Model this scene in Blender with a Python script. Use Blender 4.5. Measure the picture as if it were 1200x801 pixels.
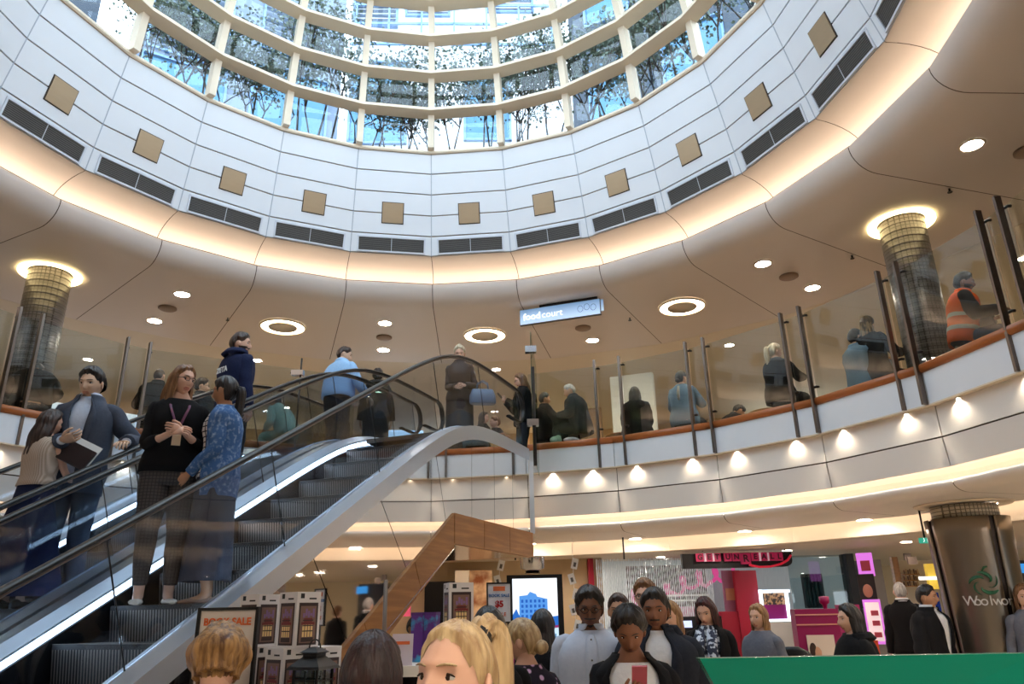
import bpy, math, random
import numpy as np
from mathutils import Vector, Matrix
for _o in list(bpy.data.objects):
    bpy.data.objects.remove(_o)
SC = bpy.context.scene
COL = SC.collection
PI = math.pi
R_ = math.radians

# ------------------------------------------------------------------ camera
FPX, PITCH, ROLL, EYE = 874.82, R_(19.842), R_(-1.185), 1.65
_c, _s = math.cos(PITCH), math.sin(PITCH)
_cr, _sr = math.cos(ROLL), math.sin(ROLL)
FW = Vector((0, _c, _s)); UP0 = Vector((0, -_s, _c)); RT0 = Vector((1, 0, 0))
RT = RT0 * _cr + UP0 * _sr
UPV = UP0 * _cr - RT0 * _sr
cam_data = bpy.data.cameras.new('camera')
cam_data.sensor_fit = 'HORIZONTAL'; cam_data.sensor_width = 36.0
cam_data.lens = FPX / 1200 * 36.0
cam_data.clip_start = 0.05; cam_data.clip_end = 300
cam = bpy.data.objects.new('camera', cam_data); COL.objects.link(cam)
M_ = Matrix((RT, UPV, -FW)).transposed().to_4x4()
M_.translation = Vector((0, 0, EYE))
cam.matrix_world = M_
SC.camera = cam
CAM = Vector((0, 0, EYE))

def ray(u, v):
    return RT * ((u - 600) / FPX) - UPV * ((v - 400.5) / FPX) + FW
def at(u, v, Y):            # the place at distance Y north of the viewer
    d = ray(u, v); return CAM + d * (Y / d.y)
def atz(u, v, z):           # the place at height z
    d = ray(u, v); return CAM + d * ((z - EYE) / d.z)

# ------------------------------------------------------------------ sky, exposure
world = bpy.data.worlds.new('overcast_sky'); SC.world = world
world.use_nodes = True
_bg = world.node_tree.nodes['Background']
_bg.inputs[0].default_value = (0.87, 0.94, 1.0, 1)
_bg.inputs[1].default_value = 4.2
SC.view_settings.view_transform = 'Standard'
SC.view_settings.look = 'None'
SC.view_settings.exposure = 0.45
SC.view_settings.gamma = 1.0
SC.view_settings.use_curve_mapping = False
try:
    SC.cycles.use_denoising = True
    SC.cycles.max_bounces = 10
    SC.cycles.diffuse_bounces = 4
    SC.cycles.glossy_bounces = 4
    SC.cycles.transparent_max_bounces = 24
    SC.cycles.sample_clamp_indirect = 6.0
    SC.cycles.caustics_reflective = False
    SC.cycles.caustics_refractive = False
except Exception:
    pass
LAMPS = dict(cove=6.5, strip=5.0, down=120.0, ring=16.0, ledge=22.0)

# ------------------------------------------------------------------ plan of the building
CX, CY = -1.0575, 6.0377            # centre of the round atrium
PH0, DPH = R_(-2.70), R_(15.0)      # direction of joint 0 and the bay angle (24 bays)
N = 24
PHB = R_(-4.3)                      # joints of the balcony front
F1 = 3.55                           # level-one floor
def pol(r, a, z):
    return Vector((CX + r * math.sin(a), CY + r * math.cos(a), z))
AL = R_(20.5)                       # run of the escalators
WD = Vector((math.cos(AL), -math.sin(AL), 0)); HD = Vector((math.sin(AL), math.cos(AL), 0))
def esc(a, s, z):
    p = WD * a + HD * s; return Vector((p.x, p.y, z))

# ------------------------------------------------------------------ materials
def lin(c):
    out = []
    for v in c[:3]:
        v = v / 255.0
        out.append(v / 12.92 if v <= 0.04045 else ((v + 0.055) / 1.055) ** 2.4)
    return tuple(out) + (1.0,)
MATS = {}
def mat(name, rgb, rough=0.6, metal=0.0, var=0.06, scale=12.0, bump=0.0, stretch=None, spec=0.4, rgb2=None, sheen=0.0, kind='noise', emit=0.0, contrast=None):
    if name in MATS: return MATS[name]
    m = bpy.data.materials.new(name); m.use_nodes = True
    nt = m.node_tree; b = nt.nodes['Principled BSDF']
    c1 = lin(rgb)
    c2 = lin(rgb2) if rgb2 else tuple(min(1, x * (1 - var)) for x in c1[:3]) + (1,)
    b.inputs['Roughness'].default_value = rough
    b.inputs['Metallic'].default_value = metal
    b.inputs['Specular IOR Level'].default_value = spec
    if sheen: b.inputs['Sheen Weight'].default_value = sheen
    tc = nt.nodes.new('ShaderNodeTexCoord'); mp = nt.nodes.new('ShaderNodeMapping')
    nt.links.new(tc.outputs['Object'], mp.inputs[0])
    if stretch: mp.inputs['Scale'].default_value = stretch
    if kind == 'check': mp.inputs['Rotation'].default_value = (PI / 2, 0, 0)
    if kind == 'wave':
        t = nt.nodes.new('ShaderNodeTexWave'); t.inputs['Scale'].default_value = scale
        t.inputs['Distortion'].default_value = 3.0; t.inputs['Detail'].default_value = 3.0
        fac = t.outputs['Fac']
    elif kind == 'lines':
        t = nt.nodes.new('ShaderNodeTexWave'); t.inputs['Scale'].default_value = scale
        t.inputs['Distortion'].default_value = 0.0
        fac = t.outputs['Fac']
    elif kind == 'voronoi':
        t = nt.nodes.new('ShaderNodeTexVoronoi'); t.inputs['Scale'].default_value = scale
        fac = t.outputs['Distance']
    elif kind == 'check':
        t = nt.nodes.new('ShaderNodeTexBrick'); t.inputs['Scale'].default_value = scale
        t.offset = 0.0; t.inputs['Mortar Size'].default_value = 0.06
        t.inputs['Brick Width'].default_value = 0.5; t.inputs['Row Height'].default_value = 0.5
        fac = t.outputs['Fac']
    else:
        t = nt.nodes.new('ShaderNodeTexNoise'); t.inputs['Scale'].default_value = scale
        t.inputs['Detail'].default_value = 4.0
        fac = t.outputs['Fac']
    nt.links.new(mp.outputs[0], t.inputs['Vector'])
    if contrast:
        rp = nt.nodes.new('ShaderNodeMapRange')
        rp.inputs['From Min'].default_value = contrast[0]; rp.inputs['From Max'].default_value = contrast[1]
        nt.links.new(fac, rp.inputs['Value']); fac = rp.outputs[0]
    mx = nt.nodes.new('ShaderNodeMix'); mx.data_type = 'RGBA'
    mx.inputs[6].default_value = c1; mx.inputs[7].default_value = c2
    nt.links.new(fac, mx.inputs[0])
    nt.links.new(mx.outputs[2], b.inputs['Base Color'])
    if emit:
        nt.links.new(mx.outputs[2], b.inputs['Emission Color'])
        b.inputs['Emission Strength'].default_value = emit
    if bump:
        bp = nt.nodes.new('ShaderNodeBump'); bp.inputs['Strength'].default_value = bump
        bp.inputs['Distance'].default_value = 0.02
        nt.links.new(fac, bp.inputs['Height']); nt.links.new(bp.outputs[0], b.inputs['Normal'])
    MATS[name] = m
    return m
def glow(name, rgb, strength):
    if name in MATS: return MATS[name]
    m = bpy.data.materials.new(name); m.use_nodes = True
    nt = m.node_tree; nt.nodes.clear()
    e = nt.nodes.new('ShaderNodeEmission'); o = nt.nodes.new('ShaderNodeOutputMaterial')
    e.inputs[0].default_value = lin(rgb); e.inputs[1].default_value = strength
    nt.links.new(e.outputs[0], o.inputs[0])
    MATS[name] = m; return m
def pane_mat(name, tint, base, edge, rough=0.0):
    """thin clear sheet: lets light through, mirrors more at grazing angles"""
    if name in MATS: return MATS[name]
    m = bpy.data.materials.new(name); m.use_nodes = True
    nt = m.node_tree; nt.nodes.clear()
    t = nt.nodes.new('ShaderNodeBsdfTransparent'); g = nt.nodes.new('ShaderNodeBsdfGlossy')
    mx = nt.nodes.new('ShaderNodeMixShader'); o = nt.nodes.new('ShaderNodeOutputMaterial')
    lw = nt.nodes.new('ShaderNodeLayerWeight'); lw.inputs[0].default_value = 0.5
    pw = nt.nodes.new('ShaderNodeMath'); pw.operation = 'POWER'; pw.inputs[1].default_value = 4.0
    ma = nt.nodes.new('ShaderNodeMath'); ma.operation = 'MULTIPLY_ADD'
    ma.inputs[1].default_value = edge; ma.inputs[2].default_value = base
    nt.links.new(lw.outputs['Facing'], pw.inputs[0]); nt.links.new(pw.outputs[0], ma.inputs[0])
    t.inputs[0].default_value = lin(tint); g.inputs[0].default_value = (1, 1, 1, 1)
    g.inputs['Roughness'].default_value = rough
    nt.links.new(ma.outputs[0], mx.inputs[0]); nt.links.new(t.outputs[0], mx.inputs[1]); nt.links.new(g.outputs[0], mx.inputs[2])
    nt.links.new(mx.outputs[0], o.inputs[0])
    MATS[name] = m; return m

# ------------------------------------------------------------------ mesh building
class MB:
    def __init__(self):
        self.v = []; self.f = []; self.m = []; self.s = []
    def add(self, vs, fs, mi=0, smooth=False):
        o = len(self.v)
        self.v.extend([tuple(p) for p in vs])
        for f in fs:
            self.f.append(tuple(i + o for i in f)); self.m.append(mi); self.s.append(smooth)
        return o
    def box(self, c, size, mi=0, rz=0.0, mtx=None):
        x, y, z = size[0] / 2, size[1] / 2, size[2] / 2
        vs = [Vector((sx * x, sy * y, sz * z)) for sz in (-1, 1) for sy in (-1, 1) for sx in (-1, 1)]
        if rz:
            q = Matrix.Rotation(rz, 3, 'Z'); vs = [q @ p for p in vs]
        if mtx is not None: vs = [mtx @ p for p in vs]
        vs = [p + Vector(c) for p in vs]
        self.add(vs, [(0, 2, 3, 1), (4, 5, 7, 6), (0, 1, 5, 4), (2, 6, 7, 3), (0, 4, 6, 2), (1, 3, 7, 5)], mi)
    def hexa(self, b, t, mi=0):
        """four bottom and four top corners"""
        self.add(list(b) + list(t), [(3, 2, 1, 0), (4, 5, 6, 7), (0, 1, 5, 4), (1, 2, 6, 5), (2, 3, 7, 6), (3, 0, 4, 7)], mi)
    def loft(self, rings, mi=0, closed=True, caps=True, smooth=True):
        n = len(rings[0]); vs = [p for r in rings for p in r]; fs = []
        for i in range(len(rings) - 1):
            for k in range(n if closed else n - 1):
                a = i * n + k; b = i * n + (k + 1) % n
                fs.append((a, b, b + n, a + n))
        o = self.add(vs, fs, mi, smooth)
        if caps and closed:
            self.f.append(tuple(o + k for k in reversed(range(n)))); self.m.append(mi); self.s.append(False)
            self.f.append(tuple(o + (len(rings) - 1) * n + k for k in range(n))); self.m.append(mi); self.s.append(False)
        return o
    def tube(self, pts, rad, seg=8, mi=0, caps=True, squash=None, up=None):
        pts = [Vector(p) for p in pts]
        if not hasattr(rad, '__len__'): rad = [rad] * len(pts)
        T = []
        for i in range(len(pts)):
            d = (pts[min(i + 1, len(pts) - 1)] - pts[max(i - 1, 0)])
            T.append(d.normalized() if d.length > 1e-9 else Vector((0, 0, 1)))
        x = Vector(up) if up is not None else (Vector((1, 0, 0)) if abs(T[0].x) < 0.9 else Vector((0, 1, 0)))
        rings = []
        for i, p in enumerate(pts):
            x = (x - T[i] * x.dot(T[i]))
            x = x.normalized() if x.length > 1e-6 else T[i].orthogonal().normalized()
            y = T[i].cross(x)
            r = rad[i]; rx, ry = (r, r) if squash is None else (r, r * squash)
            if hasattr(r, '__len__'): rx, ry = r
            rings.append([p + x * (math.cos(2 * PI * k / seg) * rx) + y * (math.sin(2 * PI * k / seg) * ry) for k in range(seg)])
        return self.loft(rings, mi, True, caps, True)
    def cyl(self, c, r, h, seg=24, mi=0, r2=None, smooth=True):
        r2 = r if r2 is None else r2
        c = Vector(c)
        rings = [[c + Vector((rr * math.cos(2 * PI * k / seg), rr * math.sin(2 * PI * k / seg), z)) for k in range(seg)] for rr, z in ((r, 0), (r2, h))]
        self.loft(rings, mi, True, True, smooth)
    def lathe(self, c, prof, seg=24, mi=0, caps=False, smooth=True):
        c = Vector(c)
        rings = [[c + Vector((r * math.cos(2 * PI * k / seg), r * math.sin(2 * PI * k / seg), z)) for k in range(seg)] for r, z in prof]
        self.loft(rings, mi, True, caps, smooth)
    def ball(self, c, r, seg=12, mi=0, mtx=None):
        c = Vector(c)
        if not hasattr(r, '__len__'): r = (r, r, r)
        rings = []
        n = max(4, seg // 2)
        for i in range(n + 1):
            t = PI * i / n
            tt = min(max(t, 0.02), PI - 0.02)
            ring = []
            for k in range(seg):
                a = 2 * PI * k / seg
                p = Vector((r[0] * math.sin(tt) * math.cos(a), r[1] * math.sin(tt) * math.sin(a), -r[2] * math.cos(tt)))
                if mtx is not None: p = mtx @ p
                ring.append(c + p)
            rings.append(ring)
        self.loft(rings, mi, True, True, True)
    def mesh(self, name):
        me = bpy.data.meshes.new(name)
        me.from_pydata(self.v, [], self.f)
        me.polygons.foreach_set('material_index', self.m)
        me.polygons.foreach_set('use_smooth', self.s)
        me.update()
        return me

def obj(name, mb, mats, parent=None, loc=(0, 0, 0), rz=0.0, kind=None):
    me = mb.mesh(name) if isinstance(mb, MB) else mb
    if not isinstance(mats, (list, tuple)): mats = [mats]
    if len(me.materials) == 0:
        for m in mats: me.materials.append(m)
    o = bpy.data.objects.new(name, me); COL.objects.link(o)
    o.location = loc; o.rotation_euler = (0, 0, rz)
    if parent is not None: o.parent = parent
    if kind: o['kind'] = kind
    return o
def tag(o, label, cat, group=None):
    o['label'] = label; o['category'] = cat
    if group: o['group'] = group
    return o
def thing(name, label, cat, loc=(0, 0, 0), rz=0.0, group=None):
    o = bpy.data.objects.new(name, None); COL.objects.link(o)
    o.location = loc; o.rotation_euler = (0, 0, rz); o.empty_display_size = 0.1
    return tag(o, label, cat, group)
def struct(name, mb=None, mats=None, loc=(0, 0, 0), rz=0.0):
    if mb is None:
        o = bpy.data.objects.new(name, None); COL.objects.link(o); o.location = loc; o.rotation_euler = (0, 0, rz)
    else:
        o = obj(name, mb, mats, None, loc, rz)
    o['kind'] = 'structure'
    return o
def words(txt, size, m, parent=None, loc=(0, 0, 0), rot=(0, 0, 0), name='lettering', depth=0.003, align='CENTER', bold=0.0):
    cu = bpy.data.curves.new(name, 'FONT'); cu.body = txt; cu.size = size
    cu.align_x = align; cu.align_y = 'CENTER'; cu.extrude = depth; cu.offset = bold; cu.resolution_u = 3
    cu.materials.append(m)
    o = bpy.data.objects.new(name, cu); COL.objects.link(o)
    o.location = loc; o.rotation_euler = rot
    if parent is not None: o.parent = parent
    return o
def lerp(a, b, t): return a + (b - a) * t
ORD = ['first', 'second', 'third', 'fourth', 'fifth', 'sixth', 'seventh', 'eighth', 'ninth', 'tenth', 'eleventh', 'twelfth', 'thirteenth', 'fourteenth', 'fifteenth', 'sixteenth', 'seventeenth', 'eighteenth', 'nineteenth', 'twentieth', 'twenty-first', 'twenty-second', 'twenty-third', 'twenty-fourth', 'twenty-fifth']
rng = random.Random(7)
# ------------------------------------------------------------------ shared materials
M = {}
M['white_panel'] = mat('white_panel_paint', (226, 230, 236), 0.45, var=0.03, scale=3)
M['joint'] = mat('tan_joint', (150, 132, 112), 0.8)
M['vjoint'] = mat('grey_joint', (178, 186, 198), 0.7)
M['plate'] = mat('bronze_plate', (176, 152, 122), 0.35, 0.5, var=0.12, scale=4, stretch=(1, 1, 6))
M['vent_frame'] = mat('vent_frame_paint', (214, 220, 230), 0.5)
M['vent_dark'] = mat('vent_dark', (58, 56, 56), 0.7)
M['vent_slat'] = mat('vent_slat', (104, 102, 100), 0.5, 0.3)
M['cream'] = mat('cream_paint', (228, 214, 192), 0.5, var=0.04, scale=2)
M['cove'] = mat('cove_plaster', (238, 228, 216), 0.6, var=0.03, scale=2)
M['ceil'] = mat('ceiling_panel_paint', (224, 214, 206), 0.42, var=0.04, scale=1.5)
M['ceil_in'] = mat('inner_ceiling_paint', (226, 214, 194), 0.6, var=0.04, scale=1.5)
M['seam'] = mat('dark_seam', (92, 74, 60), 0.8)
M['steel'] = mat('brushed_steel', (122, 110, 102), 0.32, 0.9, var=0.2, scale=8, stretch=(1, 1, 0.1))
M['steel_dark'] = mat('dark_steel', (70, 66, 64), 0.35, 0.8)
M['chrome'] = mat('bright_metal', (200, 202, 206), 0.18, 1.0)
M['wood_rail'] = mat('wood_rail', (178, 106, 56), 0.32, var=0.3, scale=5, stretch=(1, 1, 6), rgb2=(150, 82, 40))
M['wood_trim'] = mat('wood_cladding', (182, 126, 68), 0.45, kind='wave', scale=2.2, stretch=(0.6, 0.6, 9), rgb2=(146, 96, 50))
M['fascia'] = mat('fascia_panel', (234, 226, 218), 0.4, var=0.03, scale=2)
M['fascia_white'] = mat('fascia_white', (226, 230, 236), 0.35, var=0.02)
M['glass'] = pane_mat('balustrade_glass', (238, 240, 234), 0.04, 0.5)
M['roofglass'] = pane_mat('roof_glass', (238, 245, 250), 0.03, 0.6)
M['escglass'] = pane_mat('escalator_glass', (234, 238, 242), 0.025, 0.42)
M['shopglass'] = pane_mat('shop_glass', (222, 232, 234), 0.06, 0.6)
M['black'] = mat('black_plastic', (16, 16, 18), 0.4)
M['rubber'] = mat('handrail_rubber', (16, 15, 16), 0.38, spec=0.45)
M['floor'] = mat('polished_stone_floor', (196, 180, 158), 0.2, var=0.15, scale=3)
M['white'] = mat('white_paint', (236, 236, 234), 0.5, var=0.02)
M['dark'] = mat('dark_brown', (40, 32, 28), 0.6)

# ------------------------------------------------------------------ round wall of the atrium, built bay by bay
ZR = [8.7747, 8.4572, 8.1275, 7.7908, 7.4635, 7.15]
RR = [4.5099, 4.6058, 4.7054, 4.8071, 4.9059, 5.0006]
def lp(r, a, z):          # local to the atrium axis
    return Vector((r * math.sin(a), r * math.cos(a), z))
def slab_between(mb, r0, z0, r1, z1, inset, vin, thick, mi=0, a0=PH0, a1=PH0 + DPH):
    """flat facet piece of a bay between two levels"""
    A0, B0, A1, B1 = lp(r0, a0, z0), lp(r0, a1, z0), lp(r1, a0, z1), lp(r1, a1, z1)
    ex = (B0 - A0).normalized(); ez = ((A1 + B1) - (A0 + B0)).normalized()
    n = ex.cross(ez)      # points away from or to the axis
    mid = (A0 + B0) / 2
    if n.dot(Vector((mid.x, mid.y, 0))) < 0: n = -n
    f = [A0 + ex * inset + ez * vin, B0 - ex * inset + ez * vin, B1 - ex * inset - ez * vin, A1 + ex * inset - ez * vin]
    b = [p + n * thick for p in f]
    mb.add(f + b, [(0, 1, 2, 3), (4, 7, 6, 5), (0, 4, 5, 1), (1, 5, 6, 2), (2, 6, 7, 3), (3, 7, 4, 0)], mi)
    return (A0 + B0 + A1 + B1) / 4, ex, ez, n
def ring_surface(mb, prof, mi=0, a0=PH0, n=N, smooth=False, jn=None):
    vs = []; k = len(prof)
    cnt = n + 1 if jn is None else jn + 1
    for j in range(cnt):
        a = a0 + j * DPH
        vs += [lp(r, a, z) for r, z in prof]
    fs = []
    for j in range(cnt - 1):
        for i in range(k - 1):
            fs.append((j * k + i, (j + 1) * k + i, (j + 1) * k + i + 1, j * k + i + 1))
    mb.add(vs, fs, mi, smooth)

mb = MB(); ring_surface(mb, [(RR[i] + 0.028, ZR[i]) for i in range(6)] + [(RR[5] + 0.3, 7.15), (RR[0] + 0.4, 8.7747), (RR[0] + 0.028, 8.7747)])
wall_drum = struct('wall_drum', mb, M['joint'], (CX, CY, 0))
row_mesh = []
for i in range(5):
    mb = MB(); slab_between(mb, RR[i + 1], ZR[i + 1], RR[i], ZR[i], 0.007, 0.010, 0.026)
    me = mb.mesh('wall_panel'); me.materials.append(M['white_panel']); row_mesh.append(me)
mb = MB()
_C, _ex, _ez, _n = slab_between(MB(), RR[4], ZR[4], RR[2], ZR[2], 0, 0, 0.02)
_pc = lp(0, 0, 0) + (_C - _n * 0.012)
for (hs, dz, mi) in ((0.178, 0.0, 1), (0.165, -0.012, 0)):
    c = _C - _n * (0.004) + _n * dz
    f = [c - _ex * hs - _ez * hs, c + _ex * hs - _ez * hs, c + _ex * hs + _ez * hs, c - _ex * hs + _ez * hs]
    b = [p + _n * 0.02 for p in f]
    mb.add(f + b, [(0, 1, 2, 3), (4, 7, 6, 5), (0, 4, 5, 1), (1, 5, 6, 2), (2, 6, 7, 3), (3, 7, 4, 0)], mi)
plate_me = mb.mesh('square_plate'); plate_me.materials.append(M['plate']); plate_me.materials.append(M['steel_dark'])
mbj = MB()
for s_ in (1,):
    for i in range(5):
        A0, A1 = lp(RR[i + 1], PH0, ZR[i + 1]), lp(RR[i], PH0, ZR[i])
        t = Vector((math.cos(PH0), -math.sin(PH0), 0)) * 0.006
        rad = Vector((math.sin(PH0), math.cos(PH0), 0)); ra, rb = rad * -0.003, rad * 0.012
        mbj.hexa([A0 - t + ra, A0 + t + ra, A0 + t + rb, A0 - t + rb], [A1 - t + ra, A1 + t + ra, A1 + t + rb, A1 - t + rb])
joint_me = mbj.mesh('joint_strip'); joint_me.materials.append(M['vjoint'])
for j in range(N):
    for i in range(5):
        obj('wall_panel', row_mesh[i], None, wall_drum, rz=-j * DPH)
    obj('square_plate', plate_me, None, wall_drum, rz=-j * DPH)
    obj('joint_strip', joint_me, None, wall_drum, rz=-j * DPH)

# vents in the lowest row
C5, ex5, ez5, n5 = slab_between(MB(), RR[5], ZR[5], RR[4], ZR[4], 0, 0, 0.02)
def facing_box(mb, c, hx, hz, d0, d1, mi=0):
    f = [c - ex5 * hx - ez5 * hz - n5 * d1, c + ex5 * hx - ez5 * hz - n5 * d1, c + ex5 * hx + ez5 * hz - n5 * d1, c - ex5 * hx + ez5 * hz - n5 * d1]
    b = [p + n5 * (d1 - d0) for p in f]
    mb.add(f + b, [(0, 1, 2, 3), (4, 7, 6, 5), (0, 4, 5, 1), (1, 5, 6, 2), (2, 6, 7, 3), (3, 7, 4, 0)], mi)
O5 = Vector((C5.x, C5.y, C5.z - 0.12))
CV = C5 - O5
mbf = MB()
for sgn in (-1, 1):
    facing_box(mbf, CV + ez5 * sgn * 0.119 - ez5 * 0.012, 0.535, 0.012, 0.0, 0.02)
    facing_box(mbf, CV + ex5 * sgn * 0.535 - ez5 * 0.012, 0.012, 0.131, 0.0, 0.02)
vf = mbf.mesh('vent_frame'); vf.materials.append(M['vent_frame'])
mbk = MB(); facing_box(mbk, CV - ez5 * 0.012, 0.525, 0.108, 0.001, 0.004); facing_box(mbk, CV - ez5 * 0.012, 0.004, 0.108, 0.004, 0.012, 1)
vb = mbk.mesh('vent_backing'); vb.materials.append(M['vent_dark']); vb.materials.append(M['vent_frame'])
mbs = MB()
for k in range(9):
    facing_box(mbs, CV + ez5 * (-0.108 + 0.0115 + k * 0.0242 - 0.012), 0.52, 0.006, 0.004, 0.011)
vs_ = mbs.mesh('louvres'); vs_.materials.append(M['vent_slat'])
_vis = list(range(-6, 8))
for n_, j in enumerate(_vis):
    w = 'dark louvred air vent, %s from the left, in the white round wall' % ORD[n_]
    a = -j * DPH
    p = Matrix.Rotation(a, 3, 'Z') @ O5
    t = thing('air_vent', w, 'vent', (CX + p.x, CY + p.y, p.z), a, 'air vents around the round wall')
    obj('vent_frame', vf, None, t); obj('vent_backing', vb, None, t)
    lv = obj('louvres', vs_, None, t); lv['kind'] = 'stuff'

# sill on top of the panels
mb = MB(); ring_surface(mb, [(4.49, 8.765), (4.47, 8.785), (4.47, 8.82), (4.62, 8.83)])
struct('trim_1', mb, M['cream'], (CX, CY, 0))

# ------------------------------------------------------------------ lantern glazing above
BZ = [8.80, 9.397, 10.037, 10.654, 11.22, 11.75, 12.25]
BR = [4.50, 4.43, 4.31, 4.15, 3.96, 3.72, 3.44]
window_1 = struct('window_1', None, None, (CX, CY, 0))
for i in range(1, 7):
    mb = MB()
    slab = [(BR[i], BZ[i]), (BR[i] - 0.26, BZ[i]), (BR[i] - 0.26, BZ[i] + 0.05), (BR[i], BZ[i] + 0.07), (BR[i], BZ[i])]
    ring_surface(mb, slab, jn=1)
    me = mb.mesh('ring_beam'); me.materials.append(M['cream'])
    for j in range(N): obj('ring_beam', me, None, window_1, rz=-j * DPH)
for i in range(6):
    mb = MB()
    z0, z1 = BZ[i] + (0.07 if i else 0.02), BZ[i + 1]
    A0, A1 = lp(BR[i], PH0, z0), lp(BR[i + 1], PH0, z1)
    t = Vector((math.cos(PH0), -math.sin(PH0), 0)); rd = Vector((math.sin(PH0), math.cos(PH0), 0))
    mb.hexa([A0 - t * .05 - rd * .13, A0 + t * .05 - rd * .13, A0 + t * .05 + rd * .03, A0 - t * .05 + rd * .03],
            [A1 - t * .05 - rd * .13, A1 + t * .05 - rd * .13, A1 + t * .05 + rd * .03, A1 - t * .05 + rd * .03])
    me = mb.mesh('mullion'); me.materials.append(M['cream'])
    mb = MB(); slab_between(mb, BR[i], z0, BR[i + 1], z1, 0.045, 0.0, 0.008)
    mp_ = mb.mesh('pane'); mp_.materials.append(M['roofglass'])
    for j in range(N):
        obj('mullion', me, None, window_1, rz=-j * DPH)
        obj('pane', mp_, None, window_1, rz=-j * DPH)
mb = MB(); slab_between(mb, BR[6], BZ[6] + 0.07, 0.02, 13.1, 0.0, 0.0, 0.008)
mp_ = mb.mesh('roof_pane'); mp_.materials.append(M['roofglass'])
mb = MB(); A0, A1 = lp(BR[6], PH0, BZ[6] + .03), lp(0.02, PH0, 13.08)
t = Vector((math.cos(PH0), -math.sin(PH0), 0)) * .03; u_ = Vector((0, 0, .06))
mb.hexa([A0 - t - u_, A0 + t - u_, A1 + t - u_, A1 - t - u_], [A0 - t, A0 + t, A1 + t, A1 - t])
mr_ = mb.mesh('rafter'); mr_.materials.append(M['cream'])
for j in range(N):
    obj('roof_pane', mp_, None, window_1, rz=-j * DPH); obj('rafter', mr_, None, window_1, rz=-j * DPH)

# ------------------------------------------------------------------ glowing cove and ring ceiling of level one
def arc(c, rx, rz_, a0, a1, n):
    return [(c[0] + rx * math.cos(a0 + (a1 - a0) * i / n), c[1] + rz_ * math.sin(a0 + (a1 - a0) * i / n)) for i in range(n + 1)]
# cove: from the foot of the wall bulging out and down to behind the lip
cove_prof = [(5.0, 7.15)] + [(5.02, 7.14)] + arc((5.02, 6.86), 0.62, 0.28, PI / 2, -0.05, 8)[1:]
mb = MB(); ring_surface(mb, cove_prof, jn=1, a0=PH0, smooth=True)
cv_me = mb.mesh('cove_panel'); cv_me.materials.append(M['cove'])
# shrink the facet slightly at its two joints
def squeeze(me, g):
    ax = Vector((math.cos(PH0 + DPH / 2), -math.sin(PH0 + DPH / 2), 0))
    ws = max(abs(v.co.dot(ax)) for v in me.vertices)
    for v in me.vertices:
        d = v.co.dot(ax); v.co -= ax * (g if d > 0.001 else -g)
squeeze(cv_me, 0.005)
lip = [(5.44, 6.83), (5.42, 6.835), (5.405, 6.815)] + arc((5.405 + 0.36, 6.815), 0.36, 0.30, PI, 1.5 * PI, 8)[1:]
ceil_prof = lip + [(6.4, 6.515), (7.4, 6.515), (8.7, 6.515)]
mb = MB(); ring_surface(mb, ceil_prof, jn=1, smooth=True)
ce_me = mb.mesh('ceiling_panel'); ce_me.materials.append(M['ceil']); squeeze(ce_me, 0.006)
mb = MB()
ring_surface(mb, [(r + 0.02, z + 0.02) for r, z in ceil_prof] + [(8.72, 6.9), (5.75, 6.86), (5.46, 6.85)])
ceiling = struct('ceiling', mb, M['seam'], (CX, CY, 0))
mb = MB(); ring_surface(mb, [(r + 0.02, z + 0.015) for r, z in cove_prof])
obj('cove_backing', mb, M['seam'], ceiling)
for j in range(N):
    obj('cove_panel', cv_me, None, ceiling, rz=-j * DPH)
    obj('ceiling_panel', ce_me, None, ceiling, rz=-j * DPH)
mb = MB(); ring_surface(mb, [(5.47, 6.842), (5.50, 6.872), (5.55, 6.872), (5.55, 6.842)])
obj('light_strip', mb, glow('warm_strip', (255, 226, 200), LAMPS['cove']), ceiling)
# outer ceiling of the food court, a little higher, and its back walls
mb = MB(); ring_surface(mb, [(8.72, 6.75), (17.5, 6.75)])
ring_surface(mb, [(8.72, 6.52), (8.72, 6.75)])
struct('ceiling_upper', mb, M['ceil_in'], (CX, CY, 0))
mb = MB(); ring_surface(mb, [(16.5, F1), (16.5, 6.75)])
struct('wall_upper', mb, mat('food_court_wall', (214, 186, 150), 0.7, var=0.1, scale=0.6), (CX, CY, 0))
# ------------------------------------------------------------------ floors and the balcony front
mb = MB()
def disc_floor(mb, r0, r1, zt, zb, n=72):
    rings = []
    for r, z in ((r0, zb), (r0, zt), (r1, zt), (r1, zb), (r0, zb)):
        rings.append([lp(r, 2 * PI * k / n, z) for k in range(n)])
    mb.loft(rings, 0, True, False, False)
disc_floor(mb, 6.32, 17.0, F1, 3.30)
floor_upper = struct('floor_upper', mb, mat('food_court_floor', (192, 176, 154), 0.35, var=0.15, scale=2), (CX, CY, 0))
mb = MB(); mb.box((0, 8, -0.1), (60, 60, 0.2)); struct('floor', mb, M['floor'])

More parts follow.
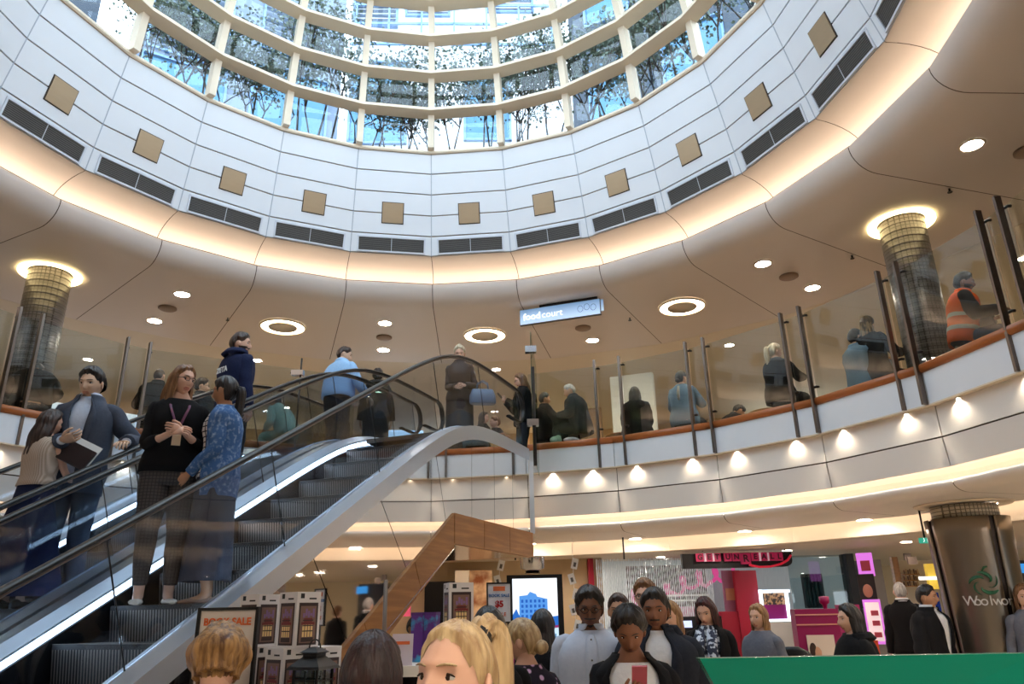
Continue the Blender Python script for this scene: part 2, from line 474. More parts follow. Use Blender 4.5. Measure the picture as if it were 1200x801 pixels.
wall_balcony = struct('wall_balcony', None, None, (CX, CY, 0))
GAP0, GAP1 = R_(12.2), R_(-14.6)
bays = [(GAP0, R_(25.7))] + [(R_(25.7 + 15 * k), R_(40.7 + 15 * k)) for k in range(21)] + [(R_(340.7), R_(345.4))]
F_PROF = [(6.065, 3.70), (6.07, 3.36), (6.10, 3.03)]
nose = [(6.10, 2.892), (6.085, 2.892), (6.08, 2.865)] + arc((6.29, 2.865), 0.21, 0.105, PI, 1.5 * PI, 7)[1:] + [(7.0, 2.76), (7.62, 2.76)]
strip_warm = glow('warm_ledge_strip', (255, 226, 198), LAMPS['strip'])
def bay_shift(prof, a0, a1, inset, mb, mi=0, smooth=False, thick=0.0):
    rows = []
    for r, z in prof:
        A, B = lp(r, a0, z), lp(r, a1, z); e = (B - A).normalized() * inset
        rows.append((A + e, B - e))
    vs = [p for row in rows for p in row]
    mb.add(vs, [(2 * i, 2 * i + 1, 2 * i + 3, 2 * i + 2) for i in range(len(rows) - 1)], mi, smooth)
RAIL_R, RAIL_Z = 6.02, 4.125
rail_sec = [(RAIL_R + 0.075 * math.copysign(abs(math.cos(t)) ** 0.7, math.cos(t)), RAIL_Z + 0.055 * math.copysign(abs(math.sin(t)) ** 0.7, math.sin(t))) for t in [2 * PI * k / 14 for k in range(14)]]
for (a0, a1) in bays:
    for (za, ra, zb, rb) in ((3.70, 6.065, 3.358, 6.068), (3.346, 6.07, 3.03, 6.10)):
        mb = MB(); slab_between(mb, rb, zb, ra, za, 0.006, 0.003, 0.02, 0, a0, a1)
        obj('fascia_panel', mb, M['fascia'], wall_balcony)
    mb = MB(); slab_between(mb, 5.985, 3.715, 5.985, 4.085, 0.005, 0.0, 0.03, 0, a0, a1)
    obj('parapet_panel', mb, M['fascia_white'], wall_balcony)
    mb = MB(); bay_shift([(5.985, 3.715), (5.985, 3.70), (6.09, 3.70)], a0, a1, 0.0, mb)
    obj('ledge_soffit', mb, M['cream'], wall_balcony)
    mb = MB(); bay_shift(nose, a0, a1, 0.005, mb, 0, True)
    obj('soffit_panel', mb, M['fascia'], wall_balcony)
    mb = MB(); bay_shift([(6.10, 3.03), (6.24, 3.035), (6.30, 2.99), (6.31, 2.88), (6.12, 2.87)], a0, a1, 0.0, mb)
    obj('ledge_cove', mb, M['cove'], wall_balcony)
    mb = MB(); bay_shift([(6.15, 2.872), (6.15, 2.884), (6.21, 2.884), (6.21, 2.872)], a0, a1, 0.0, mb)
    obj('light_strip', mb, strip_warm, wall_balcony)
    mb = MB(); bay_shift([(6.09, 3.70), (6.125, 3.032)], a0, a1, 0.0, mb); bay_shift([(6.03, 4.10), (6.03, 3.70)], a0, a1, 0.0, mb)
    bay_shift([(r + .02, z + .02) for r, z in nose[3:]], a0, a1, 0.0, mb); bay_shift([(6.33, 3.03), (6.33, 3.56)], a0, a1, 0, mb); bay_shift([(6.03, 3.72), (6.34, 3.72), (6.34, 3.5)], a0, a1, 0, mb)
    obj('backing', mb, M['seam'], wall_balcony)

for a0, a1 in ((GAP1, R_(-4.3)), (R_(-4.3), GAP0)):
    mb = MB(); bay_shift([(6.10, 3.02), (6.10, 2.80), (6.16, 2.76), (7.0, 2.76), (7.62, 2.76)], a0, a1, 0.004, mb)
    obj('soffit_panel', mb, M['fascia'], wall_balcony)
# ground floor ceiling beyond the soffit: a bright recessed trough and the shop ceiling
mb = MB(); ring_surface(mb, [(7.62, 2.76), (7.62, 3.0), (7.95, 3.0), (7.95, 2.57), (8.02, 2.55), (18.5, 2.57)])
struct('ceiling_lower', mb, M['ceil_in'], (CX, CY, 0))
mb = MB(); ring_surface(mb, [(7.64, 2.78), (7.64, 2.84), (7.69, 2.84)])
tag(obj('trough_light', mb, glow('trough_strip', (255, 229, 206), LAMPS['strip'] * 1.2), None, (CX, CY, 0)), 'long warm light trough curving along the ground floor ceiling before the shops', 'light')

# ------------------------------------------------------------------ lights in the ceilings
trim_m = M['cream']; lens_m = glow('downlight_lens', (255, 241, 228), LAMPS['down'])
ring_m = glow('ring_lens', (255, 232, 196), LAMPS['ring'])
mb = MB(); mb.lathe((0, 0, 0), [(0.115, 0.0), (0.14, 0.0), (0.14, -0.008), (0.112, -0.012), (0.112, 0.0)], 24); dt = mb.mesh('trim_ring'); dt.materials.append(trim_m)
mb = MB(); mb.cyl((0, 0, -0.006), 0.112, 0.004, 24); dl = mb.mesh('lens'); dl.materials.append(lens_m)
def downlight(p, label, s=1.0, grp=None):
    t = thing('downlight', label, 'downlight', p, 0, grp); t.scale = (s, s, s)
    obj('trim_ring', dt, None, t); obj('lens', dl, None, t)
mb = MB(); mb.lathe((0, 0, 0), [(0.145, 0), (0.145, -0.02), (0.12, -0.035), (0.05, -0.04), (0.0, -0.04)], 24); sm_ = mb.mesh('smoke_detector'); sm_.materials.append(mat('detector_plastic', (150, 126, 106), 0.5))
mb = MB(); mb.lathe((0, 0, 0), [(0.25, 0), (0.25, -0.012), (0.375, -0.012), (0.375, 0)], 40); rl = mb.mesh('ring_lens'); rl.materials.append(ring_m)
mb = MB(); mb.lathe((0, 0, 0), [(0.0, -0.004), (0.25, -0.004), (0.25, -0.03), (0.245, -0.03), (0.245, -0.004)], 40); mb.lathe((0, 0, 0), [(0.375, 0), (0.375, -0.03), (0.40, -0.03), (0.40, 0)], 40); rt = mb.mesh('ring_trim'); rt.materials.append(trim_m)
SIDE = {-70.7: 'at the far left, past the tiled column', -40.7: 'left of the escalators', -10.7: 'above the escalator top', 19.3: 'near the hanging food court sign', 49.3: 'right of the food court sign', 79.3: 'at the right edge above the balcony'}
for a, where in SIDE.items():
    for r, z, nm in ((6.42, 6.513, 'nearest the curved lip'), (7.87, 6.513, 'second row back from the lip'), (9.0, 6.748, 'third row back, over the food court')):
        if (a > 70 and r > 7) or (a < -60 and r != 7.87): continue
        downlight(pol(r, R_(a), z), 'downlight %s, %s' % (where, nm), 1.0, 'ceiling downlights of the upper level')
    o = obj('smoke_detector', sm_, None, None, pol(7.15, R_(a), 6.514)); tag(o, 'flat brown round ceiling detector between two downlights, %s' % where, 'detector', 'ceiling detectors')
for a, where in ((-25.4, 'left of centre above the man in the blue shirt'), (4.5, 'at centre above the woman in the leather dress'), (34.4, 'right of the hanging food court sign')):
    t = thing('ring_light', 'glowing ring shaped ceiling light %s' % where, 'ceiling light', pol(7.05, R_(a), 6.513), 0, 'ring lights')
    obj('ring_lens', rl, None, t); obj('ring_trim', rt, None, t)
fc = [(9.9, 4), (9.9, -26), (10.2, 33), (11.5, -12), (11.5, 20), (11.8, 50), (11.6, -42), (13.2, 5), (13.2, -28), (13.4, 36), (13.4, -58), (10.4, -62), (10.3, 63), (12.6, 75)]
for n_, (r, a) in enumerate(fc):
    downlight(pol(r, R_(a), 6.748), 'small downlight deep in the food court ceiling, %s from the left' % ORD[sorted(x[1] for x in fc).index(a)], 0.8, 'deep food court downlights')
# sprinkler heads
for n_, (a, r) in enumerate(((-33, 7.05), (26.6, 7.05), (57, 7.3), (-3, 8.2), (72, 6.9))):
    mb = MB(); mb.cyl((0, 0, -0.05), 0.012, 0.05, 8); mb.cyl((0, 0, -0.055), 0.03, 0.008, 10)
    tag(obj('sprinkler', mb, M['black'], None, pol(r, R_(a), 6.515)), 'tiny dark sprinkler head on the ring ceiling, %s from the left' % ORD[[-33, -3, 26.6, 57, 72].index(a)], 'sprinkler', 'sprinkler heads')
# ledge spotlights under the parapet
sp_m = glow('spot_lens', (255, 238, 210), 30)
mb = MB(); mb.cyl((0, 0, -0.006), 0.026, 0.006, 12, 1); mb.lathe((0, 0, 0), [(0.026, 0), (0.036, 0), (0.036, -0.01), (0.026, -0.01)], 12, 0); sl = mb.mesh('ledge_spotlight'); sl.materials.append(M['chrome']); sl.materials.append(sp_m)
spot_a = [16.0, 22.2] + [25.7 + 15 * k + d for k in range(10) for d in (3.2, 11.6)] + [-19.3 - 15 * k + d for k in range(4) for d in (3.2, 11.6)][1:]
for a in spot_a:
    o = obj('ledge_spotlight', sl, None, None, pol(6.035, R_(a), 3.70))
    side = 'right of the escalator' if a > 0 else 'behind the escalators'
    tag(o, 'small spotlight under the white parapet, %s, %s from the left' % (side, ORD[sorted(x for x in spot_a if (x > 0) == (a > 0)).index(a)]), 'spotlight', 'parapet spotlights')
    L = bpy.data.lights.new('ledge_lamp', 'SPOT'); L.energy = LAMPS['ledge'] * 7; L.color = (1.0, 0.86, 0.66); L.spot_size = R_(130); L.spot_blend = 0.9; L.shadow_soft_size = 0.02
    lo = bpy.data.objects.new('lamp', L); COL.objects.link(lo); lo.parent = o; lo.location = (0, 0, -0.02)
# ground soffit downlights
for n_, a in enumerate((10, 24, 38, 52, 66, -20, -35)):
    downlight(pol(7.5, R_(a), 2.758), 'flat downlight in the low soffit of the ground floor, %s from the left' % ORD[sorted((10, 24, 38, 52, 66, -20, -35)).index(a)], 0.9, 'ground floor soffit lights')
rear_fill = (84, 102, 120, 138, 156, 174, 192, 210, 228, 246, 264)  # unseen downlights, added so that light falls on the crowd's faces
for n_, a in enumerate(rear_fill):
    downlight(pol(6.9, R_(a), 2.758), 'added unseen soffit downlight on the near side of the atrium, %s going clockwise' % ORD[n_], 1.0, 'added near side soffit lights')
gshop = [(9.2, 14), (9.2, 24), (9.3, 38), (9.3, 50), (11.6, 56), (12.6, 58), (13.6, 59.5), (14.8, 61), (11.6, 64), (13.0, 66), (9.4, 6), (9.4, -4), (9.6, 100), (9.6, 112), (9.6, 124), (9.6, 136)]  # the last four are out of view, added to brighten the teal wall
for n_, (r, a) in enumerate(gshop):
    downlight(pol(r, R_(a), 2.548 + (r - 8.02) * 0.0019), 'shop downlight on the ground floor, number %s counting from the left' % ORD[sorted(range(len(gshop)), key=lambda i: gshop[i][1]).index(n_)], 0.75, 'shop ceiling downlights')

# ------------------------------------------------------------------ tiled columns of the upper level
tile_m = mat('mosaic_tile', (92, 88, 88), 0.34, 0.1, rgb2=(48, 44, 42), kind='check', scale=10)
def column(a, label):
    t = thing('tiled_column', label, 'column', pol(7.05, R_(a), F1), 0); t['kind'] = 'structure'
    mb = MB(); mb.cyl((0, 0, 0), 0.285, 3.0, 40); obj('shaft', mb, tile_m, t)
    mb = MB()
    for k in range(29):
        mb.lathe((0, 0, 0.05 + k * 0.1), [(0.285, -0.004), (0.2875, -0.002), (0.2875, 0.002), (0.285, 0.004)], 40)
    gr = obj('tile_joints', mb, mat('tile_grout', (128, 122, 118), 0.6), t); gr['kind'] = 'stuff'
    l = thing('column_light', 'glowing light collar on the ' + label, 'light', pol(7.05, R_(a), 6.513))
    mb = MB(); mb.lathe((0, 0, 0), [(0.30, -0.004), (0.40, -0.012), (0.405, -0.03), (0.42, -0.03), (0.42, 0)], 40); obj('collar', mb, glow('collar_lens', (255, 226, 160), LAMPS['ring'] * .4), l)
column(-55.2, 'grey mosaic tiled column behind the left balcony glass')
column(64.8, 'grey mosaic tiled column behind the right balcony glass')

# ------------------------------------------------------------------ balcony balustrades
PAIRS_R = [(23.6, 27.6), (38.3, 41.1), (53.3, 56.1), (67.9, 70.5), (82.3, 85.0), (97.2, 100.0), (112.2, 115.0), (127.2, 130.0)]
PAIRS_L = [(-48.2, -45.2), (-62.0, -59.2), (-77, -74), (-92, -89), (-107, -104)]
PT, PB = 5.45, 3.71
def balustrade(name_label, pairs, ends, railbays):
    t = thing('glass_balustrade', name_label, 'balustrade', (CX, CY, F1), 0)
    off = Vector((0, 0, -F1))
    flat = sorted([x for p in pairs for x in p])
    for a in flat:
        ar = R_(a); mb = MB()
        e = Vector((math.cos(ar), -math.sin(ar), 0)); n = Vector((math.sin(ar), math.cos(ar), 0))
        c0 = lp(5.945, ar, PB) + off; c1 = lp(5.945, ar, PT) + off
        mb.hexa([c0 - e * .016 - n * .035, c0 + e * .016 - n * .035, c0 + e * .016 + n * .035, c0 - e * .016 + n * .035], [c1 - e * .016 - n * .035, c1 + e * .016 - n * .035, c1 + e * .016 + n * .035, c1 - e * .016 + n * .035])
        post = obj('post', mb, M['steel'], t)
        for z in (4.32, 5.32):
            mb = MB(); p = lp(5.96, ar, z) + off; mb.tube([p, p + n * .035, p + n * .04 + e * .045, p + n * .07 + e * .05], 0.017, 8)
            obj('standoff', mb, M['black'], post)
    xs = [ends[0]] + flat + [ends[1]]
    for k in range(len(xs) - 1):
        a0, a1 = R_(xs[k]), R_(xs[k + 1]); mb = MB()
        g = R_(0.12)
        r = 6.03
        A, B = lp(r, a0 + g, 4.165) + off, lp(r, a1 - g, 4.165) + off
        A2, B2 = lp(r, a0 + g, 5.37) + off, lp(r, a1 - g, 5.37) + off
        n = lp(1, (a0 + a1) / 2, 0) * 0.012
        mb.hexa([A, B, B + n, A + n], [A2, B2, B2 + n, A2 + n]); obj('glass_pane', mb, M['glass'], t)
    for (b0, b1) in railbays:
        mb = MB(); rings = []
        for a in (b0, b1):
            rings.append([lp(r, R_(a), z) + off for r, z in rail_sec])
        mb.loft(rings, 0, True, True, True); obj('wood_rail', mb, M['wood_rail'], t)
    return t
balustrade('long glass balustrade with steel posts and wooden rail, right of the escalator', PAIRS_R, (12.4, 142), [(12.2, 25.7)] + [(25.7 + 15 * k, 40.7 + 15 * k) for k in range(8)])
balustrade('glass balustrade with steel posts and wooden rail, behind the escalators', PAIRS_L, (-122, -14.8), [(-19.3, -14.6)] + [(-34.3 - 15 * k, -19.3 - 15 * k) for k in range(7)])
# ------------------------------------------------------------------ escalators
STEP_L, RISE, RUN = 1.125, 0.2309, 0.40
SLOPE = RISE / RUN
S_TOP, S_BOT = 7.276, 1.125
def hand_z(s):            # handrail height profile, eased at both ends
    lo = 0.0 + 0.98; hi = F1 + 0.98
    z = 0.98 + (s - S_BOT) * SLOPE
    k = 0.20
    z = -k * math.log(math.exp(-z / k) + math.exp(-hi / k)) if z < hi + 3 else hi   # soft min
    z = k * math.log(math.exp(min(50, z / k)) + math.exp(lo / k))
    return z
def deck_z(s): return hand_z(s) - 0.83
esc_black = mat('escalator_skirt', (22, 24, 28), 0.3, 0.5)
esc_alu = mat('escalator_aluminium', (206, 214, 224), 0.32, 0.8, var=0.05)
esc_dark = mat('escalator_inner', (64, 74, 88), 0.3, 0.7)
led_m = glow('skirt_led', (206, 232, 255), 9.0)
mirror_m = mat('mirror_steel', (238, 234, 230), 0.03, 1.0, var=0.03, scale=1.2, bump=0.012)
def groove_mat():
    return mat('step_tread', (62, 58, 58), 0.45, 0.6, kind='lines', scale=26, rgb2=(18, 17, 18))
def escalator(label, ac, clad):
    """local x across, local y along the run; ac is the middle of the step band"""
    s0 = 0.35
    base = esc(ac, s0, 0)
    t = thing('escalator', label, 'escalator', base, -AL)
    Lp = lambda x, s, z: Vector((x, s - s0, z))
    hw = 0.62
    # steps
    mb = MB()
    mb.add([(-.5, 0, 0), (.5, 0, 0), (.5, .4, 0), (-.5, .4, 0), (-.5, 0, -.03), (.5, 0, -.03), (.5, .03, -.235), (-.5, .03, -.235)],
           [(0, 1, 2, 3), (4, 5, 1, 0), (7, 6, 5, 4)], 0)
    for k in range(40):
        x = -.49 + k * .0251
        mb.add([(x, -.004, -.03), (x + .010, -.004, -.03), (x + .010, .024, -.232), (x, .024, -.232)], [(3, 2, 1, 0)], 1)
        mb.add([(x, 0.0, .002), (x + .010, 0.0, .002), (x + .010, .4, .002), (x, .4, .002)], [(0, 1, 2, 3)], 1)
    mb.add([(-.5, -.003, .003), (.5, -.003, .003), (.5, .012, .003), (-.5, .012, .003)], [(0, 1, 2, 3)], 2)
    sm = mb.mesh('step'); sm.materials.append(mat('step_metal', (52, 49, 50), 0.5, 0.4)); sm.materials.append(mat('step_rib', (132, 124, 120), 0.4, 0.5)); sm.materials.append(mat('step_edge', (186, 178, 164), 0.5, 0.2))
    k = 0
    while True:
        z = 0.123 + RISE * k; s = S_BOT + 0.213 + RUN * k
        if z > F1 - 0.02: break
        obj('step', sm, None, t, Lp(0, s, z)); k += 1
    for sa, sb, z in ((S_BOT - .8, S_BOT + .2, 0.012), (s, 9.45, F1)):
        mb = MB(); mb.hexa([Lp(-.5, sa, z - .05), Lp(.5, sa, z - .05), Lp(.5, sb, z - .05), Lp(-.5, sb, z - .05)], [Lp(-.5, sa, z), Lp(.5, sa, z), Lp(.5, sb, z), Lp(-.5, sb, z)])
        obj('landing_plate', mb, M['steel'], t)
    ss = [0.6 + i * 0.2 for i in range(44)] + [9.36]
    for sg in (-1, 1):
        x = hw * sg
        # handrail with rounded newels
        pts = [Lp(x, s, hand_z(s)) for s in ss]
        ze = hand_z(9.36)
        r = 0.22
        pts += [Lp(x, 9.36 + r * math.sin(q_), ze - r + r * math.cos(q_)) for q_ in [PI * k / 8 for k in range(1, 9)]] + [Lp(x, 9.0, ze - 2 * r)]
        z0 = hand_z(0.6)
        pre = [Lp(x, 0.9, z0 - 2 * r)] + [Lp(x, 0.6 - r * math.sin(q_), z0 - r - r * math.cos(q_)) for q_ in [PI * k / 8 for k in range(0, 8)]]
        mb = MB(); mb.tube(pre + pts, [(0.036, 0.017)] * (len(pre) + len(pts)), 10, 0, True, None, (1, 0, 0))
        hr = obj('handrail', mb, M['rubber'], t)
        mb = MB(); mb.tube([p + Vector((0, 0, -.022)) for p in pts[:45]], [(0.022, 0.009)] * 45, 6, 0, True, None, (1, 0, 0))
        obj('handrail_guide', mb, M['steel'], hr)
        # glass, in separate sheets
        edges = [0.62, 1.9, 3.15, 4.4, 5.65, 6.9, 8.1, 9.42]
        for e0, e1 in zip(edges[:-1], edges[1:]):
            mb = MB(); n = 7; lo, hi = [], []
            sk = 0.12            # the joints lean
            for i in range(n + 1):
                s = e0 + 0.006 + (e1 - e0 - 0.012) * i / n
                lo.append(Lp(x, s + sk, deck_z(s + sk) + .01)); hi.append(Lp(x, s - sk, hand_z(s - sk) - .035))
            vs = lo + hi + [p + Vector((.01 * sg, 0, 0)) for p in lo + hi]; m_ = n + 1
            fs = [(i, i + 1, m_ + i + 1, m_ + i) for i in range(n)] + [(2 * m_ + i, 3 * m_ + i, 3 * m_ + i + 1, 2 * m_ + i + 1) for i in range(n)]
            fs += [(0, m_, 3 * m_, 2 * m_), (m_ - 1, 3 * m_ - 1, 4 * m_ - 1, 2 * m_ - 1)]
            mb.add(vs, fs); obj('glass_panel', mb, M['escglass'], t)
            mb = MB(); a_, b_ = lo[-1], hi[-1]
            mb.tube([a_ + Vector((.005 * sg, .006, 0)), b_ + Vector((.005 * sg, .006, 0))], 0.005, 5); obj('glass_joint', mb, M['black'], t)
        # decks: bright aluminium capping outside and inside, dark skirt with a light line
        def strip(name, prof, m, s_list=None):
            mb = MB(); rows = []
            for s in (s_list or ss):
                d = deck_z(s)
                rows.append([Lp(x + sg * px, s, d + pz) for px, pz in prof])
            mb.loft(rows, 0, True, True, False); return obj(name, mb, m, t)
        if sg > 0 or not clad or True:
            strip('outer_deck', [(0.0, 0.0), (0.155, -.0), (0.155, -0.16), (0.0, -0.16)], esc_alu)
        strip('inner_deck', [(0.0, 0.015), (0.0, -0.10), (-0.10, -0.10), (-0.108, -0.035)], esc_alu)
        strip('light_line', [(-0.100, -0.055), (-0.109, -0.055), (-0.113, -0.10), (-0.104, -0.10)], led_m, [s for s in ss if 1.0 < s < 9.2])
        strip('skirt', [(-0.09, -0.10), (-0.108, -0.115), (-0.115, -0.38), (-0.06, -0.38)], esc_black)
    return t, Lp
e1, L1 = escalator('nearer escalator with mirrored flank, two women standing on it', -4.06, True)
e2, L2 = escalator('farther escalator, carrying the man in the grey suit', -5.665, False)
# flank of the nearer one: mirrored sheets and timber boards
XO = 0.775
def under_z(s):     # lower edge of the mirrored sheets
    top = 2.60
    return min(top, 2.60 - (6.99 - s) * 0.615) if s < 6.99 else top
cuts = [2.2, 3.1, 4.0, 4.9, 5.8, 6.7, 7.45, 8.1, 8.7, 9.32]
for a_, b_ in zip(cuts[:-1], cuts[1:]):
    n = 6; lo, hi = [], []
    for i in range(n + 1):
        s = a_ + 0.004 + (b_ - a_ - 0.008) * i / n
        kk = lambda c: .24 * max(0.0, min(1.0, (7.1 - c) / .8))
        sh = lerp(kk(a_), kk(b_), i / n)
        lo.append(L1(XO, s + sh, max(0.0, under_z(s + sh)))); hi.append(L1(XO, s - sh, deck_z(s - sh) - .16))
    m_ = n + 1; vs = lo + hi + [p - Vector((.015, 0, 0)) for p in lo + hi]
    fs = [(i, i + 1, m_ + i + 1, m_ + i) for i in range(n)] + [(2 * m_ + i, 3 * m_ + i, 3 * m_ + i + 1, 2 * m_ + i + 1) for i in range(n)] + [(0, m_, 3 * m_, 2 * m_), (m_ - 1, 3 * m_ - 1, 4 * m_ - 1, 2 * m_ - 1)]
    mb = MB(); mb.add(vs, fs); obj('mirror_panel', mb, mirror_m, e1)
# timber boards along the lower edge
tc = [2.95, 3.75, 4.55, 5.35, 6.15, 6.975]
for a_, b_ in zip(tc[:-1], tc[1:]):
    mb = MB(); g = 0.005
    q_ = [(a_ + g, under_z(a_)), (b_ - g, under_z(b_))]
    th = 0.335
    bt = [L1(XO + .02, s + (.14 if s < 6.9 else 0), z + (.086 if s < 6.9 else 0) - th) for s, z in q_] ; tp = [L1(XO + .02, s, z) for s, z in q_]
    bk = [p - Vector((.06, 0, 0)) for p in bt]; tk = [p - Vector((.06, 0, 0)) for p in tp]
    mb.hexa([bt[0], bt[1], bk[1], bk[0]], [tp[0], tp[1], tk[1], tk[0]]); obj('timber_board', mb, M['wood_trim'], e1)
for a_, b_ in ((6.985, 7.74), (7.75, 8.52), (8.53, 9.30)):
    mb = MB(); z0, z1 = 2.30, 2.60
    mb.hexa([L1(XO + .02, a_, z0), L1(XO + .02, b_, z0), L1(XO - .04, b_, z0), L1(XO - .04, a_, z0)], [L1(XO + .02, a_, z1), L1(XO + .02, b_, z1), L1(XO - .04, b_, z1), L1(XO - .04, a_, z1)])
    obj('timber_board', mb, M['wood_trim'], e1)
mb = MB(); mb.hexa([L1(XO + .02, 9.305, 2.30), L1(XO + .02, 9.36, 2.30), L1(-2.4, 9.36, 2.30), L1(-2.4, 9.305, 2.30)], [L1(XO + .02, 9.305, 2.60), L1(XO + .02, 9.36, 2.60), L1(-2.4, 9.36, 2.60), L1(-2.4, 9.305, 2.60)])
obj('timber_end', mb, M['wood_trim'], e1)
for prof in ([(2.2, 0.0), (6.98, 2.31)],):
    mb = MB(); vs = [L1(XO + .022, s, max(0, under_z(s) - .335 - .012)) for s in (3.0, 6.98)] + [L1(XO + .022, s, max(0, under_z(s) - .335 + .006)) for s in (3.0, 6.98)]
    bk = [p - Vector((.03, 0, 0)) for p in vs]
    mb.hexa([vs[0], vs[1], bk[1], bk[0]], [vs[2], vs[3], bk[3], bk[2]]); obj('edge_trim', mb, M['chrome'], e1)
# undersides
mb = MB(); rows = []
for s, z in ((2.9, 0.02), (6.98, 2.30), (9.33, 2.30)):
    rows.append([L1(XO - .05, s, z), L1(-2.4, s, z)])
for i in range(2):
    mb.add([rows[i][0], rows[i][1], rows[i + 1][1], rows[i + 1][0]], [(0, 1, 2, 3)])
obj('underside_panel', mb, mat('underside_steel', (120, 104, 90), 0.15, 0.9), e1)
# inner truss sides so the run is closed from beneath
for E_, Lf, xs in ((e1, L1, (-0.77,)), (e2, L2, (-0.77, 0.77))):
    for x in xs:
        mb = MB(); n = 20; lo, hi = [], []
        for i in range(n + 1):
            s = 0.8 + (9.3 - 0.8) * i / n
            lo.append(Lf(x, s, max(0.0, under_z(s) - .3))); hi.append(Lf(x, s, deck_z(s) - .15))
        mb.add(lo + hi, [(i, i + 1, n + 2 + i, n + 1 + i) for i in range(n)]); obj('truss_side', mb, M['steel_dark'] if x > -0.7 or E_ is e1 else esc_alu, E_)
# landing bridge between the escalators and the ring
mb = MB()
P0, P1 = esc(-6.45, 8.0, 0), esc(-3.285, 9.33, 0)
A = [esc(-6.45, 9.33, 0), esc(-3.285, 9.33, 0), pol(6.4, GAP0, 0), pol(6.6, R_(-4), 0), pol(6.4, GAP1, 0)]
lo = [Vector((p.x, p.y, 3.02)) for p in A]; hi = [Vector((p.x, p.y, F1 - .002)) for p in A]
mb.add(lo + hi, [(4, 3, 2, 1, 0), (5, 6, 7, 8, 9)] + [(i, (i + 1) % 5, 5 + (i + 1) % 5, 5 + i) for i in range(5)])
struct('floor_landing', mb, M['fascia'])
mb = MB()
c = Vector((0.215, 9.99, 0)); d = Vector((0.28, 1.9, 0)).normalized()
mb.hexa([c + Vector((-.05, 0, 2.6)), c + Vector((.035, 0, 2.6)), c + Vector((.035, .05, 2.6)), c + Vector((-.05, .05, 2.6))], [c + Vector((-.05, 0, 3.54)), c + Vector((.035, 0, 3.54)), c + Vector((.035, .05, 3.54)), c + Vector((-.05, .05, 3.54))])
struct('trim_2', mb, M['fascia_white'])
# glass screen beside the landing
t = thing('glass_screen', 'tall frameless glass screen with metal clamps, between the escalator top and the balcony', 'screen', (0.26, 10.1, F1))
e0, e1_ = Vector((0, 0, 0)), Vector((0.12, 1.68, 0)); n = Vector((.012, 0, 0))
mb = MB(); mb.hexa([e0 + Vector((0, 0, .1)), e1_ + Vector((0, 0, .1)), e1_ + n + Vector((0, 0, .1)), e0 + n + Vector((0, 0, .1))], [e0 + Vector((0, 0, 1.9)), e1_ + Vector((0, 0, 1.9)), e1_ + n + Vector((0, 0, 1.9)), e0 + n + Vector((0, 0, 1.9))])
obj('glass_pane', mb, pane_mat('green_glass', (176, 196, 184), 0.10, 0.6), t)
mb = MB(); mb.box((0.03, 0.25, 0.72), (0.05, 0.05, 1.44)); obj('post', mb, M['steel_dark'], t)
for z in (1.62, 0.55):
    mb = MB(); mb.box((0.005, 0.0, z), (0.16, 0.10, 0.09)); obj('clamp', mb, M['chrome'], t)
# ------------------------------------------------------------------ people
def lerp(a, b, t): return a + (b - a) * t
def sstep(a, b, x):
    t = min(1, max(0, (x - a) / (b - a))); return t * t * (3 - 2 * t)
def g2(x, y, sx, sy): return math.exp(-(x / sx) ** 2 - (y / sy) ** 2)

def head_point(d, off=0.0, fem=0.0, nose=1.0):
    """surface of a head in metres; d is a unit direction, +y is the face"""
    x, y, z = d
    X, Y, Z = 0.0745 * x, 0.097 * y, 0.117 * z
    t = max(0.0, -z)
    X *= 1 - (0.30 + 0.06 * fem) * t ** 1.6
    if y > 0: Y *= 1 - 0.13 * t ** 1.5
    else: Y *= 1 - 0.50 * t ** 1.3
    if z > 0.3: X *= 1 - 0.06 * (z - 0.3)
    if y > 0:
        f = y ** 1.2
        X *= 1 - 0.10 * f * (1 - abs(z)) * abs(x)
    P = Vector((X, Y, Z))
    if off == 0.0 and y > 0.2:
        dy = 0.0
        dy += nose * 0.021 * math.exp(-(X / 0.0105) ** 2) * sstep(0.022, -0.030, Z) * sstep(-0.050, -0.036, Z)
        dy += nose * 0.006 * g2(abs(X) - 0.011, Z + 0.037, 0.007, 0.008)
        dy -= 0.011 * g2(abs(X) - 0.031, Z - 0.006, 0.016, 0.013)
        dy += 0.005 * math.exp(-((Z - 0.030) / 0.010) ** 2) * (1 if abs(X) < 0.05 else 0)
        dy += 0.004 * g2(abs(X) - 0.040, Z + 0.026, 0.018, 0.018)
        dy += 0.0075 * g2(X, Z + 0.0605, 0.022, 0.007) + 0.007 * g2(X, Z + 0.0745, 0.018, 0.006)
        dy -= 0.004 * g2(X, Z + 0.0675, 0.026, 0.0025)
        dy -= 0.005 * g2(X, Z + 0.086, 0.02, 0.006)
        dy += 0.009 * g2(X, Z + 0.103, 0.02, 0.013)
        P.y += dy
    n = Vector((x / 0.0745, y / 0.097, z / 0.117)).normalized()
    return P + n * off

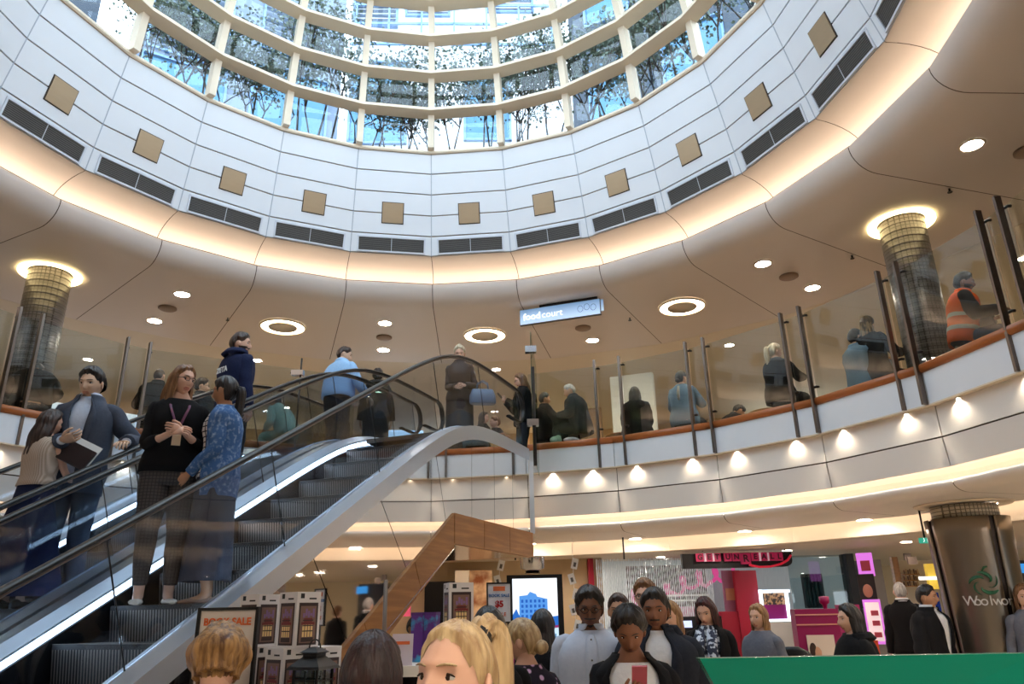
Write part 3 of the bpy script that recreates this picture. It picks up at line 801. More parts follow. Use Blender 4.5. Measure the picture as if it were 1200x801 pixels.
def head_geo(mb, lod, fem, mtx, mi_skin=0, mi_lip=1, mi_white=2, mi_iris=3, mi_brow=4, beard=None, mouth=0.0):
    nu, nv = {0: (24, 18), 1: (40, 34), 2: (64, 56)}[lod]
    vs = []
    for i in range(nv + 1):
        th = PI * min(max(i / nv, 0.004), 0.996)
        for k in range(nu):
            # more columns on the face side
            u = k / nu
            ph = 2 * PI * u + 0.45 * math.sin(2 * PI * u) * -1.0
            ph = 2 * PI * u - 0.42 * math.sin(2 * PI * u)
            d = (math.sin(th) * math.sin(ph), math.sin(th) * math.cos(ph), math.cos(th))
            vs.append(head_point(d, 0.0, fem))
    o = len(mb.v)
    for p in vs: mb.v.append(tuple(mtx @ p))
    for i in range(nv):
        for k in range(nu):
            f = (i * nu + k, (i + 1) * nu + k, (i + 1) * nu + (k + 1) % nu, i * nu + (k + 1) % nu)
            c = (vs[f[0]] + vs[f[1]] + vs[f[2]] + vs[f[3]]) / 4
            mi = mi_skin
            if c.y > 0.05 and abs(c.x) < 0.024 and -0.080 < c.z < -0.0555 and (abs(c.x) / 0.024) ** 2 + ((c.z + 0.0675) / 0.0125) ** 2 < 1: mi = mi_lip
            if beard is not None and c.y > -0.005 and c.z < -0.028 and mi == mi_skin:
                r = abs(c.x)
                if beard == 'full' and (c.z < -0.072 or r > 0.036 or (-0.056 < c.z < -0.044 and r < 0.034)) and not (c.y < 0.02 and c.z > -0.03): mi = mi_brow
                if beard == 'moustache' and -0.056 < c.z < -0.043 and r < 0.032 and c.y > .06: mi = mi_brow
                if beard == 'goatee' and ((-0.056 < c.z < -0.043 and r < 0.034 and c.y > .06) or (c.z < -0.088 and r < 0.03)): mi = mi_brow
            mb.f.append(tuple(o + q for q in f)); mb.m.append(mi); mb.s.append(True)
    # eyes
    for sx in (-1, 1):
        ey = head_point(Vector((sx * 0.031 / 0.0745, 0.88, 0.05)).normalized(), 0, fem)
        c = Vector((sx * 0.031, ey.y - 0.0075, 0.0055))
        seg = 8 if lod == 0 else 12
        mbe = MB(); mbe.ball(c, (0.0140, 0.0112, 0.0066), seg)
        mb.add([mtx @ Vector(p) for p in mbe.v], mbe.f, mi_white, True)
        mbe = MB(); mbe.ball(c + Vector((0, 0.0088, 0)), (0.0066, 0.0034, 0.0060), 8)
        mb.add([mtx @ Vector(p) for p in mbe.v], mbe.f, mi_iris, True)
        # lids: upper line
        pts = []
        for q in range(5):
            a = -1 + q / 2.0
            pts.append(mtx @ (c + Vector((a * 0.0155, 0.0095 - 0.004 * a * a, 0.0068 - 0.0045 * a * a))))
        mb.tube(pts, [0.0015, 0.0026, 0.003, 0.0026, 0.0015], 4, mi_iris)
        pts = []
        for q in range(5):
            a = -1 + q / 2.0
            xx = sx * 0.032 + a * 0.019
            base = head_point(Vector((xx / 0.0745, 0.9, 0.235)).normalized(), 0, fem)
            pts.append(mtx @ Vector((xx, base.y + 0.001, 0.0265 + 0.003 * (1 - a * a) + 0.002 * sx * a)))
        rb = 0.0026 if fem else 0.0036
        mb.tube(pts, [rb * .5, rb, rb, rb * .9, rb * .4], 4, mi_brow)
        # ear
        mbe = MB(); mbe.ball(Vector((sx * 0.0755, -0.010, -0.004)), (0.010, 0.018, 0.031), 8 if lod == 0 else 12, 0, Matrix.Rotation(sx * -0.35, 3, 'Z'))
        mb.add([mtx @ Vector(p) for p in mbe.v], mbe.f, mi_skin, True)

def hair_cap(mb, mtx, thick, fem, hairline=0.062, side=-0.02, nape=-0.075, lod=1, seed=0, part=0.0, flat=False, ears=True):
    nu, nv = (28, 12) if lod == 0 else ((56, 20) if lod == 1 else (84, 28))
    rg = random.Random(seed); ph1, ph2 = rg.random() * 6, rg.random() * 6
    def msk(th, ph):
        d = Vector((math.sin(th) * math.sin(ph), math.sin(th) * math.cos(ph), math.cos(th)))
        p0 = head_point(d, 0.0005, fem)
        yy = p0.y / 0.097
        if yy > 0.45: hl = lerp(0.030, hairline, sstep(0.45, 0.72, yy))
        elif yy > 0.0: hl = lerp(side, 0.030, sstep(0.0, 0.45, yy))
        else: hl = lerp(nape, side, sstep(-0.5, 0.0, yy))
        if ears and -0.42 < yy < 0.12 and abs(p0.x) > .05: hl = max(hl, 0.020)
        return (p0.z - hl - .004 * math.sin(ph * 13 + ph2) - .003 * math.sin(ph * 31 + ph1)) / 0.03
    vs = []; lim = []
    for k in range(nu):
        ph = 2 * PI * k / nu; lo, hi = 0.02, PI * .98
        th = 0.02
        while th < PI * .98 and msk(th, ph) > 0: th += .06
        lo, hi = th - .06, th
        for q in range(9):
            m_ = (lo + hi) / 2
            if msk(m_, ph) > 0: lo = m_
            else: hi = m_
        lim.append(lo)
    for i in range(nv + 1):
        for k in range(nu):
            ph = 2 * PI * k / nu; th = lerp(0.012, lim[k], (i / nv) ** .9)
            d = Vector((math.sin(th) * math.sin(ph), math.sin(th) * math.cos(ph), math.cos(th)))
            m = msk(th, ph)
            t = .0012 + thick * sstep(-.15, 1.5, m) * (1.0 + 0.25 * max(0, d.z)) * (1 + 0.14 * math.sin(ph * 9 + ph1 + 3 * th) + 0.09 * math.sin(ph * 23 + ph2))
            if part: t *= 1 - 0.5 * math.exp(-((head_point(d, 0, fem).x - part) / 0.008) ** 2) * (1 if d.y > -.3 and d.z > .4 else 0)
            vs.append(mtx @ head_point(d, t, fem))
    fs = [(i * nu + k, (i + 1) * nu + k, (i + 1) * nu + (k + 1) % nu, i * nu + (k + 1) % nu) for i in range(nv) for k in range(nu)]
    mb.add(vs, fs, 0, True)

def hair_length(mb, mtx, fem, length, spread=1.0, front=1.9, z0=0.075, taper=0.25, seed=0, lod=1, wave=0.004, back=0.0, thick=0.016, inward=0.0, two=None):
    """hair hanging from the crown round the back and sides; front is the half angle from the back it covers"""
    nu, nv = (18, 10) if lod == 0 else (44, 22)
    rg = random.Random(seed); p1, p2, p3 = rg.random() * 6, rg.random() * 6, rg.random() * 6
    outer, inner = [], []
    for i in range(nv + 1):
        t = i / nv
        ro, ri = [], []
        for k in range(nu + 1):
            ps = lerp(-front, front, k / nu)
            L = length * (1 - 0.10 * abs(math.sin(ps * 7 + p1)) - 0.12 * (abs(ps) / front) ** 2)
            z = z0 - t * (L + z0)
            zz = max(z, -0.055)
            cth = min(0.995, max(-0.9, zz / 0.117)); sth = math.sqrt(1 - cth * cth)
            d = Vector((sth * math.sin(ps), -sth * math.cos(ps), cth))
            surf = head_point(d, 0.0, fem)
            w0 = head_point(Vector((math.sin(ps), -math.cos(ps), 0.0)), 0, fem)
            below = sstep(-0.0, -0.16, z)
            if z < 0.0:
                # fall vertically from the widest line, easing to the back of the shoulders
                q = sstep(0.0, -0.05, z)
                x = lerp(surf.x, w0.x * (1.0 + 0.12 * spread * below), q); y = lerp(surf.y, w0.y * (0.92 + 0.05 * below), q)
            else: x, y = surf.x, surf.y
            tail = sstep(0.55, 1.0, t)
            x *= 1 - taper * tail - inward * tail; y = y * (1 - inward * tail) - back * below
            n = Vector((math.sin(ps), -math.cos(ps), 0))
            wob = wave * (math.sin(ps * 11 + p2 + t * 2.5) + 0.7 * math.sin(ps * 23 + p3 - t * 3)) * (0.4 + t)
            th = thick * (0.55 + 0.45 * math.sin(PI * min(1, t * 1.1 + .1))) * (1 - 0.75 * sstep(0.75, 1.0, abs(ps) / front))
            b = Vector((x, y, z))
            ro.append(mtx @ (b + n * (th + wob))); ri.append(mtx @ (b + n * (wob * .5 - 0.002)))
        outer.append(ro); inner.append(ri)
    n = nu + 1
    vs = [p for r in outer for p in r] + [p for r in inner for p in r]; o2 = n * (nv + 1); fs = []
    for i in range(nv):
        for k in range(nu):
            a = i * n + k
            fs.append((a, a + 1, a + 1 + n, a + n)); fs.append((o2 + a, o2 + a + n, o2 + a + 1 + n, o2 + a + 1))
        fs.append((i * n, (i + 1) * n, o2 + (i + 1) * n, o2 + i * n)); a = i * n + nu
        fs.append((a, o2 + a, o2 + a + n, a + n))
    for k in range(nu):
        a = nv * n + k; fs.append((a, a + 1, o2 + a + 1, o2 + a))
    mb.add(vs, fs, 0, True)

def rounded(c, xa, ya, a, b, seg=20, p=2.4, t0=0.0, t1=None, bust=0.0):
    """superellipse ring; t = 0 looks to +ya (front)"""
    out = []
    full = t1 is None
    m = seg if full else seg + 1
    for k in range(m):
        t = (2 * PI * k / seg) if full else lerp(t0, t1, k / seg)
        sx, cy = math.sin(t), math.cos(t)
        x = a * math.copysign(abs(sx) ** (2 / p), sx); y = b * math.copysign(abs(cy) ** (2 / p), cy)
        if bust and cy > 0: y += bust * cy * math.exp(-((abs(sx) - 0.45) / 0.3) ** 2)
        out.append(c + xa * x + ya * y)
    return out
TORSO_M = [(-.09, .150, .105), (0.0, .172, .118), (.09, .160, .115), (.18, .150, .108), (.28, .162, .118), (.37, .176, .126), (.44, .176, .116), (.49, .158, .096), (.523, .122, .080), (.548, .090, .070), (.57, .078, .067), (.60, .066, .065)]
TORSO_F = [(-.09, .158, .112), (0.0, .178, .122), (.09, .158, .112), (.18, .130, .098), (.27, .140, .104), (.36, .150, .112), (.43, .150, .104), (.478, .136, .086), (.510, .104, .072), (.535, .080, .064), (.558, .068, .059), (.59, .058, .056)]
def interp(tab, h):
    if h <= tab[0][0]: return tab[0][1], tab[0][2]
    for (h0, a0, b0), (h1, a1, b1) in zip(tab[:-1], tab[1:]):
        if h <= h1:
            t = (h - h0) / (h1 - h0); return lerp(a0, a1, t), lerp(b0, b1, t)
    return tab[-1][1], tab[-1][2]
def two_bone(a, target, l1, l2, hint):
    a = Vector(a); t = Vector(target); d = t - a; L = min(d.length, (l1 + l2) * 0.995); u = d.normalized()
    x = (l1 * l1 - l2 * l2 + L * L) / (2 * L); h = math.sqrt(max(0, l1 * l1 - x * x))
    hn = Vector(hint); hn = hn - u * hn.dot(u); hn = hn.normalized() if hn.length > 1e-5 else u.orthogonal().normalized()
    return a + u * x + hn * h, a + u * L
def smooth_path(pts, rad, n=4):
    P, Rr = [], []
    m = len(pts)
    for i in range(m - 1):
        p0 = Vector(pts[max(i - 1, 0)]); p1 = Vector(pts[i]); p2 = Vector(pts[i + 1]); p3 = Vector(pts[min(i + 2, m - 1)])
        for k in range(n):
            t = k / n
            P.append(0.5 * ((2 * p1) + (p2 - p0) * t + (2 * p0 - 5 * p1 + 4 * p2 - p3) * t * t + (3 * p1 - p0 - 3 * p2 + p3) * t ** 3))
            Rr.append(lerp(rad[i], rad[i + 1], t))
    P.append(Vector(pts[-1])); Rr.append(rad[-1]); return P, Rr

def hand_geo(mb, wrist, fdir, palm, side, s=1.0, curl=0.35, mi=0, seg=6):
    """palm plus five fingers; fdir runs from the wrist to the knuckles, palm is the way the palm faces"""
    f = Vector(fdir).normalized(); p = Vector(palm); p = (p - f * p.dot(f)); p = p.normalized() if p.length > 1e-5 else f.orthogonal().normalized()
    w = f.cross(p) * side            # towards the thumb
    W = Vector(wrist)
    rings = []
    for t, hw, hh in ((-0.02, .024, .017), (0.0, .026, .017), (.03, .036, .016), (.06, .041, .015), (.088, .040, .012)):
        rings.append([W + f * t * s + w * (hw * s * math.cos(2 * PI * k / 8)) + p * (hh * s * math.sin(2 * PI * k / 8)) for k in range(8)])
    mb.loft(rings, mi)
    for k, (off, ln) in enumerate(((.030, .070), (.010, .079), (-.011, .073), (-.030, .057))):
        base = W + f * .080 * s + w * off * s
        d = f.copy(); pts = [base]; c = curl * (1 + 0.12 * k)
        for q, fr in enumerate((.45, .32, .23)):
            d = (Matrix.Rotation(c * (0.75 if q == 0 else 1.0), 3, w * side) @ d)
            # make sure it bends towards the palm
            if q == 0 and d.dot(p) < f.dot(p): d = (Matrix.Rotation(-2 * c * .75, 3, w * side) @ d)
            pts.append(pts[-1] + d * ln * fr * s)
            if q == 0: sg = 1
        r = .0088 * s * (0.9 if k == 3 else 1)
        mb.tube(pts, [r, r * .95, r * .88, r * .7], seg, mi)
    tb = W + f * .022 * s + w * .026 * s
    d1 = (f * .75 + w * .75 + p * .25).normalized(); d2 = (f * .95 + w * .25 + p * .35).normalized(); d3 = (f + p * .3 * (1 + curl)).normalized()
    pts = [tb, tb + d1 * .035 * s, tb + d1 * .035 * s + d2 * .030 * s, tb + d1 * .035 * s + d2 * .030 * s + d3 * .024 * s]
    mb.tube(pts, [.0125 * s, .0105 * s, .0095 * s, .007 * s], seg, mi)

def hairmat(name, c1, c2):
    return mat('hair_' + name, c1, 0.42, var=0.2, kind='noise', scale=30, stretch=(1.6, 1.6, 0.16), rgb2=c2, contrast=(0.35, 0.65), spec=0.5, bump=0.25)
HAIR = {
    'black': hairmat('black', (22, 18, 18), (44, 36, 34)), 'darkbrown': hairmat('dark_brown', (38, 24, 20), (66, 44, 34)),
    'brown': hairmat('brown', (92, 60, 38), (140, 98, 62)), 'lightbrown': hairmat('light_brown', (128, 92, 58), (176, 134, 88)),
    'blonde': hairmat('blonde', (208, 180, 134), (158, 124, 84)), 'platinum': hairmat('platinum', (222, 208, 182), (182, 160, 128)),
    'grey': hairmat('grey', (204, 200, 196), (150, 148, 146)), 'red': hairmat('dark_red', (78, 22, 24), (42, 14, 16)),
    'maroon': hairmat('reddish_brown', (52, 26, 26), (30, 14, 16)), 'bob': hairmat('highlighted_brown', (84, 52, 30), (188, 144, 88)),
    'ombre': hairmat('ombre', (40, 30, 26), (150, 122, 90)),
}
def skinmat(name, rgb):
    m = mat('skin_' + name, rgb, 0.5, var=0.10, scale=14, spec=0.35)
    b = m.node_tree.nodes['Principled BSDF']; b.inputs['Subsurface Weight'].default_value = 0.0
    return m
SKIN = {'fair': skinmat('fair', (226, 178, 152)), 'tan': skinmat('tan', (198, 146, 112)), 'brown': skinmat('brown', (150, 100, 74)), 'dark': skinmat('dark', (124, 82, 62)), 'light': skinmat('light', (222, 184, 156))}
LIP = {'fair': mat('lips_rose', (200, 128, 112), 0.4), 'tan': mat('lips_tan', (170, 112, 92), 0.4), 'brown': mat('lips_brown', (122, 74, 60), 0.4), 'dark': mat('lips_dark', (104, 62, 52), 0.4), 'light': mat('lips_light', (200, 138, 120), 0.4)}
EYEW = mat('eye_white', (226, 222, 216), 0.2); IRIS = mat('iris', (44, 30, 24), 0.15)
def cloth(name, rgb, rgb2=None, scale=40, bump=0.15, rough=0.85, **k):
    return mat('cloth_' + name, rgb, rough, scale=scale, bump=bump, rgb2=rgb2, spec=0.2, var=0.18, sheen=0.0, **k)

def _folds(vs, amp, seed, freq=14):
    rg = random.Random(seed); a, b, c = rg.random() * 6, rg.random() * 6, rg.random() * 6
    out = []
    for v in vs:
        s = math.sin(v[0] * freq + v[2] * freq * 1.3 + a) * math.sin(v[1] * freq * 0.9 - v[2] * freq * .8 + b) + 0.5 * math.sin(v[2] * freq * 2.1 + v[0] * 9 + c)
        out.append(s * amp)
    return out
PENDING = []
class Person:
    pass
def person(label, pos, face, z=None, height=1.72, fem=False, pose='stand', seat=0.48, lean=0.0, turn=0.0, nod=0.0, tilt=0.0, twist=0.0,
           hands=('down', 'down'), top=None, bottom=None, shoes=None, skin='fair', hair=None, lod=1, build=1.0, curl=0.35, group=None, stance=0.0, glasses=None, beard=None, name='person', step_up=0.0):
    """face: heading in degrees, 0 looks north (away from the viewer), 180 towards the viewer, 90 east"""
    s = height / 1.72
    base = Vector(pos) if z is None else Vector((pos[0], pos[1], z))
    t = thing(name, label, 'person', base, -R_(face), group); t['category'] = 'person'
    P = Person(); P.root = t; P.s = s
    tab = TORSO_F if fem else TORSO_M
    hipz = (0.915 if pose == 'stand' else seat + 0.10 / s * s) * (s if pose == 'stand' else 1)
    hip = Vector((0, 0, hipz))
    if pose == 'sit': hip = Vector((0, 0, seat + 0.11 * s))
    RL = Matrix.Rotation(-lean, 3, 'X')           # lean forwards
    RT_ = Matrix.Rotation(-twist, 3, 'Z')
    xa = RL @ RT_ @ Vector((1, 0, 0)); ya = RL @ RT_ @ Vector((0, 1, 0)); za = RL @ Vector((0, 0, 1))
    def sp(h): return hip + za * (h * s)
    neck = sp(.545 if not fem else .535); headc = sp(.685 if not fem else .675) + ya * 0.018 * s
    RH = RL @ Matrix.Rotation(-turn, 3, 'Z') @ Matrix.Rotation(-nod, 3, 'X') @ Matrix.Rotation(tilt, 3, 'Y')
    HS = s * (1.0 if not fem else 0.97) * (1.0 if height > 1.5 else 1.05)
    HM = Matrix.Translation(headc) @ (RH.to_4x4()) @ Matrix.Diagonal((HS, HS, HS, 1))
    if nod: HM = Matrix.Translation(ya * (0.05 * math.sin(nod) * s) - za * (0.015 * abs(math.sin(nod)))) @ HM
    bw = build
    # ------- limbs
    arms = []
    sh_w = (.164 if not fem else .142) * s * (0.5 + 0.5 * bw); sh_h = .475 if not fem else .462
    for k, sd in enumerate((-1, 1)):            # -1 the person's left seen from behind
        S_ = sp(sh_h) + xa * (sd * sh_w)
        tg = hands[k]; hint = -ya * 0.6 - za * 0.6 + xa * (sd * 0.5); palm = None; fd = None; hc = curl
        if tg == 'down': tg = hip + xa * (sd * (.235 * bw)) * s + Vector((0, .03, -.06)) * s; hint = -ya + xa * sd * .25; fd = -za; palm = -xa * sd
        elif tg == 'lap': tg = hip + xa * (sd * .10 * s) + ya * .30 * s + Vector((0, 0, .10 * s)); palm = -za
        elif tg == 'table': tg = hip + xa * (sd * .16 * s) + ya * .38 * s + Vector((0, 0, .30 * s)); palm = -za
        elif tg == 'front': tg = hip + xa * (sd * .045 * s) + ya * .22 * s + Vector((0, 0, .20 * s)); palm = -ya; hc = 0.5
        elif tg == 'phone': tg = hip + xa * (sd * .06 * s) + ya * .28 * s + Vector((0, 0, .32 * s)); palm = za * .6 - xa * sd * .8; hc = 0.6
        else:
            if isinstance(tg, dict):
                palm = tg.get('palm'); fd = tg.get('dir'); hc = tg.get('curl', curl); hint = Vector(tg['hint']) if 'hint' in tg else hint; tg = Vector(tg['at']) * s if tg.get('scale', True) else Vector(tg['at'])
            else: tg = Vector(tg) * s
        E_, W_ = two_bone(S_, tg, .285 * s, .255 * s, hint)
        fd = Vector(fd) if fd is not None else (W_ - E_).normalized()
        palm = Vector(palm) if palm is not None else Vector((-sd, 0, 0))
        arms.append((S_, E_, W_, fd, palm, sd, hc))
    legs = []
    for sd in (-1, 1):
        H_ = hip + Vector((sd * .088 * s, 0, -.04 * s))
        if pose == 'stand':
            fy = stance * sd * 0.5
            up_ = step_up if sd > 0 else 0
            A_ = Vector((sd * (.095 + .02 * abs(stance)) * s, -.02 * s + fy, .085 * s + up_))
            K_, A_ = two_bone(H_, A_, .403 * s, .394 * s, (0.12 * sd, 1, 0))
        else:
            K_ = H_ + Vector((sd * .05 * s, .42 * s, .03 * s))
            dn = min(seat, .44 * s)
            A_ = Vector((K_.x, K_.y - .03 * s, K_.z - dn + .05 * s))
        legs.append((H_, K_, A_, sd))
    P.arms = arms; P.legs = legs; P.hip = hip; P.HM = HM; P.za = za; P.ya = ya; P.xa = xa; P.sp = sp
    # ------- body core, to be merged into one skin
    core = MB()
    rings = [rounded(sp(h), xa, ya, a * s * bw * .94, b * s * bw * .93, 14) for h, a, b in tab[:-2]]
    rings += [rounded(sp(.60) + ya * .004 * s, xa, ya, (.056 if not fem else .047) * s, (.058 if not fem else .050) * s, 14, 2), rounded(sp(.665) + ya * .012 * s, xa, ya, (.054 if not fem else .046) * s, (.058 if not fem else .05) * s, 14, 2)]
    core.loft(rings)
    for S_, E_, W_, fd, palm, sd, hc in arms:
        k = 1.0 if not fem else .84
        pts, rad = smooth_path([S_ - xa * sd * .03 * s, S_ + (E_ - S_) * .25, S_ + (E_ - S_) * .6, E_, E_ + (W_ - E_) * .3, W_], [.050 * k * s, .051 * k * s * bw, .045 * k * s * bw, .038 * k * s, .040 * k * s, .026 * k * s], 3)
        core.tube(pts, rad, 10)
    for H_, K_, A_, sd in legs:
        k = 1.0
        pts, rad = smooth_path([H_ + Vector((0, 0, .04 * s)), H_ + (K_ - H_) * .35, K_, K_ + (A_ - K_) * .3, A_], [.088 * s * bw, .078 * s * bw, .055 * s, .054 * s, .036 * s], 3)
        core.tube(pts, rad, 10)
        fo = Vector((.12 * sd, 1, 0)).normalized()
        core.tube([A_ + Vector((0, 0, .02 * s)), A_ + fo * .005 * s + Vector((0, 0, -.035 * s)), A_ + fo * .06 * s + Vector((0, 0, -.055 * s)), A_ + fo * .13 * s + Vector((0, 0, -.066 * s))], [.036 * s, .037 * s, .031 * s, .018 * s], 10)
    me = core.mesh('core'); ob = bpy.data.objects.new('core', me); COL.objects.link(ob)
    md = ob.modifiers.new('r', 'REMESH'); md.mode = 'VOXEL'; md.voxel_size = (0.024, 0.019, 0.015)[lod]; md.use_smooth_shade = True
    sm = ob.modifiers.new('s', 'SMOOTH'); sm.factor = 0.5; sm.iterations = 3
    PENDING.append((ob, P, dict(fem=fem, lod=lod, skin=skin, beard=beard, hairmat=hair[1] if hair else 'black', s=s)))
    # ------- clothes
    sd0 = abs(hash(label)) % 1000 if False else sum(map(ord, label)) % 997
    off = 0.012
    if bottom: _bottom(P, bottom, tab, s, bw, sp, xa, ya, za, legs, pose, sd0, lod)
    if top: _top(P, top, tab, s, bw, sp, xa, ya, za, arms, fem, sd0, lod)
    # shoes
    if shoes is not None:
        for H_, K_, A_, sd in legs:
            mb = MB()
            fdir = Vector((0.12 * sd, 1, 0)).normalized()
            rr = Vector((fdir.y, -fdir.x, 0))
            rings = []
            lowcut = shoes.get('flat', False)
            for y, w_, h_ in ((-.065, .020, .05), (-.055, .032, .075 if not lowcut else .05), (-.01, .036, .085 if not lowcut else .045), (.05, .040, .062 if not lowcut else .035), (.11, .046, .042), (.16, .040, .032), (.185, .022, .022)):
                c = Vector((A_.x, A_.y, A_.z - .085 * s)) + fdir * y * s
                rings.append([c + rr * (w_ * s * math.cos(2 * PI * k / 10)) + Vector((0, 0, max(0.002, (h_ * s * (0.5 + 0.5 * math.sin(2 * PI * k / 10)))))) for k in range(10)])
            mb.loft(rings); obj('shoe', mb, shoes['m'], t)
    # hair
    if hair: _hair(P, hair, fem, lod, sd0)
    if glasses:
        mb = MB()
        for sx in (-1, 1):
            c = Vector((sx * .031, .100, .004)); ring = []
            pts = [HM @ (c + Vector((.023 * math.cos(q), -.006 * abs(math.cos(q)) * (sx * math.cos(q) > 0), .017 * math.sin(q)))) for q in [2 * PI * k / 14 for k in range(15)]]
            mb.tube(pts, .0022 * s, 5, 0, False)
            mb.tube([HM @ Vector((sx * .054, .094, .006)), HM @ Vector((sx * .076, .05, .008)), HM @ Vector((sx * .079, -.01, .006))], .002 * s, 5)
        mb.tube([HM @ Vector((-.009, .104, .008)), HM @ Vector((.009, .104, .008))], .002 * s, 5)
        obj('glasses', mb, M['black'], t)
    return P

def _top(P, top, tab, s, bw, sp, xa, ya, za, arms, fem, seed, lod):
    kind = top.get('kind', 'sweater'); m = top['m']; off = top.get('off', .014) * s
    hem = top.get('hem', -.06); neckh = top.get('neck', .588 if not fem else .56); sleeve = top.get('sleeve', 'long')
    seg = 26 if lod else 18
    n = 15
    def hseq(h0, h1):
        br = min(.46, h1 - .06)
        return [lerp(h0, br, i / 8) for i in range(8)] + [lerp(br, h1, i / 7) for i in range(8)]
    flare = top.get('flare', 0.0); bust = .022 * s if fem else 0.0
    t = P.root
    def dims(h):
        a, b = interp(tab, h)
        e = off + flare * max(0, (.1 - h)) * s
        loose = top.get('loose', 0.0) * s * math.exp(-((h - .16) / .16) ** 2)
        kk = 1 - .75 * sstep(.50, .58, h)
        return a * s * lerp(1, bw, kk) + e * max(.45, kk) + loose, b * s * lerp(1, bw, kk) + e * max(.45, kk) + loose * .8
    def band(name, mats, off_extra, gap, h0, h1, mi_gap=None):
        mb = MB(); rows = []
        k = n
        for i in range(k + 1):
            h = hseq(h0, h1)[i]
            a, b = dims(h); a += off_extra; b += off_extra
            bu = bust * math.exp(-((h - .35) / .07) ** 2)
            if gap is None: rows.append(rounded(sp(h), xa, ya, a, b, seg, 2.5, bust=bu))
            else:
                g = gap(h); rows.append(rounded(sp(h), xa, ya, a, b, seg, 2.5, g, 2 * PI - g, bust=bu))
        vs = [p for r in rows for p in r]; f = _folds(vs, .0042 * s if lod else .005 * s, seed)
        idx = 0; ctr = [sp(h) for h in hseq(h0, h1)]
        for i, r in enumerate(rows):
            for q in range(len(r)):
                d = (r[q] - ctr[i]); d = d.normalized() if d.length > 1e-6 else d
                r[q] = r[q] + d * f[idx]; idx += 1
        if gap is None:
            mb.loft(rows, 0, True, False, True)
            # close the shoulders in to the neck
            o = obj(name, mb, mats, t)
        else:
            mb.loft(rows, 0, False, False, True); o = obj(name, mb, mats, t)
        md = o.modifiers.new('thick', 'SOLIDIFY'); md.thickness = .006 * s; md.offset = -1
        return o
    if kind in ('jacket', 'blazer', 'cardigan', 'coat'):
        inner = top['inner']
        band('shirt', inner, -.008 * s, None, -.02, top.get('ineck', neckh - .01))
        gw = top.get('gap', .22)
        gn = top.get('vneck', .6)
        vb = top.get('vbase', .16)
        band('jacket' if kind != 'cardigan' else 'cardigan', m, .010 * s, lambda h: (.04 + gw * .25 * (h < vb)) if False else (lerp(gw, gw, 0) * (0.35 if h < vb and not top.get('open') else 1) + (gn - gw) * sstep(vb, neckh, h)), hem, neckh + .004)
        if kind in ('jacket', 'blazer'):
            for sd in (-1, 1):       # lapels
                mb = MB(); rows = []
                for i in range(7):
                    h = lerp(vb + .02, neckh - .01, i / 6); a, b = dims(h); a += .016 * s; b += .016 * s
                    g0 = gw * (0.35 if not top.get('open') else 1) + (gn - gw) * sstep(vb, neckh, h)
                    wd = .30 * math.sin(PI * min(1, .15 + i / 6 * .9))
                    r = [rounded(sp(h), xa, ya, a + .004 * q, b + .005 * q, 1, 2.5, sd * (g0 + wd * q * .5), sd * (g0 + wd * q * .5) + .001)[0] for q in range(3)]
                    rows.append(r)
                mb.loft(rows, 0, False, False, True); o = obj('lapel', mb, m, t)
                md = o.modifiers.new('thick', 'SOLIDIFY'); md.thickness = .005 * s
        if top.get('collar'):
            mb = MB(); rows = []
            for i in range(4):
                a = (.070 - .004 * (i == 3) + .018 * (i == 0)) * s; rows.append(rounded(sp(min(neckh, .57) + .002 + .014 * i), xa, ya, a * 1.05, a * 1.06, 18, 2, .25 + .1 * (3 - i), 2 * PI - .25 - .1 * (3 - i)))
            mb.loft(rows, 0, False, False, True); o = obj('collar', mb, top['collar'], t); md = o.modifiers.new('thick', 'SOLIDIFY'); md.thickness = .005 * s
    else:
        o = band('top', m, 0.0, None, hem, neckh)
        if kind == 'shirt':
            mb = MB(); rows = []
            for h in hseq(hem, neckh - .02):
                a, b = dims(h); bu = bust * math.exp(-((h - .35) / .07) ** 2)
                rows.append([rounded(sp(h), xa, ya, a + .006 * s, b + .007 * s, 1, 2.5, q_, q_ + .001, bust=bu)[0] for q_ in (-.12, -.04, .04, .12)])
            mb.loft(rows, 0, False, False, True); pk = obj('placket', mb, m, t); md = pk.modifiers.new('thick', 'SOLIDIFY'); md.thickness = .004 * s
            for i in range(6):
                h = lerp(hem + .06, neckh - .05, i / 5); a, b = dims(h); mb = MB(); mb.ball(sp(h) + ya * (b + .011 * s), .006 * s, 8); obj('button', mb, M['vent_slat'], t)
        if top.get('collar'):
            mb = MB(); rows = []
            for i in range(4):
                a = (.070 - .004 * (i == 3) + .02 * (i == 0)) * s; rows.append(rounded(sp(min(neckh, .57) + .0 + .013 * i), xa, ya, a * 1.05, a * 1.06, 18, 2, .22 + .1 * (3 - i), 2 * PI - .22 - .1 * (3 - i)))
            mb.loft(rows, 0, False, False, True); o = obj('collar', mb, top['collar'], t); md = o.modifiers.new('thick', 'SOLIDIFY'); md.thickness = .005 * s
    if top.get('hood'):
        mb = MB(); rows = []
        for i in range(5):
            q = i / 4
            rows.append(rounded(sp(neckh - .05 + .05 * q) - ya * (.045 - .02 * q) * s, xa, ya, (.135 - .035 * q) * s, (.10 - .02 * q) * s, 18, 2.2, .7, 2 * PI - .7))
        mb.loft(rows, 0, False, False, True); o = obj('hood', mb, m, t); md = o.modifiers.new('thick', 'SOLIDIFY'); md.thickness = .03 * s
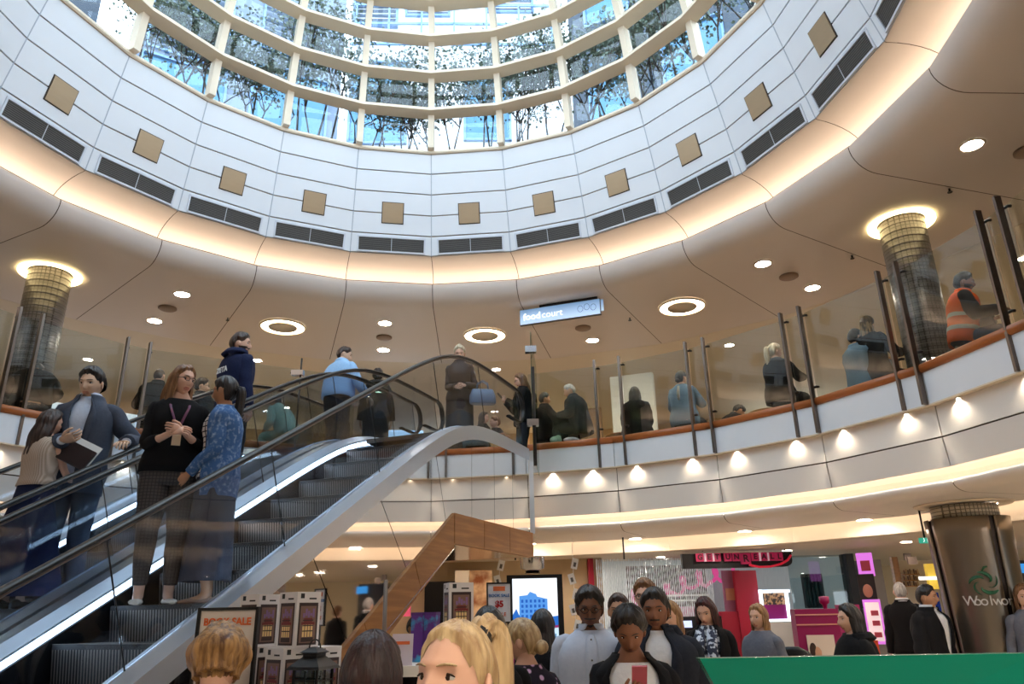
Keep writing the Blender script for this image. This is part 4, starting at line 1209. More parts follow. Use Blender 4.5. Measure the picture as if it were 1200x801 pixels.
    if sleeve != 'none':
        for S_, E_, W_, fd, palm, sd, hc in arms:
            k = 1.0 if not fem else .86
            e = off + (.006 * s if kind in ('jacket', 'blazer', 'coat') else 0)
            end = {'long': W_ - (W_ - E_).normalized() * .012 * s, 'three': E_ + (W_ - E_) * .45, 'short': S_ + (E_ - S_) * .55}[sleeve]
            if sleeve == 'short': pts, rad = [S_ - xa * sd * .05 * s, S_, S_ + (E_ - S_) * .3, end], [.052 * k * s + e, .058 * k * s + e, .056 * k * s + e, .056 * k * s + e]
            else: pts, rad = [S_ - xa * sd * .06 * s - za * .01 * s, S_ + xa * sd * .004 * s, S_ + (E_ - S_) * .3, S_ + (E_ - S_) * .75, E_, E_ + (end - E_) * .5, end], [.046 * k * s + e * .6, .054 * k * s + e * .6, .051 * k * s * bw + e * .8, .043 * k * s * bw + e, .042 * k * s + e, .038 * k * s + e, .027 * k * s + e]
            pts, rad = smooth_path(pts, rad, 4)
            mb = MB(); mb.tube(pts, rad, 14 if lod else 10)
            f = _folds(mb.v, .005 * s, seed + 3, 19)
            c = [(Vector(pts[min(len(pts) - 1, i // (14 if lod else 10))])) for i in range(len(mb.v))]
            mb.v = [tuple(Vector(v) + (Vector(v) - c[i]).normalized() * f[i]) for i, v in enumerate(mb.v)]
            obj('sleeve', mb, top.get('sleeve_m', m), t)
            if top.get('cuff'):
                d = (W_ - E_).normalized(); mb = MB(); mb.tube([W_ - d * .03 * s, W_ + d * .008 * s], .033 * k * s, 12); obj('cuff', mb, top['cuff'], t)

def _bottom(P, bt, tab, s, bw, sp, xa, ya, za, legs, pose, seed, lod):
    t = P.root; m = bt['m']; e = bt.get('off', .010) * s
    X, Y = Vector((1, 0, 0)), Vector((0, 1, 0))
    if bt['kind'] == 'trousers':
        mb = MB()
        rows = [rounded(sp(h), xa, ya, interp(tab, h)[0] * s * bw + e, interp(tab, h)[1] * s * bw + e, 20) for h in (.15, .10, .05, 0.0, -.05)]
        low = sp(0) + Vector((0, 0, -.11 * s)); rows.append(rounded(low + (ya * .03 * s if pose == 'sit' else Vector()), X, Y, .145 * s * bw + e, .095 * s * bw + e, 20))
        mb.loft(rows, 0, True, True, True)
        for H_, K_, A_, sd in legs:
            fl = bt.get('hem_r', .050) * s; d = (A_ - K_).normalized(); end = A_ + d * bt.get('len', .02) * s
            pts, rad = smooth_path([H_ + Vector((0, 0, .05 * s)), H_ + (K_ - H_) * .3, K_ - (K_ - H_) * .05, K_ + (A_ - K_) * .35, end], [.092 * s * bw + e, .086 * s * bw + e, .062 * s + e, .056 * s + e, fl + e * .3], 5)
            o = mb.tube(pts, rad, 14)
        f = _folds(mb.v, .0035 * s, seed + 9, 17)
        mb.v = [(v[0] + f[i] * .5, v[1] + f[i], v[2]) for i, v in enumerate(mb.v)]
        obj('trousers', mb, m, t)
    else:
        ln = bt.get('len', .62) * s; fl = bt.get('flare', .05) * s
        mb = MB(); rows = []; n = 10; seg = 36
        for h in (.15, .08, 0.0):
            rows.append(rounded(sp(h), xa, ya, interp(tab, h)[0] * s * bw + e, interp(tab, h)[1] * s * bw + e, seg, 2.2))
        if pose == 'stand':
            for i in range(1, n + 1):
                q = i / n
                r = rounded(sp(0) + Vector((0, 0, -ln * q)), X, Y, .176 * s * bw + e + fl * q, .125 * s * bw + e + fl * q, seg, 2.1)
                w_ = bt.get('pleat', .012) * s * q
                c = sp(0) + Vector((0, 0, -ln * q))
                r = [p + (p - c).normalized() * (w_ * math.sin(k * 2 * PI / seg * 9 + seed)) for k, p in enumerate(r)]
                rows.append(r)
        else:
            for i in range(1, 6):
                q = i / 5; c = sp(0) + Vector((0, .42 * s * q, -.02 * s))
                rows.append(rounded(c, X, Vector((0, 0, 1)), .18 * s, .10 * s, seg, 2.4))
        mb.loft(rows, 0, True, False, True); o = obj('skirt', mb, m, t); md = o.modifiers.new('thick', 'SOLIDIFY'); md.thickness = .006
def _hair(P, hair, fem, lod, seed):
    style, colour = hair[0], hair[1]; opt = hair[2] if len(hair) > 2 else {}
    m = HAIR[colour]; HM = P.HM; t = P.root; F = 1.0 if fem else 0.0
    mb = MB()
    if style == 'short': hair_cap(mb, HM, opt.get('thick', .016), F, opt.get('line', .070), -.012, opt.get('nape', -.07), lod, seed)
    elif style == 'bald':
        hair_cap(mb, HM, .007, F, .30, .0, -.06, lod, seed)
        mb2 = MB(); nmb = []
    else:
        hair_cap(mb, HM, opt.get('thick', .018), F, opt.get('line', .076), -.03, -.08, lod, seed, opt.get('part', 0.0), ears=opt.get('ears', style in ('pony', 'bun', 'lowbun', 'topbun')))
    o = obj('hair', mb, m, t)
    mb = MB()
    if style == 'long': hair_length(mb, HM, F, opt.get('len', .36), opt.get('spread', 1.0), opt.get('front', 1.95), opt.get('z0', .075), opt.get('taper', .2), seed, lod, opt.get('wave', .004), opt.get('back', .015), opt.get('vol', .02)); obj('hair_length', mb, m if 'tip' not in opt else HAIR[opt['tip']], t)
    elif style == 'bob': hair_length(mb, HM, F, opt.get('len', .11), .6, opt.get('front', 2.15), .075, .12, seed, lod, .003, 0, opt.get('vol', .030), inward=.18); obj('hair_length', mb, m, t)
    elif style == 'pony':
        up2 = opt.get('high', 0.0); L = opt.get('len', .30); vol = opt.get('vol', .034); hi = opt.get('up', .02)
        sway = opt.get('sway', 0.0)
        loc = [Vector((0, -.085 + up2 * .5, .05 + up2)), Vector((0, -.118 + up2 * .4, .062 + hi + up2)), Vector((sway * .2, -.150 + up2 * .2, .04 + hi * .5 + up2)), Vector((sway * .5, -.158, -.05)), Vector((sway * .8, -.150, -.05 - L * .4)), Vector((sway, -.140, -.05 - L * .8)), Vector((sway, -.135, -.05 - L))]
        nn = Vector((0, 1, 0))
        pts, rad = smooth_path([HM @ p for p in loc], [vol * .45, vol * .6, vol * .95, vol * 1.1, vol, vol * .7, vol * .15], 5)
        mb.tube(pts, rad, 24 if lod else 10)
        f = [.0045 * math.sin(2 * PI * (i % (24 if lod else 10)) / (24 if lod else 10) * 7 + i * .013) for i in range(len(mb.v))]
        cc = [pts[min(len(pts) - 1, i // (24 if lod else 10))] for i in range(len(mb.v))]
        mb.v = [tuple(Vector(v) + ((Vector(v) - cc[i]).normalized() * f[i] if (Vector(v) - cc[i]).length > 1e-6 else Vector())) for i, v in enumerate(mb.v)]
        obj('ponytail', mb, m, t)
        mb = MB(); mb.tube([HM @ Vector((0, -.086 + up2 * .5, .05 + up2)), HM @ Vector((0, -.104 + up2 * .45, .058 + hi * .5 + up2))], vol * .62, 12); obj('hair_tie', mb, opt.get('tie', M['black']), t)
    elif style in ('bun', 'lowbun', 'topbun'):
        c = {'bun': Vector((0, -.112, .05)), 'lowbun': Vector((0, -.105, -.045)), 'topbun': Vector((0, -.025, .128))}[style]
        r = opt.get('r', .038)
        mb.ball(HM @ c, (r * P.s, r * P.s, r * .9 * P.s), 16)
        mb.v = [(v[0], v[1], v[2]) for v in mb.v]
        obj('hair_bun', mb, m, t)
    return o
def finish_people():
    dg = bpy.context.evaluated_depsgraph_get(); dg.update()
    jobs = []
    for ob, P, k in PENDING:
        me = bpy.data.meshes.new_from_object(ob.evaluated_get(dg))
        n = len(me.vertices); co = np.empty(n * 3); me.vertices.foreach_get('co', co); co = co.reshape(-1, 3)
        mb = MB(); mb.add([tuple(c) for c in co], [tuple(p.vertices) for p in me.polygons], 0, True)
        bpy.data.meshes.remove(me)
        F = 1.0 if k['fem'] else 0.0
        head_geo(mb, k['lod'], F, P.HM, beard=k['beard'])
        for S_, E_, W_, fd, palm, sd, hc in P.arms:
            hand_geo(mb, W_, fd, palm, sd, k['s'] * (.93 if k['fem'] else 1.0), hc)
        jobs.append((mb, P, k))
    for ob, P, k in PENDING:
        me = ob.data; bpy.data.objects.remove(ob); bpy.data.meshes.remove(me)
    for mb, P, k in jobs:
        sk = k['skin']; hm = HAIR[k['hairmat']] if k['hairmat'] in HAIR else HAIR['black']
        obj('body', mb, [SKIN[sk], LIP[sk], EYEW, IRIS, hm if k['hairmat'] not in ('grey', 'platinum') else HAIR['brown']], P.root)
    PENDING.clear()
# ------------------------------------------------------------------ hanging food court sign
def text_emit(name, rgb, e): return glow(name, rgb, e)
sgn = thing('food_court_sign', 'hanging light blue illuminated sign reading foodcourt under the curved ceiling', 'sign', at(655.5, 365.5, 11.55), 0)
dv = (at(708, 357.5, 11.25) - at(604, 375, 11.75)); yaw = math.atan2(dv.y, dv.x)
sgn.rotation_euler = (0, 0, yaw)
mb = MB(); mb.box((0, .03, 0), (1.40, .05, .28)); obj('sign_box', mb, M['steel_dark'], sgn)
sign_face = bpy.data.materials.new('sign_face'); sign_face.use_nodes = True
_nt = sign_face.node_tree; _b = _nt.nodes['Principled BSDF']
_tc = _nt.nodes.new('ShaderNodeTexCoord'); _sx = _nt.nodes.new('ShaderNodeSeparateXYZ'); _cr2 = _nt.nodes.new('ShaderNodeValToRGB')
_nt.links.new(_tc.outputs['Generated'], _sx.inputs[0]); _nt.links.new(_sx.outputs['Z'], _cr2.inputs[0])
_cr2.color_ramp.elements[0].color = lin((200, 222, 246)); _cr2.color_ramp.elements[1].color = lin((126, 164, 206))
_nt.links.new(_cr2.outputs[0], _b.inputs['Emission Color']); _b.inputs['Emission Strength'].default_value = 0.34; _nt.links.new(_cr2.outputs[0], _b.inputs['Base Color'])
mb = MB(); mb.box((0, 0, 0), (1.38, .012, .26)); obj('sign_face', mb, sign_face, sgn)
mb = MB(); mb.box((.70, .05, .03), (.08, .03, .20)); obj('side_panel', mb, sign_face, sgn)
mb = MB(); mb.box((.15, .03, .165), (1.0, .04, .04)); obj('hanger_rail', mb, M['dark'], sgn)
for hx_ in (-.25, .55):
    mb = MB(); mb.cyl((hx_, .03, .18), .012, 0.35, 8); obj('hanger', mb, M['dark'], sgn)
sw = text_emit('sign_white', (255, 255, 255), 1.1); sl_ = text_emit('sign_lines', (96, 132, 176), .6)
words('food', .165, sw, sgn, (-.48, -.009, -.01), (PI / 2, 0, 0), bold=.004)
words('court', .165, sw, sgn, (-.125, -.009, -.01), (PI / 2, 0, 0))
for q in range(3):
    for k in range(4):
        mb = MB(); c = Vector((.36 + .11 * q - .11 * 0, -.008, .0 + (.02 if q == 1 else 0)))
        a = q * .5 - .5 + k * PI / 2
        pts = [c + Vector((.055 * math.cos(a + t_) * math.cos(.6), 0, .055 * math.sin(a + t_))) for t_ in (0, .4, .8, 1.2, 1.57)]
        mb.tube(pts, .0035, 5); obj('emblem', mb, sl_, sgn)

# ------------------------------------------------------------------ helpers for things standing at a known distance
def px_frame(u0, v0, u1, v1, Y):
    a, b, c = at(u0, (v0 + v1) / 2, Y), at(u1, (v0 + v1) / 2, Y), at((u0 + u1) / 2, v0, Y)
    d = at((u0 + u1) / 2, v1, Y)
    return Vector(((a.x + b.x) / 2, Y, (c.z + d.z) / 2)), b.x - a.x, c.z - d.z
def panel(name, u0, v0, u1, v1, Y, th, m, parent=None, label=None, cat=None, group=None, to_floor=False):
    c, w, h = px_frame(u0, v0, u1, v1, Y)
    if to_floor:
        top = c.z + h / 2; c.z = top / 2; h = top
    mb = MB(); mb.box((0, th / 2, 0), (w, th, h))
    o = obj(name, mb, m, parent, c if parent is None else c - parent.location)
    if label: tag(o, label, cat, group)
    return o

# ------------------------------------------------------------------ shop walls round the ground floor
wall_m = mat('shop_wall_cream', (206, 184, 148), 0.6, var=0.08, scale=.8)
mb = MB()
for a0, a1, r in ((R_(-40), R_(17.5), 8.75),):
    n_ = 12; vs = []
    for k in range(n_ + 1):
        a = lerp(a0, a1, k / n_); vs += [lp(r, a, 0), lp(r, a, 2.62)]
    mb.add(vs, [(2 * k, 2 * k + 2, 2 * k + 3, 2 * k + 1) for k in range(n_)])
struct('wall_back', mb, wall_m, (CX, CY, 0))
teal = mat('teal_shop_wall', (36, 112, 128), 0.4, var=0.1, scale=1); 
mb = MB(); vs = []
for k in range(15):
    a = lerp(R_(84), R_(200), k / 14); vs += [lp(12.2, a, 0), lp(12.2, a, 2.62)]
mb.add(vs, [(2 * k, 2 * k + 2, 2 * k + 3, 2 * k + 1) for k in range(14)]); struct('wall_right', mb, teal, (CX, CY, 0))
mb = MB(); vs = []
for k in range(13):
    a = lerp(R_(20), R_(92), k / 12); vs += [lp(17.3, a, 0), lp(17.3, a, 2.66)]
mb.add(vs, [(2 * k, 2 * k + 2, 2 * k + 3, 2 * k + 1) for k in range(12)]); struct('wall_far', mb, wall_m, (CX, CY, 0))
mb = MB(); vs = []
for k in range(13):
    a = lerp(R_(200), R_(310), k / 12); vs += [lp(12.2, a, 0), lp(12.2, a, 2.62)]
mb.add(vs, [(2 * k, 2 * k + 2, 2 * k + 3, 2 * k + 1) for k in range(12)]); struct('wall_left', mb, mat('left_shop_wall', (176, 156, 128), 0.5, var=0.1, scale=1), (CX, CY, 0))
for k, a in enumerate((96, 108, 120, 134)):
    t = thing('shop_lightbox', 'white shop lightbox on the teal wall to the right, %s along' % ORD[k], 'lightbox', pol(12.12, R_(a), 1.5), -R_(a), 'teal shop lightboxes')
    mb = MB(); mb.box((0, 0, 0), (1.2, .06, 1.2)); obj('case', mb, M['white'], t)
    mb = MB(); mb.box((0, -.035, 0), (1.1, .01, 1.1)); obj('lit_face', mb, glow('lightbox_face', (230, 240, 250), 2.2), t)

# left background: boards and a mural on the cream wall
panel('black_board', 497, 681, 533, 760, 14.3, .06, M['black'], None, 'large plain black board standing against the cream shop wall', 'board', to_floor=True)
panel('cream_pillar', 533, 668, 549, 760, 14.2, .3, M['cream'], None, 'cream square pillar between the black board and the mural', 'pillar', to_floor=True)
panel('pink_panel', 462, 699, 481, 722, 14.3, .05, mat('pink_panel', (236, 96, 130), .5, emit=.25), None, 'small pink wall panel below the sloping timber boards', 'panel')
mural = mat('mural_print', (150, 84, 44), .6, kind='noise', scale=3.2, rgb2=(240, 206, 160), contrast=(.38, .62))
panel('mural', 549, 668, 577, 752, 14.35, .05, mural, None, 'brown and orange photographic mural behind the book sale sign', 'mural')
cnt = thing('shop_counter', 'low shop counter with small goods, below the black board', 'counter', Vector((at(475, 752, 9.5).x, 9.5, 0)))
mb = MB(); mb.box((0, 0, .45), (1.3, .5, .9)); obj('body', mb, M['dark'], cnt)
mb = MB(); mb.box((0, 0, .92), (1.4, .56, .04)); obj('counter_top', mb, M['cream'], cnt)
for k in range(9):
    x = cnt.location.x - .6 + k * .15; hh = .10 + .05 * ((k * 7) % 4); cc = [(196, 60, 40), (60, 90, 160), (228, 214, 190), (40, 38, 44), (206, 120, 50)][k % 5]
    mb = MB(); mb.lathe((0, 0, 0), [(.03, 0), (.034, .01), (.034, hh * .7), (.014, hh * .85), (.014, hh), (0, hh)], 12)
    tag(obj('bottle', mb, mat('bottle_%d' % (k % 5), cc, .3), None, (x, 9.42 + .05 * (k % 3), .94)), 'small bottle on the low shop counter, %s from the left' % ORD[k], 'bottle', 'bottles on the counter')

# ------------------------------------------------------------------ digital display
c, w, h = px_frame(594.5, 673, 661, 784, 9.4)
dd = thing('digital_display', 'tall black framed digital display showing a blue building picture', 'display', (c.x, c.y, 0))
top = c.z + h / 2; cz = c.z
mb = MB(); mb.box((0, .05, cz), (w, .10, h)); obj('housing', mb, M['black'], dd)
mb = MB(); mb.box((0, .06, (cz - h / 2) / 2), (w * .8, .08, cz - h / 2)); mb.box((0, .06, .02), (w, .4, .04)); obj('foot', mb, M['black'], dd)
sw_, sh_ = w * .80, h * .90
def shape(name, pts, rgb, e, y=-.004, parent=dd, org=(0, cz + .01)):
    mb = MB(); vs = [Vector((org[0] + px * sw_ / 2, y, org[1] + pz * sh_ / 2)) for px, pz in pts]
    mb.add(vs + [p + Vector((0, .002, 0)) for p in vs], [tuple(range(len(vs))), tuple(reversed(range(len(vs), 2 * len(vs))))])
    return obj(name, mb, glow('screen_%d_%d_%d' % rgb, rgb, e), parent)
shape('screen', [(-1, -1), (1, -1), (1, 1), (-1, 1)], (236, 244, 252), 1.0, -.003)
shape('pictured_building', [(-.72, -.12), (.55, -.12), (.55, .50), (.10, .56), (.05, .62), (-.22, .68), (-.34, .60), (-.70, .58)], (84, 146, 220), .9, -.004)
shape('pictured_trees', [(-1, -.3), (-1, .14), (-.84, .28), (-.7, .1), (-.4, .02), (.2, .0), (.5, .06), (1, .10), (1, -.3)], (44, 104, 190), .9, -.005)
for r in range(4):
    for q in range(6):
        x0 = -.62 + q * .19; z0 = .06 + r * .12
        shape('pictured_window', [(x0, z0), (x0 + .10, z0), (x0 + .10, z0 + .07), (x0, z0 + .07)], (40, 92, 176), .9, -.006)
shape('pictured_shopfront', [(-1, -.62), (1, -.62), (1, -.12), (-.2, -.24), (-1, -.26)], (196, 222, 238), .9, -.007)
for q in range(5): shape('pictured_door', [(-.85 + q * .38, -.60), (-.62 + q * .38, -.60), (-.62 + q * .38, -.32), (-.85 + q * .38, -.34)], (110, 158, 196), .8, -.008)
shape('pictured_awning', [(-1, -.26), (1, -.12), (1, -.18), (-1, -.31)], (150, 52, 104), .8, -.009)
shape('caption_band', [(-1, -1), (1, -1), (1, -.62), (-1, -.62)], (132, 28, 84), .7, -.007)
shape('caption_line', [(-.8, -.74), (.3, -.74), (.3, -.70), (-.8, -.70)], (220, 170, 200), .8, -.009)

# pendant and tag strings over the display
pl = thing('pendant_lamp', 'round silver pendant lamp hanging above the digital display', 'lamp', at(624, 671, 12.5))
pl.scale = (1.36, 1.36, 1.36)
mb = MB(); mb.lathe((0, 0, 0), [(0, 0), (.07, .0), (.10, .03), (.145, .05), (.145, .16), (.15, .17), (.15, .185), (0, .19)], 24); obj('shade', mb, M['chrome'], pl)
mb = MB(); mb.cyl((0, 0, .19), .01, (2.757 - pl.location.z) / 1.36 - .19, 8); obj('rod', mb, M['chrome'], pl)
mb = MB(); mb.cyl((0, 0, -.006), .09, .008, 20); obj('diffuser', mb, M['black'], pl)
for n_, (u, v0, v1) in enumerate(((585, 654, 690), (671, 652, 742))):
    g = thing('tag_string', 'string of white paper tags hanging %s the digital display' % ('left of' if n_ == 0 else 'right of'), 'tags', at(u, v0, 12.4)); g.scale = (1.35, 1.35, 1.35)
    L_ = (at(u, v0, 12.4).z - at(u, v1, 12.4).z) / 1.35
    mb = MB(); mb.tube([(0, 0, (2.757 - g.location.z) / 1.35), (0, 0, -L_)], .003, 5); obj('string', mb, M['white'], g)
    k_ = int(L_ / .17) + 1
    for k in range(k_):
        mb = MB(); mb.box((0.02 * (-1) ** k, -.01, -.08 - k * .17), (.075, .006, .12), 0, 0, Matrix.Rotation(.25 * (-1) ** k, 3, 'Y')); mb.box((0.02 * (-1) ** k, -.016, -.09 - k * .17), (.03, .004, .05), 1, 0, Matrix.Rotation(.25 * (-1) ** k, 3, 'Y')); obj('tag', mb, [M['white'], M['vent_slat']], g)
# ------------------------------------------------------------------ sale signs
ink_o = mat('ink_orange', (224, 112, 62), .6); ink_b = mat('ink_blue', (70, 120, 180), .6); ink_r = mat('ink_red', (176, 36, 40), .6)
def sale_sign(label, u0, v0, u1, v1, Y, yaw, order):
    c, w, h = px_frame(u0, v0, u1, v1, Y)
    t = thing('sale_sign', label, 'sign', (c.x, c.y, 0), yaw)
    z = c.z
    mb = MB()
    for sx in (-1, 1): mb.box((sx * w / 2, 0, z), (.012, .02, h + .012))
    for sz in (-1, 1): mb.box((0, 0, z + sz * h / 2), (w, .02, .012))
    obj('frame', mb, M['black'], t)
    mb = MB(); mb.box((0, .002, z), (w - .008, .010, h - .008)); obj('card', mb, mat('sign_card', (232, 230, 236), .5), t)
    mb = MB(); mb.cyl((0, .012, 0.01), .011, z - h / 2, 10); mb.cyl((0, .012, 0), .13, .012, 20); obj('stand', mb, M['black'], t)
    for back in (0, 1):
        y = -.007 if not back else .011; rz = 0 if not back else PI
        mb = MB(); mb.box((0, y, z + h * .36), (w * .5, .003, h * .12)); obj('orange_block', mb, ink_o, t)
        words('BOOK SALE', w * .165, ink_b, t, (0, y, z + h * .18), (PI / 2, 0, rz), bold=.001, depth=.001)
        words('$5', w * .34, ink_r, t, (0, y, z - h * .04), (PI / 2, 0, rz), bold=.003, depth=.001)
        words('TABLE', w * .2, ink_o, t, (0, y, z - h * .30), (PI / 2, 0, rz), bold=.001, depth=.001)
    return t
sale_sign('small white BOOK SALE $5 sign on a black stand left of the digital display', 571, 683, 599, 729, 6.5, R_(8), 0)
c, w, h = px_frame(228, 713, 300, 806, 2.85)
t = thing('framed_poster', 'large black framed white poster behind the woman with the highlighted bob', 'sign', (c.x, c.y, 0), R_(-6))
mb = MB()
for sx in (-1, 1): mb.box((sx * w / 2, 0, c.z), (.010, .02, h + .01))
for sz in (-1, 1): mb.box((0, 0, c.z + sz * h / 2), (w, .02, .010))
obj('frame', mb, M['black'], t)
mb = MB(); mb.box((0, .003, c.z), (w - .006, .008, h - .006)); obj('card', mb, mat('poster_card', (226, 220, 214), .5), t)
mb = MB(); mb.cyl((0, .01, 0), .012, c.z - h / 2, 10); mb.cyl((0, .01, 0), .14, .012, 20); obj('stand', mb, M['black'], t)
words('BOOK SALE', w * .155, ink_o, t, (0, -.006, c.z + h * .33), (PI / 2, 0, 0), bold=.001, depth=.001)
words('$5', w * .34, ink_r, t, (0, -.006, c.z + h * .08), (PI / 2, 0, 0), bold=.003, depth=.001)

# ------------------------------------------------------------------ lantern cartons, lantern and table
BOXW, BOXH = .116, .208
def carton_meshes():
    a = BOXW / 2; H = BOXH
    mb = MB(); mb.box((0, 0, H / 2), (BOXW, BOXW, H)); body = mb.mesh('carton')
    body.materials.append(mat('carton_white', (226, 222, 222), .5))
    prints = []
    mb = MB()
    for k in range(4):
        q = Matrix.Rotation(k * PI / 2, 3, 'Z')
        def quad(x0, z0, x1, z1, y, mi):
            p = [q @ Vector((x, -a - y, z)) for x, z in ((x0, z0), (x1, z0), (x1, z1), (x0, z1))]
            mb.add(p, [(0, 1, 2, 3)], mi)
        quad(-a * .8, .008, a * .8, H * .80, .0006, 0)          # dark photograph
        quad(-a * .66, .016, a * .66, H * .74, .0010, 4)
        # pictured lantern: base, body of lit windows, roof, flowers
        quad(-a * .5, .02, a * .5, .036, .0016, 0)
        for wv in range(4): quad(-a * .44 + wv * a * .23, .038, -a * .44 + wv * a * .23 + a * .16, H * .40, .0018, 2)
        for wv in range(3): quad(-a * .44, .038 + .02 * (wv + 1), a * .44, .042 + .02 * (wv + 1), .0021, 0)
        quad(-a * .55, H * .40, a * .55, H * .45, .002, 1); quad(-a * .35, H * .45, a * .35, H * .52, .0018, 1)
        for fl in range(5):
            x = -a * .45 + fl * a * .2; quad(x, H * (.53 + .03 * (fl % 2)), x + a * .17, H * (.61 + .04 * ((fl * 2) % 3)), .0018, 3)
        quad(-a * .72, H * .88, -a * .40, H * .97, .0006, 5); quad(a * .0, H * .86, a * .62, H * .89, .0006, 5)
    pr = mb.mesh('printed_faces')
    for m in (mat('print_dark', (52, 36, 34), .5), mat('print_maroon', (120, 44, 44), .5), mat('print_glow', (240, 206, 140), .5), mat('print_lilac', (136, 104, 150), .5), mat('print_brown', (128, 96, 84), .5), mat('print_black', (30, 30, 32), .5)): pr.materials.append(m)
    return body, pr
cb, cp = carton_meshes()
def carton(u, v, Y, rz, label, z=None):
    p = at(u, v, Y)
    if z is not None: p.z = z
    t = thing('lantern_carton', label, 'carton', p, rz, 'lantern cartons on the display table')
    obj('carton', cb, None, t); obj('printed_faces', cp, None, t); return t
ZT = 1.06 + .005
zlow = at(345, 758, 3.2).z - BOXH
carton(348, 758, 3.22, R_(-38), 'white lantern carton standing on top of the front carton stack', zlow + BOXH)
lowc = [(334, 3.20, 'left'), (373, 3.24, 'right')]
carton(335, 780, 3.20, R_(-38), 'white lantern carton in the lower row, left of the black lantern', zlow)
carton(375, 780, 3.26, R_(-38), 'white lantern carton in the lower row, behind the black lantern', zlow)
carton(303, 780, 3.42, R_(-38), 'white lantern carton at the left end of the lower row, beside the framed poster', zlow)
carton(300, 758, 3.45, R_(-30), 'white lantern carton stacked at the left, beside the framed poster', zlow + BOXH)
tb = thing('display_table', 'black display table carrying the lantern cartons', 'table', (at(345, 780, 3.25).x, 3.25, 0), R_(-8))
mb = MB(); mb.box((0, 0, zlow - .02), (.95, .50, .04)); obj('table_top', mb, M['black'], tb)
for sx in (-1, 1):
    for sy in (-1, 1):
        mb = MB(); mb.box((sx * .44, sy * .21, (zlow - .04) / 2), (.05, .05, zlow - .04)); obj('leg', mb, M['black'], tb)
ln = thing('lantern', 'black metal lantern with glass sides in front of the white cartons', 'lantern', Vector((at(367, 790, 3.03).x, 3.03, zlow)), R_(-20))
mb = MB(); mb.box((0, 0, .008), (.12, .12, .016)); obj('base', mb, M['black'], ln)
for sx in (-1, 1):
    for sy in (-1, 1):
        mb = MB(); mb.box((sx * .05, sy * .05, .075), (.008, .008, .125)); obj('corner_post', mb, M['black'], ln)
for k in range(4):
    q = Matrix.Rotation(k * PI / 2, 3, 'Z'); mb = MB(); mb.box(q @ Vector((0, -.052, .075)), (.004, .004, .12), 0, k * PI / 2); mb.box(q @ Vector((0, -.052, .10)), (.1, .004, .004), 0, k * PI / 2); obj('glazing_bar', mb, M['black'], ln)
    mb = MB(); mb.box(q @ Vector((0, -.048, .075)), (.096, .002, .12), 0, k * PI / 2); obj('glass', mb, M['shopglass'], ln)
mb = MB(); rings = [[Vector((sx * r, sy * r, z)) for sx, sy in ((-1, -1), (1, -1), (1, 1), (-1, 1))] for r, z in ((.072, .138), (.066, .148), (.034, .178), (.030, .182), (.030, .192), (.040, .196), (.020, .21), (.006, .215))]
mb.loft(rings, 0, True, True, False); obj('roof', mb, M['black'], ln)
mb = MB(); mb.tube([Vector((.025 * math.cos(a), 0, .21 + .03 * math.sin(a))) for a in [PI * k / 8 for k in range(9)]], .003, 6); obj('handle', mb, M['black'], ln)
mb = MB(); mb.cyl((0, 0, .016), .025, .06, 16); obj('candle', mb, M['cream'], ln)
c4 = carton(537, 738, 3.7, R_(18), 'lantern carton standing alone above the blonde woman with the ponytail'); 
st = thing('display_plinth', 'slim plinth under the single lantern carton', 'plinth', (c4.location.x, c4.location.y, 0)); mb = MB(); mb.box((0, 0, c4.location.z / 2 - .01), (.16, .16, c4.location.z - .02)); obj('column', mb, M['white'], st); mb = MB(); mb.box((0, 0, c4.location.z - .01), (.2, .2, .02)); obj('top_plate', mb, M['white'], st)
pur = mat('purple_print', (92, 44, 128), .4, kind='noise', scale=14, rgb2=(60, 150, 200), contrast=(.52, .60))
zp = at(495, 775, 3.5).z
tb2 = thing('goods_table', 'table with purple boxes and cards behind the dark haired woman', 'table', (at(485, 775, 3.4).x, 3.45, 0)); mb = MB(); mb.box((0, 0, zp - .02), (.5, .42, .04)); obj('table_top', mb, M['white'], tb2)
for sx in (-1, 1):
    for sy in (-1, 1): mb = MB(); mb.box((sx * .22, sy * .18, (zp - .04) / 2), (.04, .04, zp - .04)); obj('leg', mb, M['steel'], tb2)
for n_, u in enumerate((491, 506)):
    t = thing('purple_box', 'tall purple and cyan printed box, %s of the pair on the goods table' % ('left' if n_ == 0 else 'right'), 'box', (at(u, 750, 3.5).x, 3.5, zp), R_(-15), 'purple boxes')
    mb = MB(); mb.box((0, 0, .095), (.055, .055, .19)); obj('box_body', mb, pur, t)
    mb = MB(); mb.box((0, 0, .195), (.057, .057, .012)); obj('box_lid', mb, mat('purple_lid', (80, 40, 110), .4), t)
cdd = thing('price_card', 'small white price card on the goods table', 'card', (at(471, 778, 3.28).x, 3.28, zp)); mb = MB(); mb.box((0, 0, .06), (.085, .006, .12), 0, 0, Matrix.Rotation(-.2, 3, 'X')); obj('card', mb, mat('lilac_card', (214, 208, 226), .5), cdd)
mb = MB(); mb.box((0, -.004, .085), (.06, .004, .012), 0, 0, Matrix.Rotation(-.2, 3, 'X')); mb.box((0, .003, .045), (.04, .004, .01), 0, 0, Matrix.Rotation(-.2, 3, 'X')); o = obj('printed_lines', mb, ink_o, cdd); o['kind'] = 'stuff'
po = thing('display_pole', 'thin steel pole in front of the sloping timber boards', 'pole', (at(452, 690, 3.6).x, 3.6, 0))
mb = MB(); mb.cyl((0, 0, 0), .010, at(452, 679, 3.6).z, 10); obj('tube', mb, M['steel'], po); mb = MB(); mb.cyl((0, 0, 0), .12, .012, 20); obj('base', mb, M['steel'], po)

